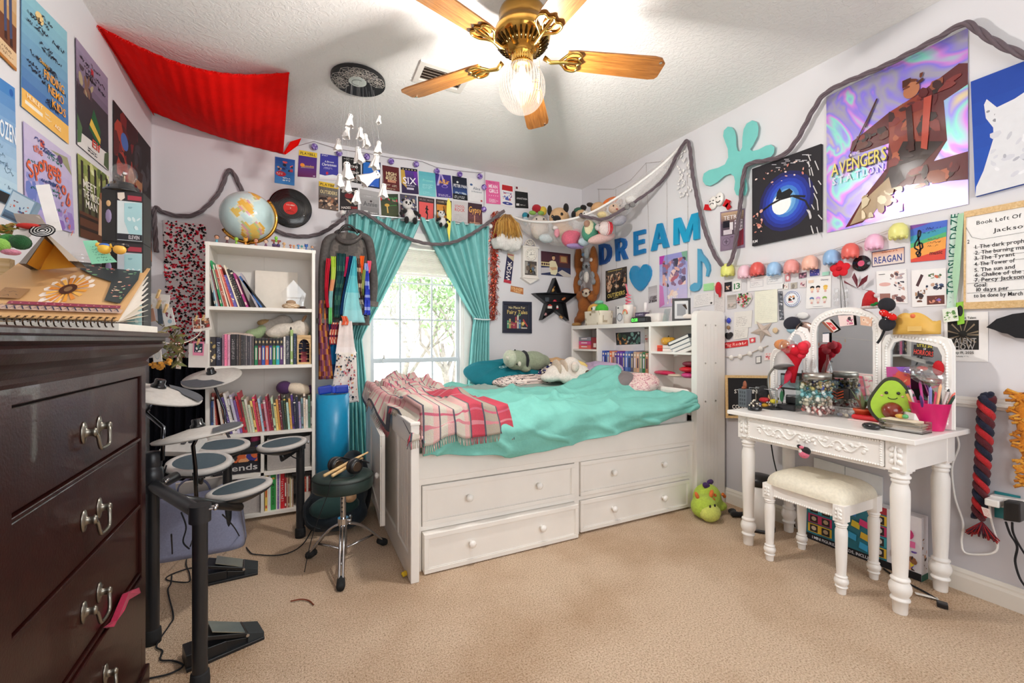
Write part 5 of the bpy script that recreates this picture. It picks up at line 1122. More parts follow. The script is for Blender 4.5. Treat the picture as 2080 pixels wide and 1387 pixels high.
prog('black programme with white top strip and pale serif title, rightmost',[(1046,376.8),(1071.6,381),(1073.4,423.4),(1046.7,421.8)],'121112',[('r',0,0,1,.24,'dedada'),('r',.06,.04,.22,.14,'6a2030'),('t','ANASTASIA',.52,.56,.08,'d8d4d4',.82),('r',.08,.8,.3,.9,'d8d4d4'),('s',.38,.82,.92,.9,1,'c8c4c4',4,.02)])
prog('group photo programme under a yellow lettered banner, lower row',[(647.7,367.7),(687.4,374.6),(687.4,429.2),(647,423)],'6a5a50',[('r',0,0,1,.18,'e8c23a'),('t','PLAYBILL',.5,.09,.09,'221a18',.84),('r',0,.18,1,.5,'5a544e')]+[('r',.04+i*.08,.18,.07+i*.08,.5,'8a847c')for i in range(12)]+[('t','OUTSIDERS',.5,.36,.12,'e8d8a0',.86),('b',.02,.5,.98,.95,46,FAM,5,.1)])
prog('dark programme with a red flower, lower row',[(690.8,380),(727,381.5),(727,427.7),(690,427)],'241e20',[('e',.5,.36,.24,.12,'7a1c20'),('p',[(.3,.5),(.5,.54),(.66,.7),(.6,.7),(.4,.58)],'c8b090'),('t','HADES',.34,.88,.1,'f0e8e0',.5),('t','TOWN',.78,.88,.1,'c03030',.36),('s',.5,.06,.95,.2,2,'b8b0a8',4,.02)])
prog('silvery grey programme with dark serif title, lower row',[(731.5,383),(770.5,390.8),(770,440),(732.3,437)],'a09e9e',[('g',0,0,1,1,'b0aeae','7a7878',6),('t','Annie',.52,.53,.18,'5a5a5e',.74),('e',.56,.42,.06,.04,'3a3438'),('r',.18,.8,.4,.86,'d8d6d4'),('t','TOMORROW',.72,.88,.06,'e8e6e4',.4),('s',.15,.2,.85,.28,1,'c4c2c2',3,.02)])
prog('green and pink dark programme with small golden figure, lower row',[(772.3,393.8),(808.5,394),(810,442),(775,438)],'3a4630',[('g',0,.0,1,1,'2c3a2a','4a5034',6),('b',.35,.15,.95,.35,12,['d87a8a','c84a5a','3a8a4a'],4,.12),('p',[(0,0),(.25,0),(.05,.3),(0,.3)],'c8202c'),('e',.35,.5,.14,.07,'d8a84a'),('p',[(.32,.55),(.38,.55),(.42,.85),(.34,.85)],'e0b868'),('l',[(.5,.52),(.9,.48)],.03,'4aa04a')])
prog('muddled collage programme behind the larger toy panda',[(812.3,393.5),(846,397.7),(847,446),(814,441)],'4a4658',[('b',0,.05,1,.95,40,['6a7a9a','3a3a50','c8b8a8','3a6a8a','8a5a6a','d8d0c8'],7,.12),('t','O',.35,.08,.06,'e0d060'),('r',.38,.2,.58,.28,'8a5aa0')])
prog('salmon red programme with a black dancing silhouette',[(849,398.8),(882.5,403.8),(881.4,452.6),(849.9,448.5)],'3a2a2e',[('r',.06,.2,.94,.96,'e05a58'),('t','MUSIC MAN',.5,.1,.08,'8a7a7a',.8),('p',[(.5,.38),(.56,.36),(.58,.42),(.66,.5),(.56,.52),(.62,.68),(.58,.9),(.5,.9),(.56,.7),(.44,.62),(.5,.5),(.42,.48)],'241618'),('e',.54,.36,.05,.035,'241618'),('s',.2,.9,.8,.95,1,'f0c0b8',3,.02)])
prog('amber programme with small black star-like silhouette beside the yellow streamer',[(885.3,403.8),(917.4,408),(917.4,454),(886.7,451)],'3a302c',[('g',.04,.22,.96,.96,'d88c34','e8a850',5),('t','HAMILTON',.5,.1,.08,'a89880',.8),('p',[(.48,.4),(.52,.4),(.56,.52),(.68,.66),(.34,.66),(.44,.52)],'2a1c14'),('l',[(.5,.42),(.46,.28)],.04,'2a1c14'),('r',.1,.66,.9,.68,'6a4020')])
prog('grey white programme with red title, lower row',[(919.2,407),(949.5,411),(950.3,457.7),(919.2,454.5)],'c9c4c4',[('t','SCHOOL',.48,.22,.11,'c84a4a',.66),('t','ROCK',.48,.37,.13,'c84848',.66),('s',.1,.55,.9,.85,5,'b4aeae',3,.015),('r',.12,.9,.5,.96,'4a4446'),('r',.56,.9,.92,.96,'4a4446')])
prog('dark plum programme with gold script title, end of lower row',[(950.6,411),(979,415),(980,458.6),(950.3,456)],'3c2430',[('g',0,.3,1,1,'5a3040','6a4038',5),('t','Gypsy',.5,.3,.26,'efb45a',.86),('s',.1,.5,.9,.75,4,'8a5a60',4,.02),('r',.42,.55,.5,.9,'c89078'),('s',.1,.86,.9,.95,2,'d8b090',5,.03)])
DB=[(638.8,298.2),(689,310.8),(745.4,318.2),(794.6,327.7),(845.4,333.5),(887.7,347.4),(934,354),(975,358),(983.3,380),(983,425)]
b=B('8a7a80','fabric');gp=[(606,296),(638,287),(652,292),(689,303),(745,311),(794,320),(845,326),(858,328),(887,340),(934,347),(975,351),(985,348),(984,380),(983,425)]
b.tube([WB(x,y,.02)for x,y in gp],.0018,5);b.obj('ball_garland_string',None,'thin string of the purple ball garland along the wall top','string')
ORD=['first','second','third','fourth','fifth','sixth','seventh','eighth','ninth','lowest']
for i,(x,y)in enumerate(DB):
 b=B('7b5cb0','gloss');p=WB(x,y,.035);r=random.Random(i);n=12;R_=.026
 b.ell(p,R_,n,col=lambda c:r.choice(('7b5cb0','9478c8','5f4494','b8a4e0')));b.sm=[0]*len(b.sm);o=b.obj('disco_ball',None,'purple mirrored ball on the garland string, %s from the left'%ORD[i],'ornament','purple balls on the garland')
b=B('141315','gloss');rc=WB(590,423,.004);Rr=RX(pi/2)
b.lathe([(.004,.001),(.152,.001),(.153,.003),(.152,.004),(.06,.0042),(.004,.0042)],rc,64,rot=Rr);t=tag(b.obj('vinyl_record',None),'black vinyl record with red label fixed on the back wall','record')
b=B('2a292b','gloss')
for k in range(9):rr=.066+k*.0092;b.lathe([(rr,.0044),(rr+.0012,.0046),(rr+.0024,.0044)],rc,64,rot=Rr,cap=0)
b.obj('grooves',t)
b=B('d8322c','paper');b.lathe([(.004,.0044),(.05,.0048)],rc,40,rot=Rr,cap=0);flat(b,[rc+V((-.05,-.005,.05)),rc+V((.05,-.005,.05)),rc+V((.05,-.005,-.05)),rc+V((-.05,-.005,-.05))],(0,-1,0),[('t','COLUMBIA',.5,.26,.1,'f0e0d0',.6),('s',.2,.65,.8,.82,2,'2a1a1a',3,.02),('e',.5,.5,.04,.04,'e8e0d8')]);b.obj('paper_label',t)
CC='84c4c2'
def curtain(label,xt,tie,bot,inner,zt=2.185,seed=0):
 """xt (left, right) at the rod, tie (left, right, z), bot (left, right, z); inner edge index 0/1 bows"""
 def fn(u,v):
  zb=bot[2];z=zt-(zt-zb)*v;vt=(zt-tie[2])/(zt-zb)
  if v<vt:
   k=v/vt;e=[xt[i]+(tie[i]-xt[i])*(k**1.12 if i==inner else k)for i in(0,1)]
  else:
   k=(v-vt)/(1-vt);e=[tie[i]+(bot[i]-tie[i])*(k**.75)for i in(0,1)]
  x=e[0]+(e[1]-e[0])*u;w=(e[1]-e[0]);q=min(1,w/.55)
  y=YB-.085+(.012+.022*q)*sin(u*2*pi*7+1.5*sin(v*4+seed)+seed)+.012*sin(u*2*pi*17+seed*2)*(1 if v<.08 else .45)
  if abs(v-vt)<.02:y=YB-.085+.02*sin(u*2*pi*7)
  return(x,y,z+(.012*sin(u*50)if v>.97 else 0))
 b=B(CC,'cloth');b.grid(fn,110,60);return b.obj('curtain',None,label,'curtain','turquoise curtains at the window',solid=.002)
curtain('turquoise curtain left of the window, partly behind the denim jacket',(.375,.955),(.36,.475,1.15),(.30,.56,.12),1,2.16,0)
curtain('turquoise curtain right of the window, gathered by a white tieback',(.955,1.60),(1.46,1.61,1.33),(1.36,1.61,.30),0,2.20,2)
b=B('e8e8e8','steel');b.cyl((.33,YB-.075,2.165),(1.63,YB-.075,2.205),.009,n=12);ro=tag(b.obj('curtain_rod',None),'slim white rod carrying the turquoise curtains','curtain rod')
for p in((.33,YB-.075,2.165),(1.63,YB-.075,2.205)):b=B('efebe6','white_paint');b.ell(p,.022,12);b.obj('finial',ro)
b=B('e6eef0','cloth');b.tube(spline([(1.455,YB-.10,1.335),(1.50,YB-.125,1.328),(1.56,YB-.13,1.325),(1.612,YB-.10,1.33),(1.63,YB-.03,1.335)],5),.012,8,flat=.5);b.obj('curtain_tieback',None,'white tieback around the right turquoise curtain','tieback')
RP=[(318,512),(315,470),(315,424),(330,430),(360,438),(395,436),(425,415),(448,385),(460,354),(468,346),(478,358),(490,384),(505,412),(530,440),(556,465),(585,477),(622,480),(655,472),(690,450),(712,431),(735,431),(760,445),(800,470),(840,488),(880,496),(920,492),(960,474),(1000,446),(1024,428)]
braid('rope_garland','grey knitted rope garland swagged across the back wall and curtains',[WB(x,y,.022 if x<690 else .15)for x,y in RP],.014,'6a6063')
PA,PB,PC,PD=U(196,50,Z=2.735),U(587,147,Z=2.735),U(575,312,Y=3.815),V((-.895,3.81,2.72))
def rc_(u,v):
 p=(PA*(1-u)+PB*u)*(1-v)+(PD*(1-u)+PC*u)*v;s=sin(pi*u)*(.10-.075*v)+.07*sin(pi*v)*sin(pi*u)
 p=V(p);p.z-=s;p.z=min(p.z,2.735);p.z+=.006*sin(u*90+5*v)*.5*(1 if 0<v<1 else .4);return p
b=B('ec0d06','cloth');b.grid(rc_,120,30);rd=tag(b.obj('red_cloth',None,solid=.003),'bright red fringed cloth slung under the ceiling corner','cloth')
b=B('ec0d06','fabric')
for i in range(150):
 u=i/149;p=V(rc_(u,0));b.tube([p,p+V((RN.uniform(-.01,.01),-.012,-.012+RN.uniform(-.008,.008)))],.0016,3)
 p=V(rc_(0,u));b.tube([p,p+V((.006,RN.uniform(-.01,.01),-.02))],.0016,3)
b.obj('fringe',rd)
b=B('ec0d06','cloth');P=[WB(575,312,.02),WB(590,288,.05),WB(612,281,.05),WB(606,295,.05),WB(580,314,.03)];b.q(P,[tuple(range(5))]);b.obj('loose_corner',rd,solid=.004)
dc=U(728,168,Z=2.715);t=thing('ghost_mobile','round black disc with white web hung at the ceiling carrying ghosts','mobile',dc)
b=B('151316','card');b.cyl(dc,dc+V((0,0,.022)),.158,n=40);b.obj('disc',t)
b=B('d8d0c8','paper');r=random.Random(2);zz=dc.z-.0012
for cx_,cy_ in((-.09,.05),(.0,.07),(.08,.06),(-.02,.1),(.12,.0),(-.12,.0),(.05,.11)):
 o=dc+RGT*cx_-FWD*cy_;o.z=zz;A=[r.random()*.3+2*pi*k/9 for k in range(9)]
 def cl(p):
  d=p-dc;d.z=0
  return p if d.length<.154 else V((dc.x,dc.y,zz))+d.normalized()*.154
 for a in A:b.tube([o,cl(o+V((cos(a)*.06,sin(a)*.06,0)))],.0012,3)
 for rr in(.02,.038,.055):b.tube([cl(o+V((cos(a)*rr,sin(a)*rr,0)))for a in A],.0011,3,closed=1)
b.obj('web',t)
b=B('c9cfc9','paper');b.cyl(V((dc.x,dc.y,zz-.001))-FWD*.015,V((dc.x,dc.y,zz-.004))-FWD*.015,.052,n=28);b.tube([V((dc.x,dc.y,zz-.005))-FWD*.01+RGT*.035*cos(a)+FWD*.03*sin(a)for a in[pi*.55+k*.25 for k in range(17)]],.0014,4,'55585a');b.obj('moon',t)
b=B('8a8a8c','fabric')
GH=[(711,244,22,1),(770,242,14,0),(705,268,20,1),(732,270,20,1),(743,284,22,1),(687,293,20,1),(768.5,298.5,22,1),(728.5,313,26,1),(763,327,26,1),(705,346,30,1),(753,360,36,1),(690,366,22,1),(706,376,22,1),(779,386,24,1),(724,399,22,1)]
GO=['uppermost left','uppermost right narrow','second left','upper middle','just below the upper middle','left side with two dark eyes','right side','middle of the cluster','right of centre lower','in front of the black programme','tipped sideways over the blue programme','left of the silver programme','over the lower dark programme','lowest at the right','lowest at the left']
for i,(x,y,h,e)in enumerate(GH):
 p=U(x,y,Y=dc.y+((i*37)%11-5)*.022);k=h/885*p.y/1.05;g=thing('paper_ghost','white tissue ghost hanging from the web disc, '+GO[i],'ghost',p,'paper ghosts on the mobile');r=random.Random(i)
 b=B('f0ece8','cloth');ph=r.random()*6;tl=RY(1.0)if i==10 else RY(r.uniform(-.2,.2));n=28
 prof=[(.02,.56),(.15,.53),(.22,.43),(.22,.32),(.19,.24),(.21,.05),(.29,-.25),(.36,-.62)];vs=[]
 for j,(rr,z)in enumerate(prof):
  for q in range(n):a=2*pi*q/n;w=rr*(1+(.28*sin(4*a+ph)+.12*sin(9*a))*max(0,(j-3)/4));vs.append(p+tl@V((w*cos(a)*k,w*sin(a)*k,(z+(.08*sin(3*a+ph)if j==7 else 0))*k)))
 b.q(vs,[(j*n+q,j*n+(q+1)%n,(j+1)*n+(q+1)%n,(j+1)*n+q)for j in range(7)for q in range(n)],sm=1);b.obj('tissue',g)
 b=B('18161a','paper')
 for s in(-1,1):b.ell(p+tl@V((s*.08*k,-.22*k,.38*k)),(.03*k,.012*k,.04*k),6)
 b.obj('eyes',g)
 b=B('d8d8d8','fabric');tp=p+tl@V((0,0,.5*k));tq=V((dc.x+(p.x-dc.x)*.6,dc.y+(p.y-dc.y)*.6,dc.z));b.tube([tp,tq],.0006,3);b.obj('thread',g)
vq=[U(855,120,Z=2.739),U(957,152,Z=2.739),U(935,187,Z=2.739),U(838,161,Z=2.739)]
t=thing('ceiling_vent','white slatted air vent in the ceiling behind a fan blade','vent',(vq[0]+vq[2])/2)
b=B('ddd6cf','white_paint')
for(a0,a1)in(((0,0,1,.16)),None),((0,.84,1,1),None),((0,.16,.1,.84),None),((.9,.16,1,.84),None):
 x0,y0,x1,y1=a0;slab(b,[bil(vq,x,y)for x,y in rectq(x0,y0,x1,y1)],(0,0,-1),-.012,'ddd6cf')
b.obj('frame',t)
b=B('2e231c','matte');b.q([bil(vq,x,y)for x,y in rectq(.08,.14,.92,.86)],[(0,1,2,3)]);b.obj('duct',t)
for k in range(5):
 y=.2+k*.13;b=B('e2d4c2','white_paint');P=[bil(vq,x,q)for x,q in rectq(.1,y,.9,y+.085)];P[2]=P[2]-V((0,0,.002));P[3]=P[3]-V((0,0,.002));P[0]=P[0]-V((0,0,.014));P[1]=P[1]-V((0,0,.014));slab(b,P,(0,0,-1),.001,'e2d4c2');b.obj('slat',t)
t=thing('tinsel_boa','red and copper tinsel boa hanging right of the curtain','garland',WB(1003,640,.04));b=B('c0402a','foil');r=random.Random(5)
for i in range(1500):
 v=r.random();y=428+(648-428)*v;x=1006-5*v+r.gauss(0,4.2);p=WB(x,y,.03+r.uniform(-.018,.018));d=V((r.gauss(0,.7),r.gauss(0,.5),-r.uniform(.3,1.3))).normalized()*.026;s=d.cross(V((r.random(),r.random(),.3))).normalized()*.0022
 b.q([p-s,p+s,p+d+s,p+d-s],[(0,1,2,3)],r.choice(('c0402a','d8583a','a82c22','e08a68','c83428')))
b.obj('strands',t)
t=thing('tufted_hat','golden straw fringe over white fluff hung at the curtain end','headdress',WB(1030,505,.08));b=B('d2a04c','fabric');r=random.Random(6)
hc=WB(1030,440,.10)
for i in range(340):
 a=r.uniform(-pi,0)*1.0+r.uniform(-.3,.3);l=r.uniform(.10,.155)*(1.55 if False else 1);p0=hc+V((r.uniform(-.035,.035),r.uniform(-.02,.02),r.uniform(-.01,.02)));dx=cos(a)*r.uniform(.3,1.);q=p0+V((dx*.10,sin(a)*.05,-l*.55));e=p0+V((dx*.145,sin(a)*.075,-l*1.5))
 b.tube([p0,q,e],[.003,.003,.0016],4,r.choice(('d2a04c','c08c3c','e0b464','b8833a')))
b.obj('straw_fringe',t)
b=B('f0ece6','plush')
for i in range(110):
 a=r.uniform(0,2*pi);p=hc+V((cos(a)*.12*r.random()**.5,r.uniform(-.03,.05),-.20-.055*abs(cos(a*1.0))*r.random()-r.uniform(0,.05)));b.ell(p,r.uniform(.028,.045),8)
for q in range(9):b.ell(hc+V((.05,.035,.012-.03*q)),.035,8)
b.obj('white_fluff',t,remesh=.016,smooth=3)
b=B('e9dd62','paper');ys=[(911,402),(916,412),(917,440),(913,491),(909,470),(907,430),(908,410)];P=[WB(x,y,.17+.004*(i%2))for i,(x,y)in enumerate(ys)];b.q(P+[p+V((0,.003,0))for p in P],[tuple(range(7)),tuple(range(13,6,-1))]+[(i,(i+1)%7,7+(i+1)%7,7+i)for i in range(7)]);b.obj('paper_streamer',None,'pointed yellow paper streamer hanging over the curtain top','streamer')
def panda(c,k,label):
 c=V(c);t=thing('plush_panda',label,'plush toy',c,'toy pandas on the curtain top')
 b=B('ece8e4','plush');b.ell(c,(.045*k,.04*k,.055*k),12);b.ell(c+V((-.02*k,-.01,.085*k)),(.044*k,.04*k,.040*k),12);b.obj('body',t)
 b=B('161416','plush')
 for s in(-1,1):b.ell(c+V((-.02*k+s*.034*k,0,.12*k)),.014*k,8);b.ell(c+V((-.02*k+s*.016*k,-.045*k,.09*k)),(.010*k,.006*k,.013*k),8)
 b.ell(c+V((-.02*k,-.05*k,.075*k)),(.008*k,.005*k,.005*k),8);b.obj('face_and_ears',t)
 for s in(-1,1):
  b=B('161416','plush');b.ell(c+V((s*.05*k,-.02*k,.02*k)),(.03*k,.02*k,.018*k),10,rot=RY(s*.5));b.ell(c+V((s*.075*k,-.025*k,.0)),.017*k,8);b.obj('arm',t)
  b=B('161416','plush');b.ell(c+V((s*.035*k,-.045*k,-.055*k)),(.02*k,.03*k,.03*k),10);b.obj('leg',t)
panda(WB(832,437,.15),1.0,'larger black and white toy panda sitting on the left curtain top');panda(WB(899,450,.15),.72,'smaller toy panda behind the yellow streamer on the right curtain')
poster('bumper_sticker','slanted navy bumper sticker with four big white letters','sticker','B',[(1030.5,513),(1044.8,516),(1038,576.5),(1023,573)],'27264a',[('p',[(.0,0),(1,.0),(1,.25),(.1,.12)],'c8b898'),('t','WSQK',.5,.6,.15,'f0e8e4',None,-pi/2),('r',.0,.9,1,1,'b83040'),('r',.08,.04,.9,.07,'a03a50')])
poster('wall_decal','small orange cut-out lettered sign above the framed print','sign','B',[(1038,580),(1063,585),(1063,598),(1037,592)],'b8703c',[('t','STRANGER',.5,.36,.42,'f0c890',.9),('t','THINGS',.5,.78,.3,'f0c890',.56),('r',.05,.03,.95,.09,'8a4a28')],th=.006)
t=thing('wall_clock','ornate white wall clock with round dial and glazed case','clock',WB(1073,572,.03));K=[WB(1057,501,0),WB(1089,505,0),WB(1087,566,0),WB(1058,563,0)]
x0,x1,z1,z0=K[0].x+.005,K[1].x-.005,K[0].z-.01,K[3].z;cx_=(x0+x1)/2
b=B('ece6de','white_paint');b.bx(x0,x1,YB-.05,YB,z0,z1);b.bx(x0-.008,x1+.008,YB-.058,YB,z1-.004,z1+.014);b.bx(x0-.01,x1+.01,YB-.058,YB,z0-.014,z0);
b.ext([(x0-cx_-.008,0),(x1-cx_+.008,0),(.02,-.04),(0,-.05),(-.02,-.04)],(cx_,YB-.001,z0-.014),(1,0,0),(0,0,1),.045);b.obj('case',t,bev=.003)
b=B('e8e0d6','white_paint')
b.tube([(cx_+.06*cos(a),YB-.04,z1+.014+.07*sin(a))for a in[pi*k/12 for k in range(13)]],.006,6)
for k in range(1,6):a=pi*k/6;b.tube([(cx_,YB-.04,z1+.02),(cx_+.055*cos(a),YB-.04,z1+.014+.065*sin(a))],.004,5);b.ell((cx_+.035*cos(a),YB-.04,z1+.02+.04*sin(a)),.008,6)
b.obj('crest',t)
zc=z1-.07
b=B('f2ede2','paper');b.lathe([(.002,.055),(.052,.055)],(cx_,YB,zc),32,rot=RX(pi/2),cap=0);fc=b.obj('dial',t)
b=B('2a2624','paper')
for k in range(12):a=2*pi*k/12;p=V((cx_+.042*sin(a),YB-.0565,zc+.042*cos(a)));b.txt('12 1 2 3 4 5 6 7 8 9 10 11'.split()[k],p,(1,0,0),(0,0,1),.011)
b.obj('numerals',fc)
b=B('1c1a1a','paper');b.tube([(cx_-.02,YB-.0575,zc-.004),(cx_+.034,YB-.0575,zc+.003)],.0015,4);b.tube([(cx_,YB-.058,zc),(cx_+.002,YB-.058,zc+.024)],.002,4);b.obj('hands',fc)
b=B('e8e2d8','white_paint');b.tube([(cx_+.056*cos(a),YB-.055,zc+.056*sin(a))for a in[2*pi*k/32 for k in range(32)]],.006,6,closed=1);b.obj('dial_ring',t)
b=B('4a4440','matte');b.bx(x0+.018,x1-.018,YB-.052,YB-.05,z0+.02,zc-.065);flat(b,[V((x0+.018,YB-.0525,zc-.065)),V((x1-.018,YB-.0525,zc-.065)),V((x1-.018,YB-.0525,z0+.02)),V((x0+.018,YB-.0525,z0+.02))],(0,-1,0),[('r',.0,.05,.25,.9,'9a948c'),('r',.78,.3,1,.95,'a8a29a'),('b',.1,.2,.9,.95,10,['34302e','6a5a4c','5a6a7a'],2,.2)]);b.obj('case_window',t)
b=B('c8a860','brass');b.lathe([(.001,.054),(.016,.055),(.001,.058)],(cx_,YB,z0+.06),16,rot=RX(pi/2));b.tube([(cx_,YB-.055,z0+.06),(cx_,YB-.055,zc-.06)],.0015,4);b.obj('pendulum',t)
poster('photo_print','photo print of a person in white shirt sitting with folded arms at a counter','photo','B',[(1099,509.5),(1159,516),(1159,563),(1099.3,557.6)],'4a2a30',[('r',0,0,1,.4,'4a2430'),('r',.62,.1,.9,.42,'8a4a34'),('r',.66,.15,.86,.38,'b08a5a'),('r',0,.45,.3,.62,'d8c890'),('d',0,.47,.3,.6,4,1,.035,'4a2a34'),('r',0,.62,1,1,'2a3054'),('p',[(0,.7),(.35,.66),(.35,.85),(0,.95)],'c8c4c8'),('p',[(.55,.85),(.7,.72),(1,.9),(1,1),(.75,1)],'c8c0b8'),('p',[(.27,.42),(.36,.36),(.48,.38),(.55,.6),(.54,.86),(.48,.97),(.32,.95),(.28,.75)],'e4dab4'),('p',[(.28,.66),(.5,.62),(.54,.72),(.36,.78)],'d0a880'),('e',.41,.24,.05,.1,'d8a880'),('p',[(.35,.2),(.38,.11),(.46,.12),(.47,.22),(.44,.17),(.37,.19)],'2a1a18')])
t=thing('framed_saying','navy framed print reading No Place For Fairy Tales above books','framed print',WB(1049,676));P=[WB(1020.5,612,.002),WB(1078.5,613.5,.002),WB(1078.8,677,.002),WB(1020,676,.002)]
b=B('1f2336','plastic');n=V((0,-1,0))
for q in(rectq(0,0,1,.1),rectq(0,.9,1,1),rectq(0,.1,.13,.9),rectq(.87,.1,1,.9)):slab(b,[bil(P,x,y)+n*.02 for x,y in q],n,.02,'1f2336')
b.obj('frame',t,bev=.002)
b=B('2b2a38','paper');I=[bil(P,x,y)+n*.012 for x,y in rectq(.1,.08,.9,.92)];slab(b,I,n,.002,'2b2a38');r=random.Random(3)
flat(b,I,n,[('t','No Place For',.48,.13,.09,'d8c894',.72),('t','Fairy Tales',.5,.3,.14,'dcc070',.88)]+[('r',.06+i*.085,.92-h,.125+i*.085,.92,c)for i,(h,c)in enumerate(zip((.3,.36,.26,.22,.44,.5,.34,.25),('5aa07a','c8b070','9a3a4a','c04a5a','a03c48','d8d0c0','4a7aa8','7a6a40')))]+[('r',.07+i*.085,.9-h*.6,.115+i*.085,.92-h*.5,c)for i,(h,c)in enumerate(zip((.3,.36,.26,.22,.44,.5,.34),('d8d0a8','3a6a5a','d8a070','e0c0a0','d8c870','8a4a7a','c8d0d8')))]+[('e',.58,.4,.06,.05,'7ab070'),('e',.58,.4,.03,.025,'2b2a38'),('p',[(.66,.75),(.78,.62),(.84,.7),(.74,.82)],'d8c070'),('p',[(.72,.6),(.76,.56),(.95,.82),(.92,.86)],'c04a44'),('r',.66,.88,.92,.92,'d8d0c0')]);b.obj('print',t)
t=thing('star_shelf','black star-shaped shadow box with little ornaments on the back wall','shelf',WB(1121,652));S=[(1121.5,565.5),(1133,595),(1166.5,598),(1142,616),(1148.5,652),(1122,632),(1094,650.5),(1104,617),(1078,596.5),(1110,595)]
S3=[WB(x,y,0)for x,y in S];ce=WB(1121.5,610);b=B('17171a','plastic');m=10
i3=[p+(ce-p).normalized()*.014 for p in S3];dpt=V((0,-.07,0))
b.q([p+dpt for p in S3]+[p+dpt for p in i3]+S3+i3,[f for i in range(m)for f in((i,(i+1)%m,m+(i+1)%m,m+i),(i,(i+1)%m,2*m+(i+1)%m,2*m+i),(m+i,m+(i+1)%m,3*m+(i+1)%m,3*m+i))]);b.obj('rim',t)
b=B('1d1e20','plastic');b.q([p+V((0,-.004,0))for p in S3],[tuple(range(m))]);b.obj('back_panel',t)
b=B('141416','plastic');
for a,c in(((1106,614),(1140,614)),((1109,597),(1133,597))):p,q=WB(*a),WB(*c);b.q([p+V((0,-.068,.003)),q+V((0,-.068,.003)),q+V((0,0,.003)),p+V((0,0,.003)),p+V((0,-.068,-.004)),q+V((0,-.068,-.004)),q+V((0,0,-.004)),p+V((0,0,-.004))],[(0,1,2,3),(7,6,5,4),(0,4,5,1),(1,5,6,2),(3,2,6,7),(0,3,7,4)])
b.obj('shelf_boards',t)
def trinket(x,y,label,fn,nm='ornament'):
 b=B('ccc','gloss');fn(b,WB(x,y,.035));b.obj(nm,None,label,'ornament','ornaments in the star shelf')
trinket(1122,589,'tan bowl with stick in the top of the star shelf',lambda b,p:(b.ell(p,(.025,.018,.022),10,'d8a860'),b.tube([p,p+V((.03,0,.04))],.005,6,'c08a50')))
trinket(1111,609,'grey miniature gate in the left arm of the star shelf',lambda b,p:[b.bx(p.x-.02+i*.012,p.x-.014+i*.012,p.y-.005,p.y+.005,p.z-.02,p.z+.025,'5a6068')for i in range(4)])
trinket(1127,611,'small red cap ornament in the middle of the star shelf',lambda b,p:(b.ell(p,(.02,.016,.014),10,'c8283a'),b.ell(p-V((0,0,.008)),(.028,.02,.006),10,'c8283a')))
trinket(1145,607,'copper seed ornament in the right arm of the star shelf',lambda b,p:b.ell(p,(.03,.015,.014),10,'b8683c',rot=RY(-.5)))
trinket(1116,623,'tiny red and white house in the star shelf',lambda b,p:(b.bx(p.x-.025,p.x+.025,p.y-.01,p.y+.01,p.z-.018,p.z+.008,'e8e0d8'),b.ext([(-.03,0),(.03,0),(0,.02)],(p.x,p.y+.012,p.z+.008),(1,0,0),(0,0,1),.024,'c83a30')))
trinket(1132,624,'tiny white figure with red base in the star shelf',lambda b,p:(b.ell(p,(.012,.012,.02),8,'ece4dc'),b.ell(p-V((0,0,.014)),(.016,.014,.008),8,'b83040')))
trinket(1108,638,'pink round trinket low in the star shelf left leg',lambda b,p:(b.ell(p,.016,10,'e0a0a0'),b.ell(p+V((-.012,0,-.006)),.010,8,'f0e0d8')))
trinket(1140,643,'tan wooden trinket low in the star shelf right leg',lambda b,p:b.box(p,(.03,.02,.035),'c89a60',RY(.5)))
#corner hammock with soft toys
HL,HR,HC=WB(1036,438,.01),WR(1388,292,.01),V((XR-.03,YB-.03,2.38))
hn=V((HR.y-HL.y,-(HR.x-HL.x),0)).normalized();hn=hn if hn.x>0 else-hn
def HM(px,py,off=.05):
 r_,u_=(px-CX)/FPX,(CY-py)/FPX;d=V((ST+r_*CT,CT-r_*ST,u_));t=(hn.dot(HL)+off)/hn.dot(V((d.x,d.y,0)));return V((0,0,CAMH))+d*t
t=thing('toy_hammock','white mesh corner hammock full of soft toys','hammock',HM(1165,505))
FE=spline([HL,HM(1062,447,0),HM(1100,451,0),HM(1145,448,0),HM(1190,436,0),HM(1235,413,0),HM(1300,370,0),HM(1350,330,0),HR],5);nF=len(FE)-1
def net(u,v):
 p=FE[min(nF,int(round(u*nF)))];k=2*u;e=HL.lerp(HC,k)if k<1 else HC.lerp(HR,k-1);s=sin(pi*u)**.7
 q=p.lerp(e,v);q=V(q);q.z-=.30*s*sin(pi*min(1,v*1.0))**.6*(1-.25*v)
 if u<.5:q.y=min(q.y,YB-.012)
 q.x=min(q.x,XR-.012);return q
b=B('f0ecea','netting');b.grid(net,nF,16);b.obj('net',t)
b=B('f2eeea','fabric');b.tube(FE,.011,8);b.obj('edge_band',t)
b=B('c9c9cc','chrome');b.ell(HL,.012,8);b.obj('hook',t);b=B('c9c9cc','chrome');b.ell(HR,.012,8);b.obj('hook',t)
HS=.0049
def toy(label,px,py,off,rad_,col,extra=(),rot=None,more=()):
 c=HM(px,py,off);sc=HS;parts=[(c,[q*sc for q in rad_],rot)]
 for dx,dy,rr in more:parts.append((c+RGT*dx*sc-V((0,0,dy*sc)),[q*sc for q in rr]))
 F=[]
 for nm,cl,m,ps in extra:F.append((nm,cl,m,[(c+RGT*a*sc-V((0,0,bb*sc))-FWD*f_*sc,[q*sc for q in rr])for a,bb,f_,rr in ps]))
 plush('plush_toy',label,col,parts,F,.011,'plush toy','soft toys in the hammock')
EY=lambda x,y,f,s=2.2,k=1.6:('eyes','141214','gloss',[(-x,y,f,(k,k*.6,s*.8)),(x,y,f,(k,k*.6,s*.8))])
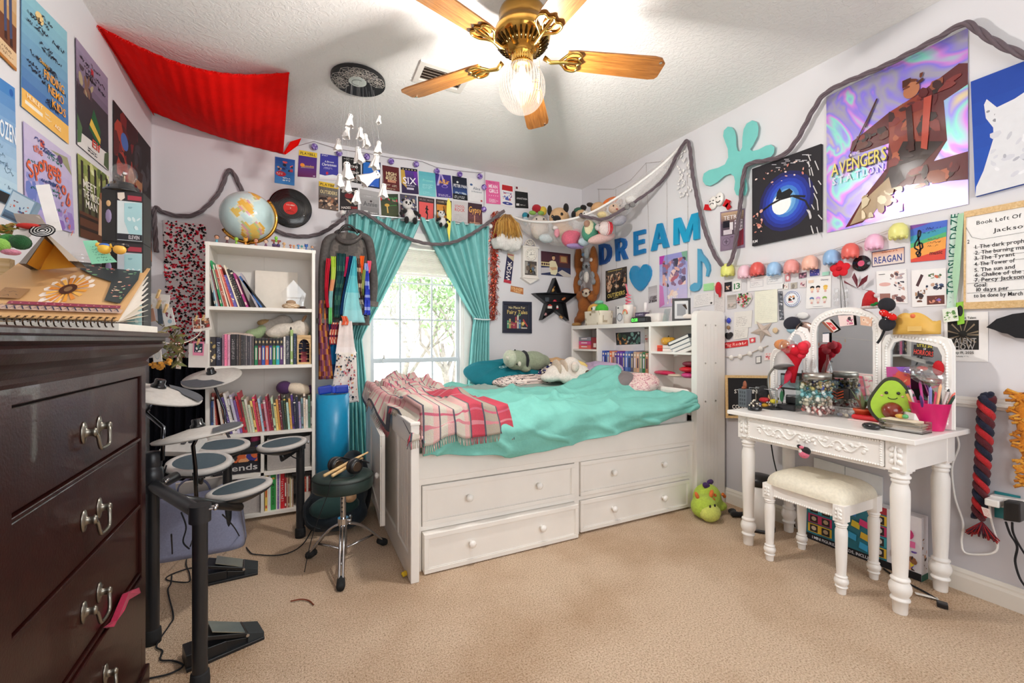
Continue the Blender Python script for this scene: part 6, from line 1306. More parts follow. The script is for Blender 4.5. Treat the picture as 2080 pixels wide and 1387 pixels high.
toy('cream soft toy crowned with a red rose and yellow flower in the hammock',1096,462,.10,(20,17,24),'e6d8cc',[('rose','b01c2c','plush',[(-6,-36,4,(10,8,8))]),('yellow_flower','e8c848','plush',[(7,-32,2,(8,6,9))]),('leaves','8cb858','plush',[(-14,-27,6,(8,6,4)),(2,-26,8,(7,5,4))]),EY(7,-12,17)])
toy('little blue and black bird toy at the left end of the hammock',1067,446,.05,(6,6,13),'b8c8d0',[('blue_head','2a8aa0','plush',[(0,-8,1,(7,6,6))]),('black_cheek','1a1a1e','plush',[(5,-7,3,(3,3,4))])])
toy('tan pug toy with black ears and muzzle in the hammock middle',1136,442,.09,(21,17,19),'d9b083',[('ear','1c1716','plush',[(-19,-12,6,(5,4,10))]),('ear','1c1716','plush',[(12,-16,8,(6,4,9))]),('muzzle','1c1716','plush',[(-6,6,15,(9,6,6))]),('eyes','1a1414','gloss',[(-14,2,15,(3,2,3)),(3,-2,17,(3,2,3))])],None,[(10,26,(20,14,15))])
toy('second pug toy in a green hood beside the first in the hammock',1180,438,.10,(13,12,12),'cfa87c',[('hood','2a5a48','plush',[(-2,-9,-3,(13,10,7))]),('ear','171414','plush',[(-14,0,4,(5,4,8))]),('ear','171414','plush',[(4,-14,4,(7,4,5))]),('muzzle','241a18','plush',[(0,2,11,(6,4,4))])])
toy('white round toy face peeping beside the green hood',1189,434,.04,(7,6,6),'e8e0d8',[EY(3,1,6,1.5,1)])
toy('large tan puppy toy with dark ear in the hammock right half',1216,424,.10,(16,14,12),'d6a878',[('ear','2a1c18','plush',[(-16,-6,4,(8,4,4))]),('ear','2a1c18','plush',[(13,-5,6,(4,4,3))])])
toy('bright orange toy lying along the back of the hammock',1240,409,.16,(20,8,7),'e8762c',(),RY(-.45))
toy('grey and peach kitten toy behind the net band',1250,424,.06,(14,11,11),'d8b8a0',[EY(6,-2,11),('nose','c86a5a','plush',[(0,4,12,(2,1.5,1.5))]),('ear','a89088','plush',[(-9,-10,3,(4,3,6))]),('ear','a89088','plush',[(9,-11,3,(4,3,6))])])
toy('white fluffy toy with grey paws high in the hammock right end',1284,407,.06,(14,11,9),'e6e2de',[('grey_paw','8a8684','plush',[(-11,14,9,(5,4,5))]),('grey_paw','8a8684','plush',[(-2,10,9,(5,4,5))])])
toy('pale yellow toy tucked below the puppy in the hammock',1226,437,.05,(14,9,7),'e4cf98')
toy('cream and green avocado-like toy with brown middle in the net',1199,470,.04,(17,12,20),'4e9478',[('cream_front','e8e0b8','plush',[(-3,-4,8,(11,6,15))]),('brown_middle','a8806a','plush',[(-8,-10,13,(7,4,7))])],RY(.5))
toy('red and white striped round toy in the net right part',1230,464,.03,(14,11,14),'ead8d4',[('red_stripe','c83a44','cloth',[(x,0,1.2,(1.0,11*math.cos(abs(x)/15.),13.6*math.cos(abs(x)/12.)))for x in(-9,-5,-1,3,7)])])
toy('small grey mouse face toy beside the striped toy',1216,462,.01,(8,6,7),'d0c4c4',[('muzzle','6a5c5c','plush',[(3,-1,6,(4,3,3))])])
toy('long pale pink toy stretched along the net bottom',1222,484,.05,(32,11,9),'e0b8b0',(),RY(-.28))
toy('fuzzy coral pink ball toy at the net bottom',1158,485,.05,(18,14,16),'dd6a80',(),None,[(12,-10,(10,9,9))])
toy('pink little bear toy hanging in front of the net',1131,473,.0,(6,5,10),'e39aa6',[('head','e8dcd8','plush',[(-3,-9,1,(6,5,4))])])
toy('white blue-tinted toy low at the left of the net',1110,484,.06,(17,11,9),'cfd8da')
toy('pale blue toy resting on the net bottom',1186,491,.05,(12,9,8),'c2d2dc')
toy('lilac rainbow toy at the very bottom of the net',1168,500,.07,(20,11,5),'a88cc0')
toy('grey blue fuzzy toy in the narrow right end of net',1258,448,.05,(16,10,9),'a8a4ac',(),RY(-.4))
#sloth and koala on the right wall corner
SLc=lambda x,y,o=.07:WR(x,y,o)
plush('plush_sloth','long brown sloth toy hanging in the corner with arms raised','a25e28',[(SLc(1175,530),(.05,.035,.16),RX(.02)),(SLc(1206,530),(.05,.035,.16),RX(-.05)),(SLc(1172,580),(.045,.035,.12)),(SLc(1211,578),(.045,.035,.12)),(SLc(1180,602),(.06,.04,.06)),(SLc(1190,597),(.06,.06,.065)),(SLc(1203,602),(.06,.04,.06)),(SLc(1187,620),(.075,.06,.09)),(SLc(1182,640),(.06,.05,.08),RX(.5)),(SLc(1174,652),(.045,.045,.06))],[('face_mask','e9d9c2','plush',[(SLc(1190,595,.126),(.02,.062,.042))]),('eye_patch','3a241c','plush',[(SLc(1183.5,593,.145),(.006,.017,.010),RX(.5))]),('eye_patch','3a241c','plush',[(SLc(1198,593,.145),(.006,.017,.010),RX(-.5))]),('nose','5a3424','plush',[(SLc(1190.5,596,.15),(.010,.014,.012))]),('foot','b98a4e','plush',[(SLc(1171,659,.12),(.05,.05,.022))])],.014,loc=SLc(1180,660))
plush('plush_koala','grey koala toy clipped to the sloth toy front','8f9194',[(SLc(1191,540,.13),(.035,.052,.042)),(SLc(1191,560,.13),(.035,.045,.06)),(SLc(1180,557,.13),(.02,.02,.04),RX(.5)),(SLc(1204,557,.13),(.02,.02,.04),RX(-.5)),(SLc(1178,574,.14),(.025,.03,.035)),(SLc(1205,572,.14),(.025,.03,.035))],[('belly','e2dad2','plush',[(SLc(1191,563,.15),(.025,.034,.058))]),('ear','d9cfc8','plush',[(SLc(1182,527.5,.13),(.014,.02,.02))]),('ear','d9cfc8','plush',[(SLc(1200.5,527.5,.13),(.014,.02,.02))]),('nose','1c1a1c','gloss',[(SLc(1191,541,.17),(.012,.014,.018))]),('eyes','141214','gloss',[(SLc(1186,539,.162),.005),(SLc(1196.5,539,.162),.005)])],.011)
plush('plush_raccoon','small grey toy wedged above the koala between the sloth arms','b9bcbc',[(SLc(1192,517,.11),(.03,.035,.05)),(SLc(1191,508,.11),(.03,.035,.03))],[('blue_ear','6a8aa8','plush',[(SLc(1184,517,.14),(.014,.016,.018))])],.011)
#right wall
nR=V((-1,0,0));PO=lambda*a,**k:poster(a[0],a[1],a[2],'R',a[3],a[4],a[5]if len(a)>5 else[],**k)
for ch,q,c in(('D',[(1219,497.7),(1243.6,492),(1243.6,532.6),(1220.6,538.7)],'0a4a92'),('R',[(1252,486.6),(1275.3,481),(1277.3,525.5),(1254,530.6)],'0c5a9e'),('E',[(1290,471.6),(1313,466),(1313,513.6),(1290.4,520)],'0e74b0'),('A',[(1327,458),(1358.6,451),(1361,501.7),(1325.3,510.7)],'1189bc'),('M',[(1372,445.4),(1422,432),(1423,485),(1371.3,498.8)],'149cc8')):
 b=B(c,'paint');ext3(b,[WR(x,y,.001)for x,y in q],LET[ch],nR,.022,c);b.obj('wooden_letter',None,'blue wooden capital letter %s of the word DREAM'%ch,'letter','DREAM letters on the right wall')
b=B('1584ba','gloss');ext3(b,[WR(x,y,.001)for x,y in((1281,541),(1325,535),(1326,588),(1282,594))],HEART,nR,.02);b.obj('wooden_heart',None,'blue wooden heart below the DREAM letters','ornament')
b=B('4f9cc0','paint');NQ=[(1404,508),(1446,501),(1446,588),(1404,594)]
e_=[(.30+.28*cos(a),.90+.10*sin(a))for a in[pi*k/9-.3 for k in range(0,16)]]
ext3(b,[WR(x,y,.001)for x,y in NQ],[(.40,.0),(.52,.02),(.62,.14),(.82,.27),(.96,.42),(.98,.55),(.88,.69),(.80,.68),(.84,.52),(.74,.38),(.56,.30),(.56,.86),(.52,.93),(.42,.985),(.22,.995),(.05,.96),(.01,.89),(.08,.83),(.25,.79),(.40,.81)],nR,.02);b.obj('music_note',None,'blue wooden eighth note at the end of the wall lettering','ornament')
PO('film_poster','dark group portrait poster with slanted yellow title beside the sloth','poster',[(1230,550.5),(1273,541),(1274,602),(1230.5,613)],'1a1614',[('r',0,0,1,.35,'3a322e')]+[('r',.04+i*.08,.06,.07+i*.08,.35,'5a5048')for i in range(12)]+[('b',.04,.14,.96,.72,60,FAM+['c89a78','3a3440'],9,.1),('t','OUTSIDERS',.5,.84,.13,'e8cc6a',.8),('s',.35,.93,.7,.96,1,'c8b880',3,.02),('r',.12,.04,.8,.06,'c8b060')])
PO('film_poster','pale purple and blue montage poster under the letters A and M','poster',[(1339.5,521),(1396,509),(1396,618),(1339.5,625)],'9a98c8',[('g',0,0,1,.5,'8f8ecc','b0b4dc',5),('g',0,.5,1,1,'b8b4dc','c8b8d8',5),('p',[(0,0),(.2,0),(.12,.16),(0,.16)],'b83aa8'),('p',[(.8,0),(1,0),(1,.2),(.85,.12)],'7aa890'),('b',.12,.1,.95,.62,60,['d8a8a0','5a5470','c88a90','3f3c54','e8c8c0','8a6a88','b06070','7a78a8'],12,.12),('b',.25,.66,.7,.95,16,['ecd8d0','e8c8b8','d8b0b8'],3,.08),('p',[(0,.55),(.14,.6),(.2,.95),(0,1)],'c87ab8'),('t','THINGS',.48,.82,.06,'f0ece8',.4)])
PO('photo','small black and white photo between the heart and montage poster','photo',[(1317,583),(1334,579),(1334,612),(1317,616)],'b0aab0',[('g',0,0,1,.6,'a8a4a8','c4c0c4',4),('b',0,.6,1,1,18,['6a6468','8a8488','4a464a'],3,.2)])
SP=[(205,700),(215,660),(260,630),(340,610),(400,580),(430,520),(425,440),(405,390),(385,330),(392,280),(425,248),(460,252),(488,285),(500,340),(502,420),(515,462),(535,465),(552,430),(555,340),(565,270),(592,220),(640,192),(682,207),(698,260),(690,330),(650,410),(622,448),(645,463),(700,448),(760,415),(808,405),(838,430),(833,480),(800,520),(720,553),(632,580),(592,620),(578,680),(592,730),(600,800),(585,850),(545,862),(500,848),(482,800),(490,730),(480,685),(450,662),(400,680),(330,740),(270,770),(230,762),(207,730)]
b=B('77c8c2','paint');b.q([WR(1380+x/4.334,200+y/4.334,.026)for x,y in SP]+[WR(1380+x/4.334,200+y/4.334,.002)for x,y in SP],[tuple(range(len(SP)))]+[(i,(i+1)%len(SP),len(SP)+(i+1)%len(SP),len(SP)+i)for i in range(len(SP))]);b.obj('splat_cutout',None,'large aqua splat-shaped wooden cutout high on the right wall','wall decoration')
t=thing('theatre_masks','white comedy and tragedy masks with red ribbon ends','masks',WR(1457,425,.02))
for x,y in((1448,412),(1461,404)):
 b=B('ece6e0','gloss');c=WR(x,y,.018);b.ell(c,(.014,.036,.048),14);mk=b.obj('mask',t);b=B('1a1414','matte');[b.ell(c+V((-.013,s*.013,.012)),(.004,.007,.004),6)for s in(-1,1)];b.tube([c+V((-.013,.016*cos(a),-.015+(-1 if x<1455 else 1)*-.010*sin(a)))for a in[pi*k/6 for k in range(7)]],.003,4);b.obj('face_holes',mk)
b=B('c41f26','cloth');b.box(WR(1438,421,.02),(.01,.06,.04),rot=RX(.3));b.obj('ribbon',t);b=B('c41f26','cloth');b.box(WR(1476,413,.02),(.01,.04,.05),rot=RX(.6));b.box(WR(1479,419,.02),(.01,.03,.04),rot=RX(-.5));b.obj('ribbon_end',t)
PO('game_poster','lilac rounded poster with block puzzle picture hung behind the rope','poster',[(1463,431),(1512.7,423),(1512.7,502.5),(1463,510.5)],'8a768c',[('r',.04,.03,.96,.62,'5a4a54'),('g',.04,.03,.96,.3,'c8a888','6a5058',5),('t','TETRIS',.5,.17,.1,'ece4e4',.7),('r',.12,.25,.4,.42,'1f1c24'),('r',.4,.3,.54,.5,'e8e0e4'),('r',.6,.26,.92,.6,'d8ccd4'),('d',.6,.26,.92,.6,4,4,.035,'8a7a88'),('r',.14,.48,.5,.6,'d8ccd4'),('e',.26,.78,.17,.1,'6a586c'),('e',.26,.78,.15,.088,'8f7c92'),('r',.24,.72,.28,.84,'5a4a5c'),('r',.17,.77,.35,.79,'5a4a5c'),('p',[(.7,.6),(.96,.5),(.96,.92),(.6,.96)],'8a2a3a'),('s',.4,.66,.6,.69,1,'5a4a5c',3,.02)],th=.004,matn='gloss')
def canvas(label,q,base,D,th=.022):
 b=B(base,'paper');P=[WR(x,y,th)for x,y in q];slab(b,P,nR,th-.002,base);flat(b,P,nR,D);return b.obj('canvas_painting',None,label,'painting')
r=random.Random(31)
rings=[('e',.52,.54,.40-.05*k,.36-.042*k,c)for k,c in enumerate(('1a1a58','1c2a86','2038a8','2a4cc0','3f78c8','6aa4d8','8fc0e4'))]
canvas('black canvas with a glowing blue moon circle and branch, initials RM in the corner',[(1527.7,343),(1667.5,292),(1667,470),(1527.7,500)],'201c22',rings+[('e',.46,.56,.14,.13,'f2f4f4')]+[('l',[(.12,.6),(.3,.53),(.45,.5),(.62,.5),(.8,.55)],.03,'121014'),('l',[(.62,.5),(.8,.6),(.86,.72)],.025,'1a171a'),('p',[(.38,.49),(.4,.40),(.44,.36),(.47,.42),(.58,.40),(.63,.45),(.58,.5)],'0f0d12')]+[('l',[(x,y),(x+r.uniform(.01,.05),y+r.uniform(.05,.12))],.012,'d8d4d4')for x,y in[(r.uniform(.82,.98),r.uniform(.05,.95))for _ in range(20)]]+[('l',[(x,y),(x+.07,y+.02)],.01,'c8c4c8')for x,y in[(r.uniform(.3,.9),r.uniform(.03,.12))for _ in range(12)]]+[('b',.06,.1,.8,.3,20,['e0a898','c87a6a','ecd0c8'],4,.025),('b',.02,.55,.2,.85,14,['e0a898','c87a6a'],5,.03),('t','RM',.06,.95,.035,'ece8e8')])
HX=['5a2024','7a2c2a','3a1a1c','8a4a34','a8583c','2a1618']
def bigp(b,P):
 flat(b,P,nR,[('p',[(.34,.36),(.5,.30),(.7,.26),(.95,.18),(1,.2),(1,.32),(.86,.36),(.88,.6),(.8,.7),(1,.7),(1,.86),(.62,.8),(.5,.84),(.3,.98),(.16,.99),(.3,.82),(.48,.66),(.5,.5),(.3,.5),(.2,.46),(.22,.4)],'5a2024'),('p',[(.5,.3),(.7,.26),(.78,.5),(.72,.66),(.54,.64),(.5,.5)],'8a3a2c'),('p',[(.6,.52),(.86,.6),(.7,.72),(.5,.82),(.46,.74)],'241416'),('p',[(.3,.84),(.5,.72),(.52,.8),(.36,.96),(.2,.98)],'b09878'),('b',.5,.28,.84,.66,26,HX,8,.06),('b',.62,.7,.98,.84,14,HX+['7a6858'],5,.06),('b',.66,.22,.98,.3,10,HX,3,.05),('b',.26,.38,.5,.48,12,['3a1a1c','7a2c2a','2a1618','5a2a20'],4,.05),('p',[(.74,.3),(.79,.3),(.76,.62),(.72,.6)],'b0483a'),('p',[(.62,.32),(.66,.31),(.68,.6),(.64,.6)],'3a1416'),('e',.66,.22,.055,.05,'b07050'),('b',.6,.14,.74,.2,9,['4a2418','6a3420'],9,.04),('l',[(.33,.34),(.42,.18),(.36,.27),(.2,.5),(.26,.55)],.012,'4a2a2a'),('b',.3,.8,.6,.96,18,['b09878','d8c8a8','8a6a50','e8d8b8'],12,.06),('t','AVENGERS',.274,.566,.085,'3a3050',.44),('t','AVENGERS',.27,.56,.085,'e0cf6a',.44),('t','S.T.A.T.I.O.N.',.27,.645,.05,'e4dcf0',.42),('t','MARVEL',.25,.495,.022,'e0d0d8',.08)],.0006,'gloss')
b=B('8f84e0','holographic_foil');P=[WR(x,y,.006)for x,y in((1678.5,197),(1966,56.5),(1966.6,414.6),(1679.5,472.6))];slab(b,P,nR,.002,'8f84e0');bigp(b,P);b.obj('foil_poster',None,'huge shimmering holographic poster with dark red swirling shape and gold title','poster')
canvas('blue canvas with a pale grey-white snowy animal shape, cut by the frame edge',[(1971.6,166),(2125,107),(2125,361),(1981,399)],'1a46a4',[('g',0,0,1,1,'173f9c','1f52b4',5),('p',[(.18,.24),(.22,.2),(.36,.3),(.6,.28),(1,.2),(1,1),(.0,1),(.02,.92),(.14,.8),(.3,.55),(.3,.46),(.2,.36)],'dcdce0'),('b',.25,.5,1,.98,30,['c4c4cc','e8e8ec','b0b0ba','d0d0d8'],6,.09),('b',.2,.28,.34,.42,5,['4a4a52','8a8a92'],2,.03)])
braid('rope_garland','grey knitted rope garland looping along the right wall in deep swags',[WR(x,y,.03)if y<300 or x>1395 else HM(x,y,-.03)for x,y in((1178,437),(1200,442),(1240,440))]+[WR(x,y,.05)for x,y in((1340,372),(1375,315),(1393,287),(1401,300),(1408,360),(1428,455),(1452,518),(1474,541),(1490,515),(1502,430),(1511,352),(1524,332),(1560,325),(1592,314),(1620,282),(1655,218),(1688,182),(1800,132),(1900,80),(1948,52),(1970,50),(2000,72),(2040,95),(2095,118))],.013,'67595f')
for i,pts in enumerate(([(1214,384),(1246,384),(1281,366),(1312,331),(1354,327),(1388,296)],[(1216,384),(1219,450),(1222,540),(1222,610)],[(1251,384),(1250,470),(1252,540),(1251,600)],[(1312,332),(1316,420),(1319,500),(1317,580)],[(1354,328),(1355,420),(1354,510),(1356,610)],[(1395,320),(1397,420),(1397,520),(1403,600)])):
 b=B('a89c92','fabric');b.tube([WR(x,y,.008)for x,y in pts],.0012,4);w_=b.obj('fairy_light_wire',None,('thin fairy light wire stepping along under the ceiling edge' if i==0 else 'thin fairy light wire hanging down the wall, %s from the corner'%ORD[i-1]),'string lights','fairy light wires')
 b=B('ece8e4','clear_glass')
 for(x0,y0),(x1,y1)in zip(pts,pts[1:]):
  for k in range(4):b.ell(WR(x0+(x1-x0)*k/4,y0+(y1-y0)*k/4,.010),(.003,.006,.004),5)
 b.obj('bulbs',w_)
b=B('f0ecea','cloth');r=random.Random(8)
for i in range(46):p=WR(1372+r.uniform(0,26)+i*.12,305+i*2.1,.02);a=r.uniform(0,6);b.ell(p,(.004,.012+.008*r.random(),.008),6,rot=RX(a))
b.obj('petal_strand',None,'strand of white cloth petals hanging under the rope peak','garland')
b=B('e8c020','plush');p=FL(822,1166,.012);[b.ell(p+V((.008*cos(k),.008*sin(k),.004*(k%2))),.009,7)for k in range(6)];b.obj('yellow_pompom',None,'tiny yellow pompom on the carpet beside the bed foot panel','pompom')
b=B('d8d2d0','plastic');PC_=[(1470,541),(1510,538),(1575,533),(1640,520),(1690,507),(1730,494),(1775,478),(1826,460)];b.tube([WR(x,y,.02)for x,y in PC_],.0025,5);b.obj('light_string',None,'pale cord of the pastel novelty lights below the paintings','string lights')
for i,(x,y,c,d)in enumerate(((1477.7,547,'e0e07a','lemon yellow'),(1512,551,'ecc4d0','pale pink'),(1538,545,'dc5a54','coral red'),(1572,545,'9ac0e4','sky blue'),(1607,540,'e69a94','salmon'),(1645,532,'f0b8a4','peach'),(1688.7,521,'8fb4dc','light blue'),(1727,508,'e0665c','bright red'),(1775.5,490,'eeb8d4','candy pink'),(1824.6,468,'e4e088','pale yellow'))):
 t_=11/885*WR(x,y).length*.93;b=B(c,'plastic');p=WR(x,y,.03);vs=[]
 prof=[(0,1),(.5,.87),(.85,.5),(1,0),(1,-.7),(.92,-.95)];b.lathe([(max(.01,r_)*t_,z*t_)for r_,z in prof],p,16);[b.ell(p+V((.8*t_*cos(a),.8*t_*sin(a),-.9*t_)),.22*t_,6)for a in[2*pi*k/8 for k in range(8)]]
 b.obj('novelty_light',None,'%s scalloped dome light on the cord, %s from the left'%(d,ORD[i]if i<9 else 'last'),'light','pastel novelty lights')
W2='efecea';PP2=['8a6a64','b0a0a4','5a4a50','c8a090','3a3a44','d8b8b0']
def pq(x0,y0,x1,y1,s=-.10):return[(x0,y0),(x1,y0+s*(x1-x0)),(x1,y1+s*(x1-x0)*.6),(x0,y1)]
PO('rainbow_painting','square rainbow painting with black treble clef above the name plate','painting',[(1849,458),(1923.9,446.5),(1920,526.6),(1850,533)],'5a6ac0',[('p',[(0,0),(.6,0),(0,.12)],'7a4a9a'),('p',[(0,.12),(.6,0),(1,0),(1,.16),(0,.3)],'4a6ac8'),('p',[(0,.3),(1,.16),(1,.3),(0,.5)],'3f9ab0'),('p',[(0,.5),(1,.3),(1,.42),(.5,.5),(0,.62)],'58b070'),('p',[(0,.62),(.5,.5),(1,.42),(1,.72),(0,.92)],'eca04c'),('p',[(0,.92),(1,.72),(1,1),(0,1)],'d84a3c'),('l',[(.2,.82),(.16,.76),(.22,.72),(.3,.78),(.28,.86),(.2,.86),(.3,.7),(.22,.3),(.24,.16),(.3,.2),(.28,.32),(.14,.5),(.12,.62),(.24,.7),(.36,.64),(.34,.52),(.24,.5),(.2,.58)],.05,'141018'),('s',.36,.1,.95,.3,2,'2a3a6a',5,.012),('s',.5,.4,.95,.66,3,'8a5a3a',6,.012),('t','music',.74,.8,.1,'4a1a1a',.36)],th=.006)
PO('name_plate','licence-plate style name plate with blue capitals on the right wall','plate',[(1770.6,512),(1837.6,501),(1837.6,534),(1771.4,542.6)],'e8d8d0',[('g',.02,.05,.98,.45,'e0a080','e8d0c4',4),('r',0,0,1,.05,'4a4a6a'),('r',0,.95,1,1,'4a4a6a'),('r',0,0,.02,1,'4a4a6a'),('r',.98,0,1,1,'4a4a6a'),('t','REAGAN',.5,.6,.42,'3a4890',.84),('s',.3,.08,.8,.2,1,'c06a4a',2,.02)],th=.004,matn='gloss')
b=B('1f1e24','gloss');p=WR(1750,535,.004);b.lathe([(.001,0),(.042,0),(.042,.004),(.001,.0045)],p,28,rot=RY(-pi/2));b.lathe([(.001,.0047),(.016,.005)],p,20,'d85a7a',rot=RY(-pi/2),cap=0);b.obj('mini_record',None,'tiny black record with pink label beside the name plate','ornament')
t=thing('paper_poppy','large red paper poppy on thin stems above the mirror','flower',WR(1706,550,.03));b=B('d42a34','cloth');c=WR(1706,546,.03)
for a in(.3,1.5,2.8,4.1,5.3):b.ell(c+V((0,.026*cos(a),.02*sin(a))),(.010,.027,.022),12,rot=RX(a))
b.ell(c-V((.008,0,0)),(.010,.016,.012),10,'b81c28');b.obj('petals',t);b=B('6a6a64','steel');[b.tube([c,WR(x,605,.02),WR(x+2,655,.02)],.0018,4)for x in(1708,1716)];b.obj('stems',t)
b=B('e4ecec','clear_glass')
for x in(1699,1719):b.lathe([(.008,0),(.018,.01),(.018,.06),(.008,.07),(.012,.09),(.012,.10)],WR(x,622,.025),12);b.obj('glass_vial',None,'small clear glass vial holding a wire stem, '+('left one' if x<1710 else 'right one'),'vial','glass vials on the wall');b=B('e4ecec','clear_glass')
b=B('6a2430','paint');c=WR(1742,585,.03)
for a in(.6,1.4,2.3,3.4):b.q([c,c+V((-.01,.055*cos(a)+.012,.06*sin(a))),c+V((-.004,.075*cos(a),.085*sin(a))),c+V((-.01,.05*cos(a)-.014,.055*sin(a)-.01))],[(0,1,2,3)])
b.obj('leaf_spray',None,'spray of dark red pointed leaves right of the poppy','ornament',solid=.002)
t=thing('lanyard','mint green lettered lanyard with badges hanging beside the whiteboard','lanyard',WR(1935,660));b=B('cfe6da','cloth');P=[WR(x,y,.008)for x,y in((1933,437),(1946,435),(1938.6,626),(1922.7,626))];slab(b,P,nR,.002,'cfe6da');flat(b,P,nR,[('t','TOADSUCK DAZE',.5,.42,.07,'2a6a5a',None,-pi/2),('s',.3,.65,.7,.95,6,'5a9a84',3,.06)]);b.obj('strap',t)
b=B('a9cfae','cloth');P=[WR(x,y,.018)for x,y in((1946,435),(1958,432),(1949,560),(1940,630),(1934,560))];b.q(P+[p+V((.002,0,0))for p in P],[(0,1,2,3,4),(9,8,7,6,5)]);b.obj('strap_back',t)
b=B('8cc83c','plastic');P=[WR(x,y,.014)for x,y in((1941,615),(1957,612),(1959,657),(1945,660))];slab(b,P,nR,.002,'8cc83c');flat(b,P,nR,[('e',.5,.4,.4,.25,'1a1c1a')]);b.obj('green_badge',t)
b=B('e8ece0','card');P=[WR(x,y,.022)for x,y in((1914,628),(1944,623),(1947,651),(1917,655))];slab(b,P,nR,.002,'e8ece0');flat(b,P,nR,[('b',.05,.2,.95,.85,22,['5a8a4a','2a3a28','7aa860','c8d8b0'],2,.12)]);b.obj('pass_card',t)
t=thing('whiteboard','wood-framed whiteboard with handwritten reading list at the right edge','whiteboard',WR(2020,630));Q=[WR(x,y,.018)for x,y in((1958,430),(2150,393),(2150,622),(1957,628))];b=B('d8bc94','pine')
for q in(rectq(0,0,1,.06),rectq(0,.93,1,1),rectq(0,.06,.02,.93),rectq(.98,.06,1,.93)):slab(b,[bil(Q,x,y)for x,y in q],nR,.018,'d8bc94')
b.obj('frame',t);b=B('eceae8','gloss');I=[bil(Q,x,y)-nR*.006 for x,y in rectq(.015,.05,.985,.94)];slab(b,I,nR,.002,'eceae8');K_='1c1a1c'
flat(b,I,nR,[('t',s,.0+x+w/2,y*.95,.042,K_,w*.92)for s,x,y,w in(('Book Left Of',.11,.1,.55),('Jackson',.31,.22,.42),('2',.02,.31,.03),('1. The dark prophecy',.09,.385,.72),('2. The burning maze',.09,.455,.68),('3. The Tyrant',.09,.52,.5),('4. The Tower of',.09,.59,.5),('5. The sun and',.09,.66,.5),('6. Chalice of the gods',.09,.72,.75),('7. Percy Jackson',.09,.78,.6),('Goal:',.1,.84,.17),('10 days per',.12,.895,.4),('to be done by March',.08,.965,.6))]+[('l',[(.0,.12),(.08,.25),(.2,.29),(1,.27)],.004,K_),('l',[(.02,.775),(1,.765)],.004,K_),('l',[(.02,.885),(1,.875)],.004,K_)]+[('l',[(.1,y),(.7,y-.01)],.004,K_)for y in(.37,.436,.5,.565,.69,.745)]);b.obj('board',t)
PO('show_poster','white poster with black burst lettered TALENT SHOW beside the mirror','poster',[(1917.7,636),(2007,633),(2007,735),(1919,733)],W2,[('r',.08,.16,.8,.76,'1a1816')]+[('p',[(.44,.46),(.44+.36*cos(a),.44+.3*sin(a)),(.44+.36*cos(a+.12),.44+.3*sin(a+.12))],'8a7a64')for a in[k*.55 for k in range(12)]]+[('e',.44,.44,.1,.07,'100e0c'),('t','TALENT',.44,.58,.11,'b8b4b0',.62),('t','SHOW',.44,.7,.11,'b8b4b0',.54),('t',"Student's Got Talent",.42,.11,.045,'2a2a2a',.66),('t','May 19, 2025',.44,.82,.05,'2a2a2a',.5),('s',.2,.88,.7,.92,1,'6a6a6a',3,.008)])
b=B('17161a','fabric');P=[WR(x,y,.03)for x,y in((2009,665),(2030,648),(2062,638),(2110,632),(2110,690),(2068,686),(2052,678),(2040,676),(2025,670))];b.q([p+V((-.03,0,0))for p in P]+P,[tuple(range(9))]+[(i,(i+1)%9,9+(i+1)%9,9+i)for i in range(9)]);b.obj('felt_hat',None,'black felt cap with scalloped brim hung at right edge','hat')
STK=lambda seed:[('b',.4,.04,.95,.28,10,PP2,seed,.1),('e',.28,.42,.2,.06,'e0b0a8'),('b',.55,.35,.92,.62,12,PP2,seed+1,.09),('r',.1,.7,.45,.95,'9a6a60'),('b',.5,.7,.95,.96,10,['a88078','5a4044','d0a8a0'],seed+2,.12)]
PO('sticker_sheet','white notebook sheet of small stickers left of its twin','paper',[(1780,551),(1841,546),(1844,616),(1781.7,616)],W2,STK(3)+[('d',.96,.02,1,.98,1,18,.008,'b0a8a8'),('r',.08,.1,.3,.12,'6a6a6a')]);PO('sticker_sheet','white sheet of small portrait stickers under the rainbow painting','paper',[(1851.5,549),(1921.4,544),(1922.6,620),(1852.8,623.5)],W2,[('p',[(.12,.42),(.28,.12),(.36,.16),(.2,.46)],'4a3034'),('b',.5,.1,.92,.26,14,['4a6a4a','c86a50','7a8a6a'],5,.06),('b',.42,.38,.95,.58,14,['2a3044','4a5a7a','c8a088'],6,.07),('b',.1,.55,.4,.88,12,['3a3034','6a4a3c','b08868'],7,.1),('r',.45,.72,.95,.96,'6a3a34'),('b',.5,.76,.92,.92,8,['d8907a','8a6ab0'],8,.06)])
FIGS=[(('1a1618','f0d0b0'),.24,.38),(('1a1618','eac8b8'),.48,.38),(('e0b048','e8c060'),.78,.38),(('5a7aa8','ecdcd0'),.24,.74),(('d8a8d0','ecd8d0'),.5,.74),(('8ab05a','ecdcd0'),.76,.74)]
PO('badge_card','white card carrying six tiny enamel figures in two rows','card',[(1639,565),(1688.7,560),(1687.6,624.5),(1636.8,627)],W2,sum([[('e',x,y-.06,.09,.05,a),('e',x,y,.08,.05,c),('e',x,y+.08,.05,.035,'d8a8a0')]for(a,c),x,y in FIGS],[])+[('t','Disney',.75,.1,.05,'6a6a7a',.3),('r',.08,.08,.3,.17,'ecd0b8'),('r',.3,.94,.7,.95,'b0b0b8')])
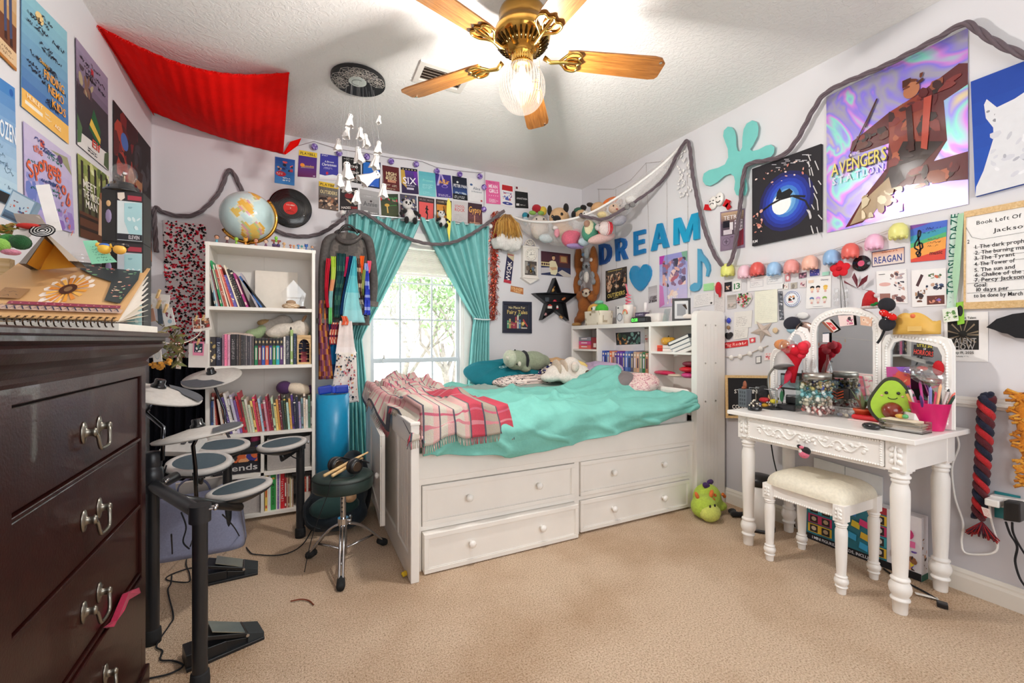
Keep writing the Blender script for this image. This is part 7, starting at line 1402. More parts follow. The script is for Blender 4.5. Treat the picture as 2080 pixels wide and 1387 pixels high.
b=B('eef0f4','gloss');p=WR(1609,607,.003);b.lathe([(.001,0),(.052,0),(.052,.003),(.001,.0035)],p,32,rot=RY(-pi/2));flat(b,[p+V((-.004,.05,.05)),p+V((-.004,-.05,.05)),p+V((-.004,-.05,-.05)),p+V((-.004,.05,-.05))],nR,[('e',.5,.5,.48,.48,'3a5aa4'),('e',.5,.5,.45,.45,'eef0f4'),('b',.3,.3,.68,.62,10,['5a3a34','4a9a9a','e0a070','2a2a30'],4,.1),('r',.28,.66,.58,.7,'d84a4a')]+[('r',.5+.38*cos(a)-.02,.5+.38*sin(a)-.03,.5+.38*cos(a)+.02,.5+.38*sin(a)+.03,'2f4a8c')for a in[k*.26 for k in range(24)]]);b.obj('round_sticker',None,'round white and blue badge sticker with musical picture','sticker')
for nm,lab,cat,q,col,D in(('photo_strip','narrow black and white photo strip beside the round badge','photo',[(1580,592),(1589,591),(1592,649),(1583,650)],'5a5c64',[('b',.05,.02,.95,.98,26,['2a2c34','8a8c94','c8c8d0'],2,.3)]),('yellow_paper','pale yellowish letter sheet above the wooden star','paper',[(1533,592),(1579,587),(1579,654),(1533,658)],'ecead8',[('s',.1,.1,.9,.9,14,'d8d6c8',3,.008)]),('tickets','long white sheet with two outlined ticket stubs','paper',[(1518,563),(1592,553),(1592,586),(1518,592)],'eceaea',[('r',.08,.3,.46,.75,'c8c8cc'),('r',.095,.33,.445,.72,'eceaea'),('r',.56,.2,.98,.65,'c8c8cc'),('r',.575,.23,.965,.62,'eceaea'),('s',.1,.4,.42,.65,2,'9a9aa0',3,.006),('s',.6,.3,.95,.55,2,'9a9aa0',4,.006),('l',[(.0,.05),(1,-.02)],.02,'5a5a60')]),('green_card','light green card at the left of the note cluster','card',[(1429,577),(1450,574),(1450,589),(1429,591)],'a4dc9c',[('s',.1,.2,.9,.8,3,'8ac484',2,.01)]),('letter_paper','pale lined letter sheet under the green card','paper',[(1409,598),(1450,592),(1450,618),(1409,625)],'e2dedc',[('s',.08,.1,.92,.9,6,'a8a4a4',3,.006),('e',.88,.86,.05,.08,'3a3434')]),('letter_paper','handwritten letter sheet behind the red parrot','paper',[(1451,598),(1472,595),(1472,634),(1451,638)],'d9d3d0',[('s',.08,.05,.92,.95,12,'a39c9c',4,.012)]),('photo','dark portrait photo right of the red parrot','photo',[(1471.5,574),(1486,572),(1486,591),(1471.5,593)],'1f1c24',[('b',.2,.2,.8,.8,7,['c8a088','3a4a6a','d8b8a8'],3,.2)]),('number_card','white card with the green number 13','card',[(1489,572),(1505,569),(1505,590),(1489,593)],W2,[('t','13',.5,.5,.55,'3a7a4a',.8)]),('landscape_photo','misty pale landscape photo below the portrait','photo',[(1477,600),(1495,598),(1495,626),(1477,628)],'c4bcb8',[('g',0,0,1,.7,'9a948c','d0c8c4',4),('b',0,.6,1,.9,8,['a09890','c8b8b0','8a8a80'],3,.25)]),('note_paper','creased note paper pinned below the candy heart','paper',[(1492,634),(1528,630),(1526,664),(1490,668)],'e6e2dc',[('s',.12,.3,.88,.9,6,'8a8484',3,.008)]),('note_paper','second creased note sheet lower in the cluster','paper',[(1491,668),(1520,665),(1518,686),(1489,690)],'e4e0da',[('s',.1,.12,.9,.9,6,'8a8484',6,.008)]),('wrapper_bar','red candy wrapper strip with pale lettering above the chair rail','wrapper',[(1460,697),(1519,690),(1519,702),(1460,709)],'d02a30',[('t','Big Red',.5,.5,.5,'f0b8b0',.5),('r',0,.0,1,.1,'a81c24'),('b',.05,.2,.3,.8,5,['f0c8c0','a81c24'],2,.05),('b',.7,.2,.95,.8,5,['f0c8c0','a81c24'],3,.05)]),('white_sticker','little white framed square sticker above the chair rail','sticker',[(1535,724),(1546,722.5),(1546,737),(1535,738.5)],'6a6a70',[('r',.12,.1,.88,.9,W2)]),('round_sticker','red and white doodle sticker beside the side mirror','sticker',[(1553,717),(1566,716),(1566,731),(1553,732)],'f0dede',[('b',.1,.1,.9,.9,8,['d04a54','e8a0a0'],3,.2)]),('red_sticker','red and white portrait sticker at the end of the wrapper','sticker',[(1522,687),(1534,685),(1534,695),(1523,697)],'d84a54',[('e',.5,.5,.25,.3,'f0e0d8')]),('yellow_sticker','yellow red and black lettered sticker beside the black heart','sticker',[(1463,674),(1472,673),(1471,690),(1462,691)],'e0c040',[('b',.05,.05,.95,.95,12,['c02a34','1a1a1e','e8e0c8'],2,.2)]),('photo','small pink portrait photo at the top of sticker cluster','photo',[(1595,558),(1605,556),(1605,571),(1595,572)],'d88a90',[('e',.5,.5,.28,.3,'f0e4e4')]),('photo','small dim mauve concert photo under the peach light','photo',[(1623,555),(1638,552),(1638,563),(1623,566)],'6a4a5c',[('b',0,0,1,1,8,['c890a0','3a2a3a','a8708a'],3,.2)]),('photo','small blue purple crowd photo under the blue light','photo',[(1645,549),(1664,546),(1664,559),(1645,561)],'4a4a9a',[('b',.05,.05,.95,.95,14,['8a6ab0','d8c0d8','2a2a6a'],4,.12)]),('mint_card','tiny mint green card under the blue dome light','card',[(1670,553),(1684,551),(1684,558),(1670,560)],'a8dcc8',[]),('sticker','little cream face sticker, first of three in a row','sticker',[(1590,577),(1601,575),(1601,587),(1590,588)],'e8e2dc',[('b',.2,.2,.8,.7,6,['2a2224','a86a6a'],2,.14)]),('sticker','little grey doorway sticker, second of three in a row','sticker',[(1606,575),(1619,573),(1619,585),(1606,587)],'b8b0a4',[('e',.4,.6,.25,.4,'8a847c')]),('sticker','little maroon group sticker, third of three in a row','sticker',[(1625,571),(1637,569),(1637,583),(1625,584)],'e4d4d4',[('b',.1,.1,.9,.9,9,['a83a5a','7a4a5a','d8a0a8'],5,.18)]),('leaning_board','flat white panel leaning on the wall behind the stool, left one','panel',[(1653,929),(1715.5,947),(1715.5,1010),(1653,990)],'e4e6e4',[]),('leaning_board','flat white panel leaning on the wall behind the stool, right one','panel',[(1717,947.5),(1792,969),(1792,1035),(1717,1010)],'e2e4e4',[])):PO(nm,lab,cat,q,col,D,off=.012 if cat=='panel' else .005,th=.01 if cat=='panel' else .0015)
def knob(nm,lab,cat,x,y,rad_,col,m='gloss',o=.012,rot=None):
 b=B(col,m);b.ell(WR(x,y,o),rad_,12,rot=rot);return b.obj(nm,None,lab,cat)
t=thing('parrot_ornament','small red parrot ornament on the wall beside green card','ornament',WR(1459,600,.02));b=B('cf2430','plush');b.ell(WR(1459,585,.025),(.022,.022,.045),12);b.ell(WR(1462,596,.02),(.01,.010,.03),8);b.obj('body',t);b=B('ecdcc0','plush');b.ell(WR(1453,579,.036),(.010,.012,.014),8);b.obj('face',t)
b=B('5a9a44','gloss');r=random.Random(9);P=[WR(x,y,.008)for x,y in((1497,597),(1528,593),(1528,622),(1497,627))];ext3(b,P,HEART,nR,.008,'e0d4d0')
for i in range(60):
 a=r.uniform(0,2*pi);k=r.random()**.5;hx,hy=HEART[int(a/(2*pi)*len(HEART))%len(HEART)];b.ell(bil(P,.5+(hx-.5)*k*.9,.42+(hy-.42)*k*.9)-V((.012,0,0)),.006,6,r.choice(('c8283a','3a8a44','e8e0d8','2a2224','d86a7a','7ab060')))
b.obj('candy_heart',None,'heart of red green and black beads fixed on the wall','ornament')
for x,lab in((1469,'left'),(1480,'right')):knob('heart_pin','royal blue heart-shaped pin, %s of two'%lab,'pin',x,651,(.008,.016,.02),'2438b0');knob('wooden_button','round brown wooden button below blue pins, %s of two'%lab,'button',x-.5,665,(.006,.014,.014),'8a6a48')
b=B('171418','gloss');ext3(b,[WR(x,y,.004)for x,y in((1474,676),(1489,674),(1489,688),(1474,691))],HEART,nR,.01);b.obj('black_heart',None,'glossy black heart below the wooden buttons','ornament')
knob('wooden_coin','round pale wooden disc right of the star','ornament',1574.6,671,(.006,.018,.018),'dcc09a','matte')
b=B('c8b8ac','card');c=WR(1547,671,.03);O=[(1524,676),(1541,667),(1536,652),(1551,662),(1568,655),(1559,670),(1568,684),(1553,680),(1544,697),(1543,680)];O=[WR(x,y,.006)for x,y in O];b.q(O+[c],[(i,(i+1)%10,10)for i in range(10)]);b.obj('wooden_star',None,'faceted weathered wooden star on the wall left of the mirror','ornament')
gs=[(1468,724),(1485,726),(1503,724),(1523,718),(1545,708),(1560,702)];b=B('c8bcae','fabric');b.tube([WR(x,y,.008)for x,y in gs],.003,5);go=tag(b.obj('bead_garland',None),'little string of white face beads above the chair rail','garland');[B('ece8e2','matte').ell(WR(x,y,.014),(.010,.018,.017),8).obj('bead',go)for x,y in gs[1:5]]
b=B('2a2a36','felt' if 'felt' in MATS else 'fabric');b.ell(WR(1609,657,.03),(.022,.052,.042),16);bo=tag(b.obj('beret',None),'round dark felt beret over the left side mirror','hat');b=B('a8cde0','fabric');b.ell(WR(1611,668,.024),(.018,.04,.028),14);b.obj('band',bo)
b=B('a58c82','foil');b.ell(WR(1635,671,.075),(.012,.055,.05),14);po=tag(b.obj('sequin_purse',None),'rose sequinned purse with black strap between the mirrors','purse');b=B('17151a','leather');b.tube(spline([WR(1628,655,.09),WR(1619,672,.09),WR(1622,685,.09),WR(1635,698,.09)],5),.005,6);b.ell(WR(1632,688,.095),(.010,.014,.024),10);b.obj('strap',po)
knob('white_cushion','small white speckled cushion hung above the beret','ornament',1630,641,(.008,.036,.02),'ecebe9','cloth')
t=thing('letter_board','black letter board in wooden frame leaning on wall behind the vanity','letter board',WR(1517,850,.03));Q=[WR(x,y,.03)for x,y in((1472.5,762),(1566,763),(1566,850),(1474,849))];b=B('dcb888','pine')
for q in(rectq(0,0,1,.06),rectq(0,.94,1,1),rectq(0,.06,.06,.94),rectq(.94,.06,1,.94)):slab(b,[bil(Q,x,y)for x,y in q],nR,.02,'dcb888')
b.obj('frame',t);b=B('16151a','fabric');I=[bil(Q,x,y)-nR*.006 for x,y in rectq(.05,.05,.95,.95)];slab(b,I,nR,.002,'16151a');flat(b,I,nR,[('t','STARTING',.5,.36,.1,'ece8e4',.66),('t','COUNT',.32,.76,.1,'ece8e4',.42)]);b.obj('felt_board',t)
b=B('131216','fabric');b.tube(spline([WR(1459,697,.008),WR(1458,740,.012),WR(1459,790,.012),WR(1461,830,.008)],5),.010,8,flat=.4);b.obj('black_strap',None,'black strap hanging beside the headboard side panel','strap')
PO('yellow_tag','small yellow printed tag at the end of the black strap','tag',[(1450.5,833),(1469,832),(1468.5,857),(1451,859)],'d8b83c',[('t','RIEMA',.5,.16,.14,'3a3420',.7),('t','2026',.5,.38,.15,'5a4a20',.6),('r',.1,.55,.9,.7,'c88a3a'),('r',.1,.8,.9,.9,'8aa040')])
b=B('c01c24','plush');BR=[WR(2005,y,.045)for y in range(806,1060,4)];n_=len(BR)
for k,c in((0,'c01c24'),(1,'161a34'),(2,'5a1420')):
 ph=2*pi*k/3;b.tube([p+V((.012*cos(i*.5+ph),.016*sin(i*.5+ph),0))+V((0,.0004*i,0))for i,p in enumerate(BR)],[.0155*(1-.005*i)for i in range(n_)],8,c)
bo=tag(b.obj('yarn_braid',None),'long red and navy yarn braid hanging on the lower right wall','braid');b=B('161a34','plush');[b.ell(WR(2005+RN.uniform(-8,8),RN.uniform(800,815),.045),.012,6)for _ in range(14)];b.obj('top_tuft',bo)
b=B('b81a22','plush');r=random.Random(4)
for i in range(60):p=WR(1995,1060,.045);b.tube([p,p+V((r.uniform(-.02,.02),r.uniform(-.05,.05),-.055+r.uniform(-.02,.01)))],.003,3,r.choice(('c01c24','5a1430','d02a30')))
b.obj('tassel',bo)
b=B('dd8a1c','plush');OP=[WR(2078,800,.03),WR(2086,840,.03),WR(2092,900,.03),WR(2098,960,.03),WR(2100,985,.03)];b.tube(spline(OP,5),[.03+.006*sin(i*1.9)for i in range(21)],10,flat=.6);[b.tube([p,p+V((-.02,.05*cos(a*2.4),.03*sin(a*1.7)))],.006,4,r.choice(('dd8a1c','e8a438','c87814')))for a,p in enumerate(spline(OP,30))];b.obj('orange_boa',None,'fluffy orange boa hanging at the right edge of view','scarf')
t=thing('power_outlet','teal outlet plate with white power strip and plugs on lower right wall','outlet',WR(2045,1040));b=B('1f7f86','plastic');slab(b,[WR(x,y,.006)for x,y in((2020,997),(2072,1008),(2072,1060),(2020,1050))],nR,.006,'1f7f86');b.obj('wall_plate',t);b=B('e9e6e2','plastic');Q=[WR(x,y,.05)for x,y in((2009,1005),(2080,1018),(2080,1040),(2009,1026))];slab(b,Q,nR,.044,'e9e6e2');flat(b,Q,nR,[('r',.35,.45,.38,.7,'2a2a2e'),('r',.7,.06,.85,.16,'3a3a40')]);b.obj('power_strip',t,bev=.004)
b=B('1a191b','plastic');slab(b,[WR(x,y,.10)for x,y in((2038,1017),(2072,1022),(2073,1062),(2037,1057))],nR,.05,'1a191b');b.obj('black_adapter',t,bev=.005);b=B('f0eeea','plastic');b.box(WR(2019,1020,.07),(.05,.045,.03));b.obj('white_plug',t,bev=.005)
cable('adapter_cable','two black cords hanging from the adapter at right edge',[WR(2043,1060,.08),WR(2052,1085,.06),WR(2066,1110,.04),WR(2062,1140,.03),WR(2072,1175,.03),WR(2090,1200,.03)],.004,'17161a');cable('adapter_cable','second black cord swinging from adapter toward the right',[WR(2056,1061,.08),WR(2058,1082,.06),WR(2072,1110,.04),WR(2095,1145,.03)],.004,'17161a')
cable('power_cable','white power cord looping down the wall from vanity to power strip',[U(1938,872,X=2.66),WR(1948,905,.02),WR(1934,950,.02),WR(1940,1010,.02),WR(1956,1060,.02),WR(1953,1100,.02),WR(1960,1122,.02),WR(1990,1126,.02),WR(2018,1122,.02),WR(2026,1105,.02),WR(2014,1060,.03),WR(2010,1025,.05),WR(2017,1021,.07)],.0045,'eeece8',m='plastic');PO('warning_label','white and red printed warning label on the cord','label',[(1993,1029),(2010,1034),(2015,1054),(1999,1047)],'ecdcd6',[('s',.1,.1,.9,.9,6,'c86a5a',3,.03)],off=.085)
#on, under and around the vanity
TZ_=.746
def T(px,py,m=2.5):
 p=U(px,py,Z=TZ_)
 if p.x>m:q=U(px,690,X=m);p=V((q.x,q.y,TZ_))
 return p
t=thing('glass_jar','big square glass jar of beads and shells with metal lid on the vanity','jar',T(1659,842));c=T(1659,842);w=.072;k=.185
b=B('e8eef0','clear_glass');b.bx(c.x-w,c.x+w,c.y-w,c.y+w,c.z,c.z+k);b.obj('glass_body',t,bev=.012);b=B('a9a49c','steel');b.lathe([(.055,k+.002),(.064,k+.004),(.064,k+.03),(.058,k+.034),(.002,k+.034)],c,28,sq=(1.02,1.02));b.obj('lid',t)
b=B('8aa8a8','gloss');r=random.Random(21)
for i in range(330):
 z=r.random();e=r.choice((0,1,2,3));q=r.uniform(-1,1)*.052;f_=r.uniform(.03,.054);dx,dy=((-f_,q),(q,-f_),(f_,q),(q,f_))[e]
 pal=('b03a34','d8b8b0','c88a80','e8dcd4','7a3a3a')if z<.25 else(('e8e0d4','d8c8b0','c0b098','a8a090')if z<.5 else(('6aa0a8','8cc4c8','4a8490','d8e4e4')if z<.72 else('3a4a9a','8a7a4a','b09a50','5a4a3a','c8c0a8')))
 b.ell(c+V((dx,dy,.010+z*.165)),r.uniform(.006,.011),6,r.choice(pal))
b.obj('beads',t)
t=thing('avocado_toy','smiling avocado-shaped green cushion toy on the vanity','toy',T(1815,850));c=T(1812,846);fr=(V((0,0,0))-V((c.x,c.y,0))).normalized();sd=V((-fr.y,fr.x,0));Z_=V((0,0,1))
av=[(.01*s+.088*sin(a)*(1-.0*cos(a))if 0 else .078*math.copysign(abs(sin(a))**.8,sin(a))*(1 if cos(a)<0 else 1-.12*cos(a)),.088-.088*cos(a)if cos(a)>0 else .088-.10*cos(a))for s in(0,)for a in[2*pi*i/36 for i in range(36)]]
av=[(x*1.22*(1-.40*(lambda k:k*k*(3-2*k))(max(0,min(1,(z-.05)/.14)))),z*1.18)for x,z in av]
b=B('3a3a2c','plastic');b.ext(av,c-fr*.01,-sd if sd.y>0 else sd,Z_,-.05 if 0 else .05);b.obj('rind',t,bev=.008)
ux=-sd if sd.y>0 else sd;nn=ux.cross(Z_)
b=B('a3c83c','plastic');b.ext([(x*.86,.105+(z-.105)*.88)for x,z in av],c-fr*.01+nn*.0505,ux,Z_,.006);b.obj('flesh',t,bev=.002)
f0=c-fr*.01+nn*.057;b=B('7a2c1c','gloss');b.ell(f0+ux*.0+Z_*.068,(.04,.04,.04),16);b.obj('stone',t)
b=B('17150f','gloss');[b.ell(f0+ux*x+Z_*.15,.0075,8)for x in(-.02,.022)];b.tube([f0+nn*.001+ux*(.002+.016*cos(a))+Z_*(.13-.008*sin(a))for a in[pi*k/8 for k in range(9)]],.0018,5);b.obj('face',t);b=B('e0a09a','matte');[b.ell(f0+ux*x+Z_*.136,(.006,.006,.004),8)for x in(-.036,.036)];b.obj('cheeks',t)
t=thing('pencil_bucket','hot pink bucket crammed with pens and markers on the vanity','bucket',T(1886,862));c=T(1888,858);b=B('d81c6c','plastic');b.lathe([(.045,0),(.048,.004),(.07,.118),(.072,.12),(.067,.118),(.047,.008)],c,28);b.obj('bucket',t)
r=random.Random(3)
for i,cl in enumerate(('e0406a','f0d8dc','c83a8a','e8a8c0','8a3a9a','f0c070','e8e4e0','b8407a','4a2a6a','8a8ac8','f0b890','d8d0d0','2a4a3a','e86a5a','9a9a6a','3a3a4a')):
 a=2*pi*i/16;p=c+V((.026*cos(a),.026*sin(a),.02));q=c+V((.075*cos(a)+r.uniform(-.012,.012),.075*sin(a),.155+r.uniform(-.012,.045)));b=B(cl,'plastic');b.cyl(p,q,.0055,n=8);b.cyl(q,q+(q-p).normalized()*.012,.0055,.0015,8,r.choice(('2a2a2e',cl)));b.obj('pencil',None,'%s pen standing in the pink bucket, %s around the rim'%(('rose','pale pink','magenta','blush','violet','amber','white','plum','dark purple','periwinkle','apricot','grey white','dark green','coral','olive','black')[i],nth(i)),'pen','pens in the pink bucket')
b=B('f0e8e4','plastic');p,q=c+V((0,-.03,.05)),U(1934,772,t=c.x*ST+c.y*CT-.02);d=q-p
for i in range(10):b.cyl(p+d*i/10,p+d*(i+1)/10,.006,n=8,col=('1c1a1c','f0ece8')[i%2])
b.cyl(q,q+d*.05,.006,n=8,col='e890a8');b.obj('pencil',None,'tall black and white striped pencil in the pink bucket','pen')
t=thing('succulent_pot','green succulent in white faceted pot at the vanity corner','plant',T(1868,872));c=T(1870,866);b=B('ece8e4','paint');b.lathe([(.034,0),(.062,.036),(.056,.068),(.05,.07),(.044,.064)],c,6);b.sm=[0]*len(b.sm);b.obj('pot',t);b=B('7cc27a','leaf')
for ring_,(n_,l,z)in enumerate(((8,.052,.078),(7,.038,.092),(5,.022,.102))):
 for k in range(n_):a=2*pi*k/n_+ring_*.4;d=V((cos(a),sin(a),.35+.4*ring_)).normalized();b.ell(c+V((0,0,z-.012))+d*l*.5,(l*.5,.012,.006),8,rot=MX.Rotation(a,3,'Z')@RY(-.35-.35*ring_))
b.obj('leaves',t)
t=thing('acrylic_tray','clear acrylic box of papers on the vanity front corner','box',T(1837,882));c=T(1838,874);b=B('e8ecec','clear_plastic')
for a in((-.045,-.042,-.075,.075),(.042,.045,-.075,.075),(-.045,.045,-.075,-.072),(-.045,.045,.072,.075)):b.bx(c.x+a[0],c.x+a[1],c.y+a[2],c.y+a[3],c.z,c.z+.045)
b.obj('walls',t);b=B('3a342e','plastic');b.bx(c.x-.045,c.x+.045,c.y-.075,c.y+.075,c.z-.001,c.z+.003);b.obj('base',t)
b=B('ecdfc4','paper');[b.box(c+V((r.uniform(-.005,.005),r.uniform(-.01,.01),.008+i*.006)),(.07,.12,.004),r.choice(('ecdfc4','f0e8dc','e8d4b8','f0c8b8')),RZ(r.uniform(-.15,.15)))for i in range(7)];b.obj('paper_stack',None,'cream paper slips stacked in the clear acrylic box','paper')
b=B('d2a648','plastic');b.ell(c+V((.01,.02,.058)),(.012,.02,.010),8);b.ell(c+V((.005,.0,.06)),(.012,.012,.010),8,'5aa86a');b.obj('trinket',None,'small yellow and green charm on the clear box','ornament')
b=B('3a9ab0','plastic');p=T(1833,848)+V((0,.01,.03));[b.lathe([(.014,-.004),(.016,0),(.014,.004)],p+V((0,0,-.026+i*.0085)),14,cl)for i,cl in enumerate(('3a6ab0','3aa0a8','f0ece8','e8c040','d84a3a'))];b.obj('rainbow_spool',None,'tiny rainbow striped stack before the avocado toy','ornament')
b=B('151416','gloss');p=T(1770,871);b.ell(p+V((0,0,.012)),(.024,.036,.016),16);b.obj('computer_mouse',None,'glossy black computer mouse on the vanity front','mouse')
b=B('c8242c','gloss');p=T(1762,848);b.bx(p.x-.05,p.x+.03,p.y-.07,p.y+.05,p.z+.006,p.z+.03);bo=tag(b.obj('red_box',None,bev=.012),'glossy red heart candy box lying on the vanity','box');b=B('e8c8c4','plastic');b.bx(p.x-.06,p.x+.03,p.y-.08,p.y+.055,p.z,p.z+.006);b.obj('tray',bo)
t=thing('potted_plant','small long-leaved plant in orange pot beside the avocado','plant',T(1755,832));c=T(1753,828);b=B('c4522c','paint');b.lathe([(.026,0),(.036,.045),(.04,.046),(.04,.056),(.034,.056),(.03,.046)],c,20);b.obj('pot',t);b=B('5a7248','leaf')
for k in range(9):a=2*pi*k/9;d=V((cos(a),sin(a),0));s_=V((-d.y,d.x,0))*.008;P=[c+d*.004+V((0,0,.05)),c+d*.024+V((0,0,.095)),c+d*.062+V((0,0,.088+.03*(k%3)))];b.q([P[0]-s_*.6,P[0]+s_*.6,P[1]+s_,P[1]-s_,P[2]],[(0,1,2,3),(3,2,4)],('5a7248','8a5a4a','7a8a5c')[k%3])
b.obj('leaves',t)
t=thing('desk_lamp','grey gooseneck desk lamp in front of the left side mirror','lamp',T(1573,832));c=T(1572,830);hd=U(1592,742,X=2.42);b=B('1d1d1f','plastic');b.lathe([(.05,0),(.05,.008),(.02,.014)],c,20);b.obj('base',t);b=B('9c9892','steel');b.tube(spline([c+V((0,0,.01)),U(1562,790,X=2.43),U(1562,762,X=2.43),U(1575,744,X=2.43),hd+V((0,.02,.03))],6),.006,8);b.obj('gooseneck',t)
R3=V((0,0,1)).rotation_difference(V((.25,.25,.9))).to_matrix();b=B('aca6a4','paint');b.lathe([(.052,-.01),(.05,.0),(.034,.055),(.024,.075),(.012,.082)],hd,24,rot=R3);b.obj('shade',t);b=B('8d8886','plastic');b.lathe([(.051,-.010),(.04,-.006),(.002,-.005)],hd,24,rot=R3);b.obj('diffuser',t)
t=thing('wrapped_roses','red rose bouquet in red and clear wrapping against the side mirror','bouquet',T(1612,815));c=U(1618,715,X=2.45);b=B('c62230','cloth');[b.ell(c+V((r.uniform(-.03,.03),r.uniform(-.05,.05),r.uniform(-.035,.04))),.026,8,r.choice(('c62230','d83444','e05a64')))for _ in range(12)];b.lathe([(.012,-.17),(.03,-.08),(.06,-.01),(.062,.02)],c+V((0,.02,0)),14,'b81c2a',sq=(.6,1));b.obj('red_wrap',t);b=B('f0e8e8','clear_plastic');b.ell(c+V((-.03,.03,.03)),(.03,.05,.04),12);b.obj('clear_wrap',t);b=B('e8955a','plush');b.ell(c+V((0,.08,.04)),(.02,.045,.03),10);b.obj('orange_bloom',t)
b=B('c0344a','cloth');b.tube(spline([U(1604,752,X=2.44),U(1596,775,X=2.43),U(1580,790,X=2.43)],5),[.008+.012*sin(i*.6)for i in range(11)],8,flat=.4);b.obj('crimson_ribbon',None,'crimson ribbon trailing from the rose bouquet','ribbon')
t=thing('crystal_vase','clear tapering vase with amber liquid before the mirror hinge','vase',T(1652,790));c=U(1652,765,X=2.52);b=B('dfe4e6','clear_glass');b.lathe([(.03,-.02),(.03,.02),(.02,.06),(.008,.09),(.006,.12)],c,18);b.obj('glass_body',t);b=B('c88a4a','clear_plastic');b.lathe([(.002,-.018),(.026,-.016),(.026,.018),(.002,.02)],c,18,'c88a4a','gloss');b.obj('amber_fill',t)
t=thing('toy_tower','grey model skyscraper with brown boot on its roof on the vanity','toy',T(1513,834));c=T(1513,826);b=B('5f666c','matte');b.bx(c.x-.024,c.x+.024,c.y-.026,c.y+.026,c.z,c.z+.105);b.obj('tower',t,bev=.002);b=B('3f464c','matte');[b.bx(c.x-.0255,c.x-.024,c.y-.02+.014*i,c.y-.012+.014*i,c.z+.014+.022*j,c.z+.028+.022*j)for i in range(3)for j in range(4)];b.obj('windows',t);b=B('8a4a2c','leather');b.ell(c+V((0,0,.128)),(.010,.012,.026),10);b.ell(c+V((-.008,0,.112)),(.018,.011,.010),10);b.obj('toy_boot',None,'tiny brown boot on the roof of the grey tower','toy')
t=thing('pearl_hat','small black round box topped with black and pearl beads','ornament',T(1532,838));c=T(1533,833);b=B('17161a','gloss');b.lathe([(.034,0),(.036,.004),(.036,.02),(.03,.024)],c,22);b.obj('dish',t);b=B('2a2422','gloss');[b.ell(c+V((.026*cos(a)*q,.026*sin(a)*q,.026+.03*(1-q*q))),.0055,6,r.choice(('2a2422','d8ccb8','4a3c34','e8e0d0')))for q in(.2,.5,.75,1)for a in[2*pi*k/12+q*3 for k in range(int(4+9*q))]];b.obj('beads',t)
b=B('b9b9bb','chrome')
for dx in(-.03,.03):P=[T(1545,826)+V((dx,.05,0)),T(1545,826)+V((dx,.05,.11)),T(1572,830)+V((dx,-.03,.11)),T(1572,830)+V((dx,-.03,0))];b.tube(P,.003,6)
o=tag(b.obj('newtons_cradle',None),'chrome wire cradle stand between tower and speaker','toy');b=B('17161a','plastic');p=T(1558,829);b.box(p+V((0,0,.004)),(.07,.11,.008));b.obj('base',o);b=B('c9c9cc','chrome');[b.ell(p+V((0,-.03+i*.015,.035)),.0075,10)for i in range(5)];b.obj('balls',o)
for lab,x,y,rd_,cl in(('black and white round soft toy behind the cradle',1551,795,(.03,.03,.035),'1c1a1c'),('red toy lump under the black soft toy',1553,812,(.03,.028,.016),'c8242c'),('yellow toy foot beside the cradle',1572,815,(.022,.02,.014),'d8c83a'),('bright yellow star-like trinket before the cradle',1554,834,(.018,.018,.014),'e0a82c'),('periwinkle blue trinket beside pearl box',1543,822,(.016,.014,.012),'6a7ab8'),('dark green bottle trinket by the speaker',1588,805,(.010,.010,.032),'2a6a44')):p=U(x,y,X=2.44);b=B(cl,'plush');b.ell((p.x,p.y,max(p.z,TZ_+rd_[2])),rd_,12);b.obj('small_toy',None,lab,'toy')
b=B('1a1a1c','plastic');p=T(1606,832);b.box(p+V((0,0,.016)),(.09,.10,.03));o=tag(b.obj('speaker',None,bev=.003),'flat black speaker box left of the bead jar','speaker');b=B('2e2e31','rubber');b.box(p+V((-.046,0,.016)),(.002,.09,.022));b.obj('grille',o);b=B('1d1d20','plastic');b.box(p+V((.03,.0,.055)),(.05,.07,.045),rot=RZ(.2));b.obj('black_camera',None,'small black boxy camera behind the flat speaker','camera',bev=.006)
b=B('26221f','plastic');q=U(1606,775,X=2.52);b.box(q,(.01,.12,.09));o=tag(b.obj('framed_photo',None),'small dark framed picture between lamp and jar','photo frame');b=B('8a9aa0','card');b.box(q-V((.006,0,0)),(.001,.1,.07));b.obj('print',o)
b=B('2a1c16','card');p=U(1706,800,X=2.56);b.box(p,(.05,.06,.05));flat(b,[p+V((-.026,.03,.025)),p+V((-.026,-.03,.025)),p+V((-.026,-.03,-.025)),p+V((-.026,.03,-.025))],nR,[('l',[(0,.1+k*.3),(.5,.4+k*.3),(1,.1+k*.3)],.07,'d8582c')for k in range(3)]);b.obj('patterned_box',None,'little dark box with orange chevrons at the mirror foot','box')
b=B('e8ecee','clear_plastic');p=T(1712,812)+V((0,0,.0));b.bx(p.x-.01,p.x+.05,p.y-.05,p.y+.05,p.z,p.z+.04);o=tag(b.obj('clear_organizer',None),'clear plastic organizer of odds and ends behind the jar','organizer');b=B('8a98a0','gloss');[b.ell(p+V((r.uniform(0,.04),r.uniform(-.04,.04),.01)),.009,6,r.choice(('6a7a8a','d8c8a8','4a3a5a')))for _ in range(12)];b.obj('contents',o)
b=B('b84a8a','card');P=[U(x,y,X=2.53)for x,y in((1800,745),(1848,745),(1850,790),(1803,795))];slab(b,P,nR,.003,'b84a8a');flat(b,P,nR,[('p',[(0,.6),(.6,.1),(1,.3),(1,.8),(.2,1)],'d85a4a'),('p',[(.4,0),(1,0),(1,.3),(.6,.2)],'8a5ac0'),('b',.1,.3,.9,.9,8,['e8a07a','c83a6a'],3,.12)]);b.obj('pink_folder',None,'pink and purple printed card leaning on the right side mirror','card')
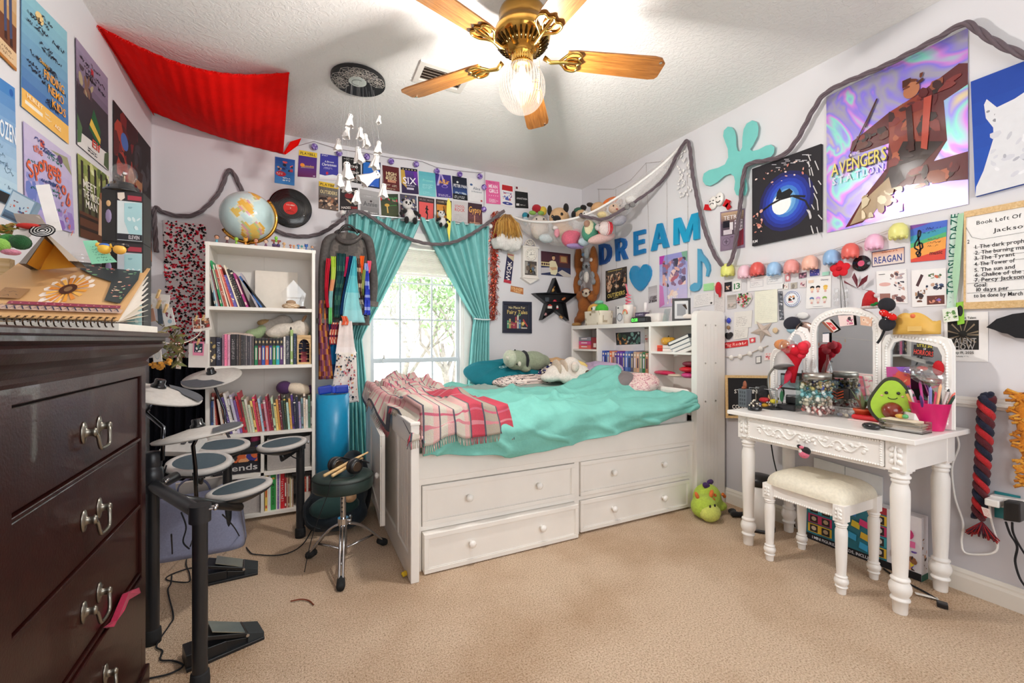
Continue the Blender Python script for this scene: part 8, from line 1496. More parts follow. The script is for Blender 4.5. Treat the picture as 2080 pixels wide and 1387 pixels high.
b=B('e4e6e4','clear_plastic');p=U(1882,762,X=2.53);b.ell(p,(.03,.07,.045),14,rot=RX(.3));b.ell(p+V((0,.05,.01)),(.025,.04,.03),12);o=tag(b.obj('plastic_bag',None),'crumpled clear plastic bag with red item behind the pens','bag');b=B('b8242c','cloth');b.ell(U(1906,748,X=2.54),(.012,.02,.035),10);b.ell(U(1873,748,X=2.53),(.012,.022,.010),8);b.obj('red_items',o)
def MQ(x,y,X=2.575):return U(x,y,X=X)
b=B('d9ab4e','card');cc=MQ(1861,668,2.585);n_=40
def crown(u,v):
 a=2*pi*u;pk=.045*max(0,cos((u-.5)*2*pi))**3+.012*abs(sin(a*3));return(cc.x+.062*cos(a),cc.y+.085*sin(a),cc.z-.025+v*(.05+pk))
b.grid(crown,60,4);o=tag(b.obj('crown_hat',None,solid=.0015),'gold paper crown resting on top of the right side mirror','crown');b=B('d86a3a','card');b.ell(cc+V((-.06,-.01,.058)),(.004,.011,.011),10);b.obj('jewel',o);b=B('d9b264','card');b.box(cc+V((-.068,-.02,-.0)),(.002,.05,.022));b.obj('embossed_panel',o)
t=thing('ear_headband','black headband with two round felt ears and red dotted bow on mirror edge','headband',MQ(1795,670,2.54))
for x,y,rr in((1801,619,(.018,.036,.034)),(1802,658,(.018,.034,.034))):b=B('1d1d24','fabric');b.ell(MQ(x,y,2.52),rr,14,rot=RX(.5));b.obj('ear',t)
b=B('cc2420','cloth');p=MQ(1803,640,2.50);b.ell(p+V((0,.014,.01)),(.012,.022,.016),10,rot=RX(.6));b.ell(p+V((0,-.016,-.008)),(.012,.022,.016),10,rot=RX(.6));b.ell(p,(.014,.009,.010),8);o=b.obj('bow',t);b=B('f0e4e0','cloth');[b.ell(p+V((-.011,r.uniform(-.025,.025),r.uniform(-.02,.02))),.0022,5)for _ in range(12)];b.obj('dots',o);b=B('18181c','fabric');b.tube(spline([MQ(1793,640,2.54),MQ(1797,665,2.53),MQ(1790,685,2.53),MQ(1782,697,2.53)],5),.006,6);b.obj('band',t)
t=thing('santa_hat','small red hat with white ball and holly trim atop the mirror','hat',MQ(1768,630,2.58));b=B('c6181e','plush');b.lathe([(.034,-.03),(.03,.01),(.02,.04),(.004,.055)],MQ(1767,612,2.59),16);b.obj('cone',t);b=B('ecdcdc','plush');b.ell(MQ(1781,600,2.57),.012,10);b.lathe([(.034,-.036),(.039,-.03),(.034,-.024)],MQ(1767,612,2.59),16);b.obj('white_trim',t);b=B('2a7a3a','cloth');b.ell(MQ(1774,619,2.55),(.004,.014,.007),8);b.ell(MQ(1780,616,2.55),(.004,.010,.007),8);b.obj('holly',t)
def mst(nm,lab,q,col,D,cat='sticker',X=2.574):b=B(col,'card');P=[MQ(x,y,X)for x,y in q];slab(b,P,nR,.0012,col);flat(b,P,nR,D);b.obj(nm,None,lab,cat)
mst('cup_sticker','white and red noodle cup sticker tilted on the centre mirror',[(1669,655),(1684,648),(1703,669),(1690,676)],'e8e0d8',[('r',0,0,.3,1,'8a5038'),('p',[(.4,.1),(.9,.3),(.9,.9),(.4,.9)],'d84040'),('t','NOODLE',.65,.55,.14,'f0e8e0',.4,pi/2)])
mst('animal_sticker','pink and cream frilly animal sticker on the centre mirror',[(1702,641),(1733,640),(1735,660),(1706,663)],'ecd4d0',[('b',.5,.1,.95,.9,10,['c86a8a','3a2a30','e8a0b0'],3,.14)]);mst('animal_sticker','peach curled animal sticker at the mirror upper right',[(1747,642),(1772,645),(1770,663),(1748,660)],'e8bca0',[('e',.35,.4,.2,.25,'f0d0b8'),('e',.3,.38,.04,.06,'2a1c18'),('b',.5,.5,.95,.95,5,['d89a80','f0d8c8'],2,.15)]);mst('white_label','blank white label stuck at the mirror left edge',[(1671,676),(1684,675),(1684,695),(1671,695)],'ece6e8',[('r',0,0,1,.12,'3a4a5a')])
mst('shop_sign','black cut-out sign with yellow and red lettering on the right mirror',[(1856,700),(1914,704),(1914,728),(1855,722)],'1f1c22',[('p',[(.1,-.2),(.8,-.1),(.82,.28),(.12,.2)],'1f1c22'),('t','LITTLE SHOP',.45,.05,.24,'e8dc5a',.64,.05),('r',.0,.35,.74,.95,'1a1418'),('t','HORRORS',.36,.66,.42,'e0483a',.68,.08),('t','OF',.4,.32,.16,'f0ece8',.1),('b',.72,.5,1.08,1.2,9,['2a6a5a','3a8a70','1c3a34'],3,.09)],'sign',2.562)
t=thing('trash_can','white round step bin with black lid in the corner by vanity','bin',FL(1541,1075));c=FL(1541,1072);c.x=min(c.x,2.57);b=B('dfdcd8','paint');b.lathe([(.085,.02),(.086,.27)],c,28);b.obj('body',t);b=B('1c1b1d','plastic');b.lathe([(.088,0),(.088,.02)],c,28);b.obj('base_ring',t);b=B('1c1b1d','plastic');b.lathe([(.088,.27),(.089,.30),(.082,.315),(.03,.33),(.002,.332)],c,28);b.obj('lid',t)
t=thing('toy_box','long colourful cardboard toy box leaning on wall under the vanity','box',(2.68,1.2,0));b=B('e6e2e6','card');ya,yb=1.50,.985;b.bx(2.635,2.70,yb,ya,.001,.30);flat(b,[V((2.635,yb-.0005,.3)),V((2.7,yb-.0005,.3)),V((2.7,yb-.0005,.001)),V((2.635,yb-.0005,.001))],(0,-1,0),[('r',0,.9,1,1,'2a6a5a'),('b',.1,.15,.9,.85,9,['8a5a3a','d8a888','3a2420'],5,.15)])
P=[V((2.6345,ya,.30)),V((2.6345,yb,.30)),V((2.6345,yb,.001)),V((2.6345,ya,.001))]
D=[('r',0,.0,.74,1,'2a7a8c'),('r',0,0,.74,.12,'a82a3a'),('r',0,.88,1,1,'1a1a20'),('t','1 MINI FIGURE, 2 CARDS, INCLUDED',.36,.94,.05,'e8e8ec',.6)]
cl=('e0b83a','3aa0b0','c8386a','e0b83a')
for i in range(4):D+=[('r',.02,.14+.18*i,.26,.3+.18*i,cl[i]),('r',.04,.16+.18*i,.12,.29+.18*i,'2a2426'),('e',.08,.22+.18*i,.025,.04,'c8b49a'),('r',.16,.16+.18*i,.24,.29+.18*i,'2a2426'),('e',.2,.22+.18*i,.025,.04,'b8a080'),('r',.62,.14+.18*i,.74,.3+.18*i,cl[3-i]),('r',.65,.16+.18*i,.72,.29+.18*i,'2a2426'),('e',.685,.22+.18*i,.02,.04,'d8d0c8')]
D+=[('p',[(x,y),(x+.07,y+.03),(x+.065,y+.14),(x-.01,y+.11)],c_)for x,y,c_ in((.31,.2,'e0c83a'),(.42,.16,'3a8ac8'),(.33,.4,'d83a78'),(.45,.36,'e0c83a'),(.3,.6,'d83a78'),(.42,.58,'3aa8d8'),(.52,.3,'d83a78'),(.53,.52,'e0b83a'),(.52,.7,'3aa8d8'))]+[('e',.88,.3,.07,.1,'c83a78'),('r',.8,.4,.96,.5,'e06aa0'),('b',.78,.55,.98,.86,16,['8a5a3a','3a2420','e0c83a','d8a888','6a4aa0'],5,.05)]
flat(b,P,nR,D);b.obj('carton',t)
t=thing('ball_charm','pink and black round soft charm dangling from the vanity drawer','charm',U(1635,935,X=2.19));b=B('1c191c','plush');p=U(1634,918,X=2.19);b.ell(p+V((0,-.006,.006)),(.018,.022,.02),12);b.ell(p+V((0,.024,.022)),(.006,.012,.010),8);b.obj('black_top',t);b=B('e4768e','plush');b.ell(p+V((-.003,0,-.010)),(.02,.023,.02),12);b.ell(p+V((-.01,.008,.022)),(.008,.012,.008),8);b.obj('pink_base',t);b=B('f0e4e0','plush');b.ell(p+V((-.014,.010,.002)),(.008,.010,.010),8);b.obj('white_patch',t);b=B('e8c8d8','clear_plastic');b.tube([p+V((0,0,.02)),U(1635,895,X=2.205)],.002,4);b.obj('loop',t)
cable('black_cable','black cable dropping behind the stool under the vanity',[U(1566,898,X=2.6),U(1573,940,X=2.6),U(1590,1000,X=2.6),FL(1615,1070,.01)],.004,'141316')
cable('extension_lead','black lead lying on carpet from toy box to its flat plug',[FL(1795,1155,.006),FL(1820,1172,.006),FL(1855,1190,.006),FL(1880,1203,.006),FL(1905,1218,.006)],.004,'1c1b1d');b=B('1a191c','plastic');b.box(FL(1914,1228,.012),(.03,.035,.02),rot=RZ(.4));b.obj('plug',None,'square black plug lying on the carpet by the vanity leg','plug',bev=.003);b=B('e8e4dc','paper');b.box(FL(1882,1210,.008),(.03,.075,.001),rot=RZ(.5)@RY(.15));b.obj('paper_label',None,'white paper label on the black lead on the carpet','label')
G_=lambda x,y,z,rr,rot=None:(V((x,y,z)),rr,rot)
c=FL(1435,1055);c=V((c.x,c.y+.02,0));plush('plush_dragon','lime green dragon toy with orange spots on carpet beside the bed','b5cf4a',[G_(c.x+.0,c.y,.075,(.085,.08,.075)),G_(c.x+.09,c.y+.05,.10,(.10,.085,.095)),G_(c.x+.16,c.y-.0,.05,(.05,.035,.03)),G_(c.x+.10,c.y+.1,.05,(.05,.05,.04))],[('snout','d0d86a','plush',[G_(c.x-.005,c.y-.05,.055,(.075,.06,.055))]),('horn','e8783a','plush',[G_(c.x-.05,c.y+.01,.15,(.012,.012,.03),RY(-.5))]),('horn','e8783a','plush',[G_(c.x+.045,c.y-.02,.155,(.014,.014,.028),RY(.3))]),('spots','d8702c','plush',[G_(c.x+.05+.03*i,c.y-.03+.012*(i%3),.12+.02*(i%2),(.012,.010,.012))for i in range(5)]),('wing','4a2a6a','plush',[G_(c.x+.06,c.y+.03,.19,(.04,.012,.02),RY(.5)),G_(c.x+.12,c.y+.05,.20,(.03,.012,.018))]),('eyes','171412','gloss',[G_(c.x-.03,c.y-.072,.105,(.007,.005,.011)),G_(c.x+.005,c.y-.078,.107,(.007,.005,.011))])],.012,loc=c)
b=B('19181a','fabric');p=FL(1492,1050);[b.ell((p.x+dx,p.y+dy,.02),(.035,.025,.02),10)for dx,dy in((0,0),(.04,-.03),(.03,.04))];b.obj('black_strap_pile',None,'small heap of black straps between dragon toy and bin','strap',remesh=.01)
#bedding
from mathutils import noise
NZ=lambda x,y,s,k=0:noise.noise(V((x*s+k,y*s-k,k*.7)))
def zbot(x):
 k=[(.5,.60),(.75,.57),(1.0,.53),(1.3,.545),(1.7,.585),(2.1,.635),(2.42,.70)]
 for(a,za),(c,zc)in zip(k,k[1:]):
  if x<=c:return za+(zc-za)*(x-a)/(c-a)
 return .70
def topz(x,y):
 z=.745+.012*NZ(x,y,5)+.010*NZ(x*2.2,y*6,3,2)
 z+=.17*math.exp(-((x-2.15)/.20)**2-((y-2.70)/.21)**2)+.03*math.exp(-((x-1.85)/.25)**2-((y-2.6)/.2)**2)
 z+=.03*math.exp(-((x-.75)/.25)**2-((y-3.1)/.3)**2)
 q_=.45 if x<1.02 and y<2.75 else 1;a=abs(sin(9*y+2.2*x+1.5*NZ(x,y,2,5)));z+=q_*.036*(1-a)**3*(1 if x<1.6 else .7)
 a=abs(sin(5*y-6*x+2*NZ(x,y,2,9)));z+=q_*.032*(1-a)**4+q_*.02*(1-abs(sin(13*y+4*x+3*NZ(x,y,3,6))))**4
 return z
def comf(u,v):
 x=.535+1.84*u;ye=3.28-.25*u*0-.14*NZ(x,0,2,4);rim=.03
 if v<.68:y=ye+(2.13-ye)*(v/.68);z=topz(x,y)-.02*max(0,(.1-v))*10*.6
 else:
  k=(v-.68)/.32;zt=topz(x,2.13);a=min(1,k/.22);zb=zbot(x)+.01*NZ(x,1,6)
  y=2.13-.075*sin(a*pi/2)-.018*sin(k*pi)*(1+.8*sin(x*7))-.012*NZ(x*1.2,k,4,7)
  y+=(.010*sin(x*16+4*k)-.022*(1-abs(sin(x*9-2.5*k+2*NZ(x,k,2))))**3)*k;z=zt-(zt-zb)*(.08*a+.92*k**1.15)
  y=min(y,BY0-.018 if z<.60 else 9)
 if x>2.25:z-=.25*(x-2.25)**2
 return(x,y,z)
b=B('79bdb1','cloth');b.grid(comf,230,150);cf=tag(b.obj('comforter',None,solid=.012),'rumpled turquoise comforter spread over the bed and hanging down its front','comforter')
b=B('6ab0a4','fabric');b.tube([V(comf(u/60,.68+.32*.55*(1-.75*max(0,u/60-.2))))+V((0,-.004,.0))for u in range(14,59)],.003,5);b.obj('stitched_seam',cf)
def sheet(u,v):x=.95+1.05*u+.1*v;y=2.93+.22*v+.04*sin(6*u);return(x,y,topz(x,y)+.018+.022*sin(pi*v)+.012*NZ(x*3,y*3,2))
b=B('8f9f98','cloth');b.grid(lambda u,v:sheet(u,v),70,16);b.obj('grey_sheet',None,'grey-green turned-back sheet strip across the comforter top','sheet',solid=.006)
def pillow(name,label,c,r,col,rot=None,cat='pillow',D=None,m='cloth',cf_=None):
 c=V(c);b=B(col,m);rot=rot if rot is not None else MX.Identity(3)
 def f(u,v):
  a,e=2*pi*u,pi*(v-.5);q=.55;X=math.copysign(abs(cos(a))**q,cos(a));Y=math.copysign(abs(sin(a))**q,sin(a));w=abs(cos(e))**.8
  return c+rot@V((r[0]*X*w,r[1]*Y*w,r[2]*sin(e)*(1+.08*sin(7*a))))
 b.grid(f,130 if cf_ else 48,70 if cf_ else 24,cf=cf_)
 if D:D(b,c,rot)
 return tag(b.obj(name,None),label,cat)
def ptxt(b,c,rot):b.txt('CERVILLE',c+rot@V((.02,-.07,.086)),rot@V((1,0,0)),rot@V((0,1,0)),.035,'bfe0e0')
pc=U(1030,752,Y=3.36);pillow('teal_pillow','dark teal pillow with pale lettering at the window side of the bed',(pc.x-.04,3.36,.865),(.33,.20,.08),'1d6f7c',RZ(.12)@RX(.35)@RY(-.10),'pillow',ptxt)
r_=random.Random(5)
prt=lambda pal,sd:(lambda u,v:pal[0]if NZ(u*9,v*9,3,sd)>.12 else(pal[1]if NZ(u*9,v*9,3,sd)>-.05 else pal[2]))
pillow('patterned_blanket','black white and navy patterned bedding heaped behind the toys',(2.05,3.26,.83),(.24,.16,.10),'d8ccc4',RZ(-.3)@RX(.3),'blanket',None,'cloth',prt(('e2d6cc','1c1a24','2a3068'),3))
pillow('patterned_sheet','pale pink and black scroll patterned sheet below the teal pillow',(1.68,3.12,.80),(.30,.11,.055),'e0d0c8',RZ(.05),'sheet',None,'cloth',prt(('e4d4cc','1c1a22','d8c0b8'),8))
pillow('tan_pillow','tan pillow with black edge in the far bed corner',(2.06,3.42,.86),(.26,.12,.11),'d2ae84',RX(.5))
pillow('yellow_pillow','pale yellow pillow at the headboard',(2.14,3.18,.87),(.13,.15,.09),'e6cc80',RY(-.4)@RX(.2));pillow('lilac_pillow','lilac pillow leaning on headboard books',(2.26,2.96,.86),(.13,.26,.07),'b7a2bc',RY(-.6))
pillow('pink_pillow','pale pink printed pillow at the near end of the headboard',(2.27,2.52,.80),(.13,.17,.08),'ddbdb8',RY(-.3)@RZ(.2),'pillow',None,'cloth',lambda u,v:'e4c8c2' if NZ(u*20,v*20,2)>-.2 else 'c88a94');pillow('grey_pillow','brownish grey pillow edge behind the comforter hump',(2.15,2.66,.82),(.13,.2,.075),'7d7474',RY(-.4))
c=U(1062,735,Y=3.30);DN=lambda x,y,Y,rr,rot=None:(U(x,y,Y=Y),rr,rot)
plush('plush_dinosaur','grey-green dinosaur toy lying on the teal pillow','97a087',[DN(1048,731,3.22,(.10,.095,.085)),DN(1082,733,3.28,(.13,.10,.088)),DN(1100,735,3.32,(.08,.08,.07)),DN(1067,748,3.2,(.05,.05,.035))],[('muzzle','c2c7b0','plush',[DN(1036,728,3.19,(.055,.075,.072))]),('black_collar','1f1f24','plush',[DN(1064,731,3.22,(.018,.096,.082))]),('horn','d8d4c2','plush',[DN(1031,727,3.10,(.017,.017,.017)),]),('horn','d8d4c2','plush',[DN(1055,739,3.10,(.015,.015,.02))]),('eyes','171717','gloss',[DN(1050,739.5,3.12,.007),DN(1046,711,3.2,.007)])],.014)
plush('plush_lamb','white woolly toy animal lying on its front on the bed','ebe2d8',[DN(1140,757,2.98,(.15,.09,.075)),DN(1118,766,2.94,(.09,.07,.04)),DN(1160,745,2.98,(.08,.08,.085)),DN(1180,757,2.9,(.075,.075,.065)),DN(1150,768,2.88,(.05,.05,.05)),DN(1166,770,2.86,(.05,.05,.035))],[('tan_stripe','cdb8a4','plush',[DN(x,748,2.955,(.014,.078,.072))for x in(1130,1143)]),('face_patch','5a4234','plush',[DN(1191,757,2.85,(.035,.03,.025))]),('nose','d9c8bc','plush',[DN(1185,766,2.83,(.035,.03,.025))]),('ear','e8d8cc','plush',[DN(1168,745,2.87,(.035,.025,.04))])],.014)
b=B('45424a','fabric');p=U(1203,765,Y=2.86);[b.ell(p+V((.04*i,.02*(i%2),.012*(i%3))),(.05,.04,.03),10)for i in range(3)];b.obj('dark_scarf',None,'dark grey crumpled scarf beside the white toy animal','scarf',remesh=.012)
PLC=('d9d2c4','c8304f','4a4a5a','e8b8b0','d03a5c')
def plaid(u,v):
 a,c=(u*7)%1,(v*9)%1;k=0
 if u>.55 and v>.62:base='c84a5c' if(u*7)%2<1 else 'b0a494'
 else:base='d3cbbd' if(a<.6)else 'e0b4b0'
 if a<.12 or c<.10:base='5c5c68' if(a<.055 or c<.048)else 'd06a80'
 elif .5<c<.6:base='d88a94'
 return base
def throw(u,v):
 y=3.42-1.28*v+.05*sin(7*u);x=.44+(.30+.26*v)*u+.02*sin(9*v)
 zt=FT+.035 if x<.53 else topz(max(x,.54),y)+.052
 z=zt+.022*sin(13*u+6*v)*sin(9*v+1)+.02*NZ(x*4,y*3,2,3)+.018
 if u<.12:z-=(.12-u)*1.1*(.7+.5*sin(11*v));x-=.0+.02*sin(5*v)
 if v>.86:k=(v-.86)/.14;z-=.16*k*(1 if x>.53 else .75);y=2.05-.03*k+.01*sin(22*u)
 z=max(z,FT+.012)if .46<x<.53 and v<.86 else z
 if v>.86:z=min(z,9)
 return(x,y,z)
b=B('d9d2c4','plaid_wool');b.grid(throw,70,90,cf=plaid);th=tag(b.obj('plaid_throw',None,solid=.006),'pink grey and white plaid throw bunched over the bed foot corner','blanket')
b=B('c83c58','fabric')
for i in range(70):
 p=V(throw(i/69,1));q=V(throw(0,.2+.8*i/69));cl=plaid(i/69,.98)
 b.tube([p,p+V((RN.uniform(-.006,.006),-.006,-.035))],.002,3,cl);b.tube([q,q+V((-.012,RN.uniform(-.006,.006),-.03))],.002,3,cl)
b.obj('fringe',th)
#on and in the headboard
HB=lambda x,y,X=2.5:U(x,y,X=X);ZH=HT
def onshelf(px,X=2.52):q=U(px,650,X=X);return V((X,q.y,ZH))
t=thing('toy_basket','cream printed basket holding two soft toys on the headboard','basket',onshelf(1216));c=onshelf(1216,2.53);b=B('e4dac8','cloth')
def bk(u,v):a=2*pi*u;s=lambda q:math.copysign(abs(q)**.35,q);return(c.x+.08*s(cos(a))*(1+.08*v),c.y+.125*s(sin(a))*(1+.06*v),c.z+.13*v)
b.grid(bk,48,6,cf=lambda u,v:'e4dac8' if NZ(u*30,v*9,3)<.3 else 'b8a890');b.obj('basket',t,solid=.004);b=B('8a7a5a','matte');b.ell(c+V((-.088,.01,.1)),(.004,.012,.012),8);b.obj('toggle',t)
plush('plush_pineapple','yellow soft toy with aqua top in the printed basket','e8b050',[(c+V((.0,.06,.14)),(.07,.075,.07)),(c+V((0,.11,.12)),(.04,.03,.03))],[('aqua_top','8cd0b4','plush',[(c+V((.02,.02,.215)),(.04,.05,.022))])],.014,loc=c+V((0,.06,.1)))
plush('plush_pea','bright green soft toy with big eye in the printed basket','4cc23a',[(c+V((-.01,-.06,.145)),(.06,.07,.055))],[('eye_white','e8e8dc','plush',[(c+V((-.05,.0,.15)),(.03,.022,.026))]),('pupil','141414','gloss',[(c+V((-.079,.0,.152)),(.006,.008,.012))])],.014,loc=c+V((0,-.06,.1)))
def hbox(nm,lab,cat,px0,px1,X,h,d,col,D=(),m='card',z=ZH):
 y1,y0=U(px0,650,X=X).y,U(px1,650,X=X).y;b=B(col,m);b.bx(X,X+d,y0,y1,z,z+h);flat(b,[V((X-.0004,y1,z+h)),V((X-.0004,y0,z+h)),V((X-.0004,y0,z)),V((X-.0004,y1,z))],nR,list(D));return b.obj(nm,None,lab,cat)
hbox('speaker_box','white boxed speaker with dark ring beside the basket','box',1251,1267,2.5,.155,.06,'dcd8d6',[('r',0,0,.08,1,'2a2a2e'),('e',.5,.62,.36,.24,'8a8a90'),('e',.5,.62,.27,.18,'c8c8cc'),('r',.2,.06,.4,.14,'2a2a2e')])
t=thing('rainbow_tumbler','white cup with rainbow arc and coral straw on the headboard','cup',onshelf(1276));c=onshelf(1276,2.52);b=B('f0e6dc','gloss');b.lathe([(.036,0),(.044,.15),(.042,.16)],c,24);b.obj('cup',t);b=B('e8826a','plastic');[b.tube([c+V((-.042,.022*k*cos(a)-.008,.08+.03*k*sin(a)))for a in[pi*q/8 for q in range(9)]],.004,5,cl)for k,cl in((1.3,'e8726a'),(1,'eeb070'),(.7,'a8c8b0'))];b.obj('rainbow',t);b=B('e8788a','plastic');b.tube([c+V((.02*cos(i*.9),.02*sin(i*.9),.16+.004*i))for i in range(24)],.006,6);b.tube([c+V((0,0,.25)),c+V((0,.03,.34))],.006,6);b.obj('curly_straw',t)
hbox('pink_card','white card box behind the tumbler','box',1272,1286,2.6,.15,.03,'e8d8cc')
t=thing('digital_clock','black alarm clock with glowing green digits on the headboard','clock',onshelf(1302));c=onshelf(1302,2.5);b=B('1c1c1f','plastic');b.bx(c.x-.03,c.x+.04,c.y-.09,c.y+.09,c.z,c.z+.05);b.obj('case',t,bev=.012);b=B('1d4a1c','plastic');b.bx(c.x-.0315,c.x-.0305,c.y+.0,c.y+.082,c.z+.008,c.z+.042);b.obj('display',t);mat('green_digits',.5,.02,5,col='5aff50',emit=1.6);b=B('5aff50','green_digits');b.txt('12:28',c+V((-.0325,.04,.025)),(0,-1,0),(0,0,1),.024);b.obj('digits',t)
hbox('dark_case','small dark purple case on top of the alarm clock','case',1290,1308,2.51,.035,.06,'4a3a54',[('t','GAMING',.5,.5,.4,'c8b8d0',.8)],'gloss',ZH+.052)
b=B('ece6e0','paint');c=onshelf(1331,2.56);b.bx(c.x-.04,c.x+.05,c.y-.08,c.y+.11,c.z,c.z+.075);b.obj('white_caddy',None,'white rounded storage caddy behind the clock','caddy',bev=.02);b=B('f0ecea','gloss');b.lathe([(.014,.075),(.014,.17),(.006,.175)],onshelf(1311,2.6),14);b.obj('white_tube',None,'slim white tube standing behind the alarm clock','tube')
b=B('cfd8dc','clear_plastic');c=onshelf(1354,2.5);b.box(c+V((0,0,.05)),(.003,.06,.1),rot=RY(.25));b.obj('clear_stand',None,'small clear easel plate on the headboard','stand')
t=thing('tilted_photo_frame','black standing photo frame at the near end of the headboard','photo frame',onshelf(1385));c=onshelf(1384,2.5);R3=RZ(.75)@RY(.22)
b=B('2a2a2e','plastic');[b.box(c+R3@V((0,y,z)),d)if 0 else b.box(c+R3@V((0,y,z+.085)),d,None,R3)for y,z,d in((-.055,0,(.014,.016,.17)),(.055,0,(.014,.016,.17)),(0,.077,(.013,.11,.016)),(0,-.077,(.013,.11,.016)))];b.obj('frame',t);b=B('cfd0d0','card');b.box(c+R3@V((.002,0,.085)),(.004,.1,.14),None,R3);b.box(c+R3@V((-.0008,0,.085)),(.001,.06,.09),'8a8c90',R3);b.obj('print',t);b=B('4a3a30','card');b.box(c+V((.05,-.0,.06)),(.005,.03,.13),None,RY(-.4));b.obj('easel_leg',t)
b=B('efe9e2','cloth');c=onshelf(1396,2.56);b.ell(c+V((0,0,.03)),(.05,.06,.03),12);b.obj('white_bundle',None,'white cloth bundle behind the photo frame','cloth')
def face(nm,lab,cat,q,col,D,X):b=B(col,'card');P=[U(x,y,X=X)for x,y in q];slab(b,P,nR,.002,col);flat(b,P,nR,D);return b.obj(nm,None,lab,cat)
face('purple_print','tall purple swirling print standing in the headboard middle','poster',[(1216,670),(1245,668),(1247,716),(1217,714)],'3a2a4a',[('b',0,0,1,1,46,['8a6ac0','b8a0d8','2a2040','d8c8c0','4a3a8a','c8a878'],3,.12),('r',.6,0,1,.14,'2a1c1c')],2.64)
face('white_print','white print with dark landscape picture in the headboard middle','poster',[(1246,668),(1309,664),(1309,712),(1249,714)],'e8e4e2',[('r',.07,.18,.88,.72,'16201f'),('b',.08,.2,.45,.7,14,['3a5a3a','b0602c','2a3a34','d89a5a'],2,.06),('b',.45,.2,.87,.7,22,['8ac0b0','3a6a6a','1c2a2a','c8d8d0','5a8a7a'],3,.06)],2.63)
face('bookmark','narrow cream bookmark print beside the white print','bookmark',[(1309,668),(1317,667),(1317,712),(1310,713)],'e8dccf',[('b',.1,.3,.9,.6,5,['d8584a','b03a3a'],3,.25)],2.62)
for i,(cl,d)in enumerate((('3a5ab8','blue'),('2f4aa0','dark blue'),('8aa8d8','pale blue'),('e0703c','orange'),('ecb8a0','peach'),('4a2a8a','indigo'),('5a3aa0','violet'),('7a4ab8','purple'),('3a4a9a','navy'),('6a8ac8','sky blue'),('4a6ab0','steel blue'),('5a5a70','slate'),('c8a88a','tan'),('e0b090','apricot'),('8a9a8a','sage'),('3a7a4a','green'),('c88a6a','copper'),('3a5a7a','teal blue'))):
 y=3.17-i*.034;b=B(cl,'card');b.bx(2.475,2.63,y-.032,y,.878,.878+.165-.006*(i%3));flat(b,[V((2.4748,y,1.04)),V((2.4748,y-.032,1.04)),V((2.4748,y-.032,.88)),V((2.4748,y,.88))],nR,[('e',.5,.15,.3,.06,'e8dcc8'),('r',.3,.3,.7,.8,('e8e0f0','2a2440','d8c8a0')[i%3])]);b.obj('book',None,'%s paperback, %s from the far end of headboard middle row'%(d,nth(i)),'book','paperbacks in the headboard')
for i,(cl,lab,z)in enumerate((('e0605a','red',0),('d04a8a','magenta',.038),('8a8a94','grey',.077))):hbox('book','%s book in the short pile in the far headboard cubby'%lab,'book',1176,1200,2.5,.036,.14,cl,[('r',.2,.3,.7,.6,'e8dce0')],'card',1.0535+z)
hbox('red_book','dark red box upright beside the pile in the far cubby','box',1201,1212,2.5,.11,.12,'8a1c22',[('r',.4,.5,.9,.85,'e8d8d0')],'card',1.0535)
for i,cl in enumerate(('3a4048','cfd2d4','b8bcc0','e0dcd8')):
 b=B(cl,'card');b.T=MX.Translation((2.56,2.152+.0,1.06))@MX.Rotation(-.33,4,'X')@MX.Translation((0,0,.105-.030*i));b.bx(-.1,.1,.0,.2-.01*i,0,.026);b.bx(-.1005,-.1,.003,.19-.01*i,.004,.022,'e8e4de');b.obj('album',None,'%s album, %s from top of the tilted pile in the near cubby'%(('charcoal','silver','pale grey','white')[i],nth(i)),'book','tilted albums')
for i,(cl,lab)in enumerate((('efe8e2','lower white and red'),('e8e0dc','upper white and red'))):hbox('book','%s book lying under the little pumpkin'%lab,'book',1334,1379,2.5,.022,.13,cl,[('r',0,0,.28,1,('c83a2c','e0583c')[i])],'card',1.0535+.024*i)
t=thing('toy_pumpkin','little orange-yellow pumpkin on two flat books','pumpkin',U(1358,690,X=2.55));c=U(1358,690,X=2.55);c.z=1.131;b=B('dda32e','gloss');[b.ell(c+V((.024*cos(a),.03*sin(a),0)),(.028,.03,.03),10)for a in[2*pi*k/8 for k in range(8)]];b.obj('body',t,remesh=0);b=B('4a4a2a','matte');b.cyl(c+V((0,0,.025)),c+V((0,0,.042)),.006,.004);b.obj('stem',t)
for nm,lab,x,y,rr,cl in(('red_case','bright red glasses case in the lower near cubby',1397,750,(.06,.06,.022),'d02430'),('crimson_case','long crimson pouch lying in the lower near cubby',1350,757,(.05,.1,.02),'c02450'),('maroon_case','maroon round case stacked on top of the red case',1400,739,(.045,.05,.02),'7a2a3c'),('pink_ball','hot pink rounded case at the cubby front',1398,762,(.045,.05,.022),'d84a8a'),('cream_scraps','cream crumpled paper between the cases',1372,762,(.05,.06,.012),'dccab4')):p=U(x,y,X=2.5);b=B(cl,'gloss');b.ell((p.x,max(p.y,2.19),p.z),rr,14);b.obj(nm,None,lab,'case' if 'case' in nm or 'ball' in nm else 'paper')
b=B('f0ebe4','cloth');b.bx(2.39,2.43,2.14,2.55,.69,.80);b.obj('bed_ledge',None,'pale padded ledge between comforter and headboard','bolster',bev=.02)
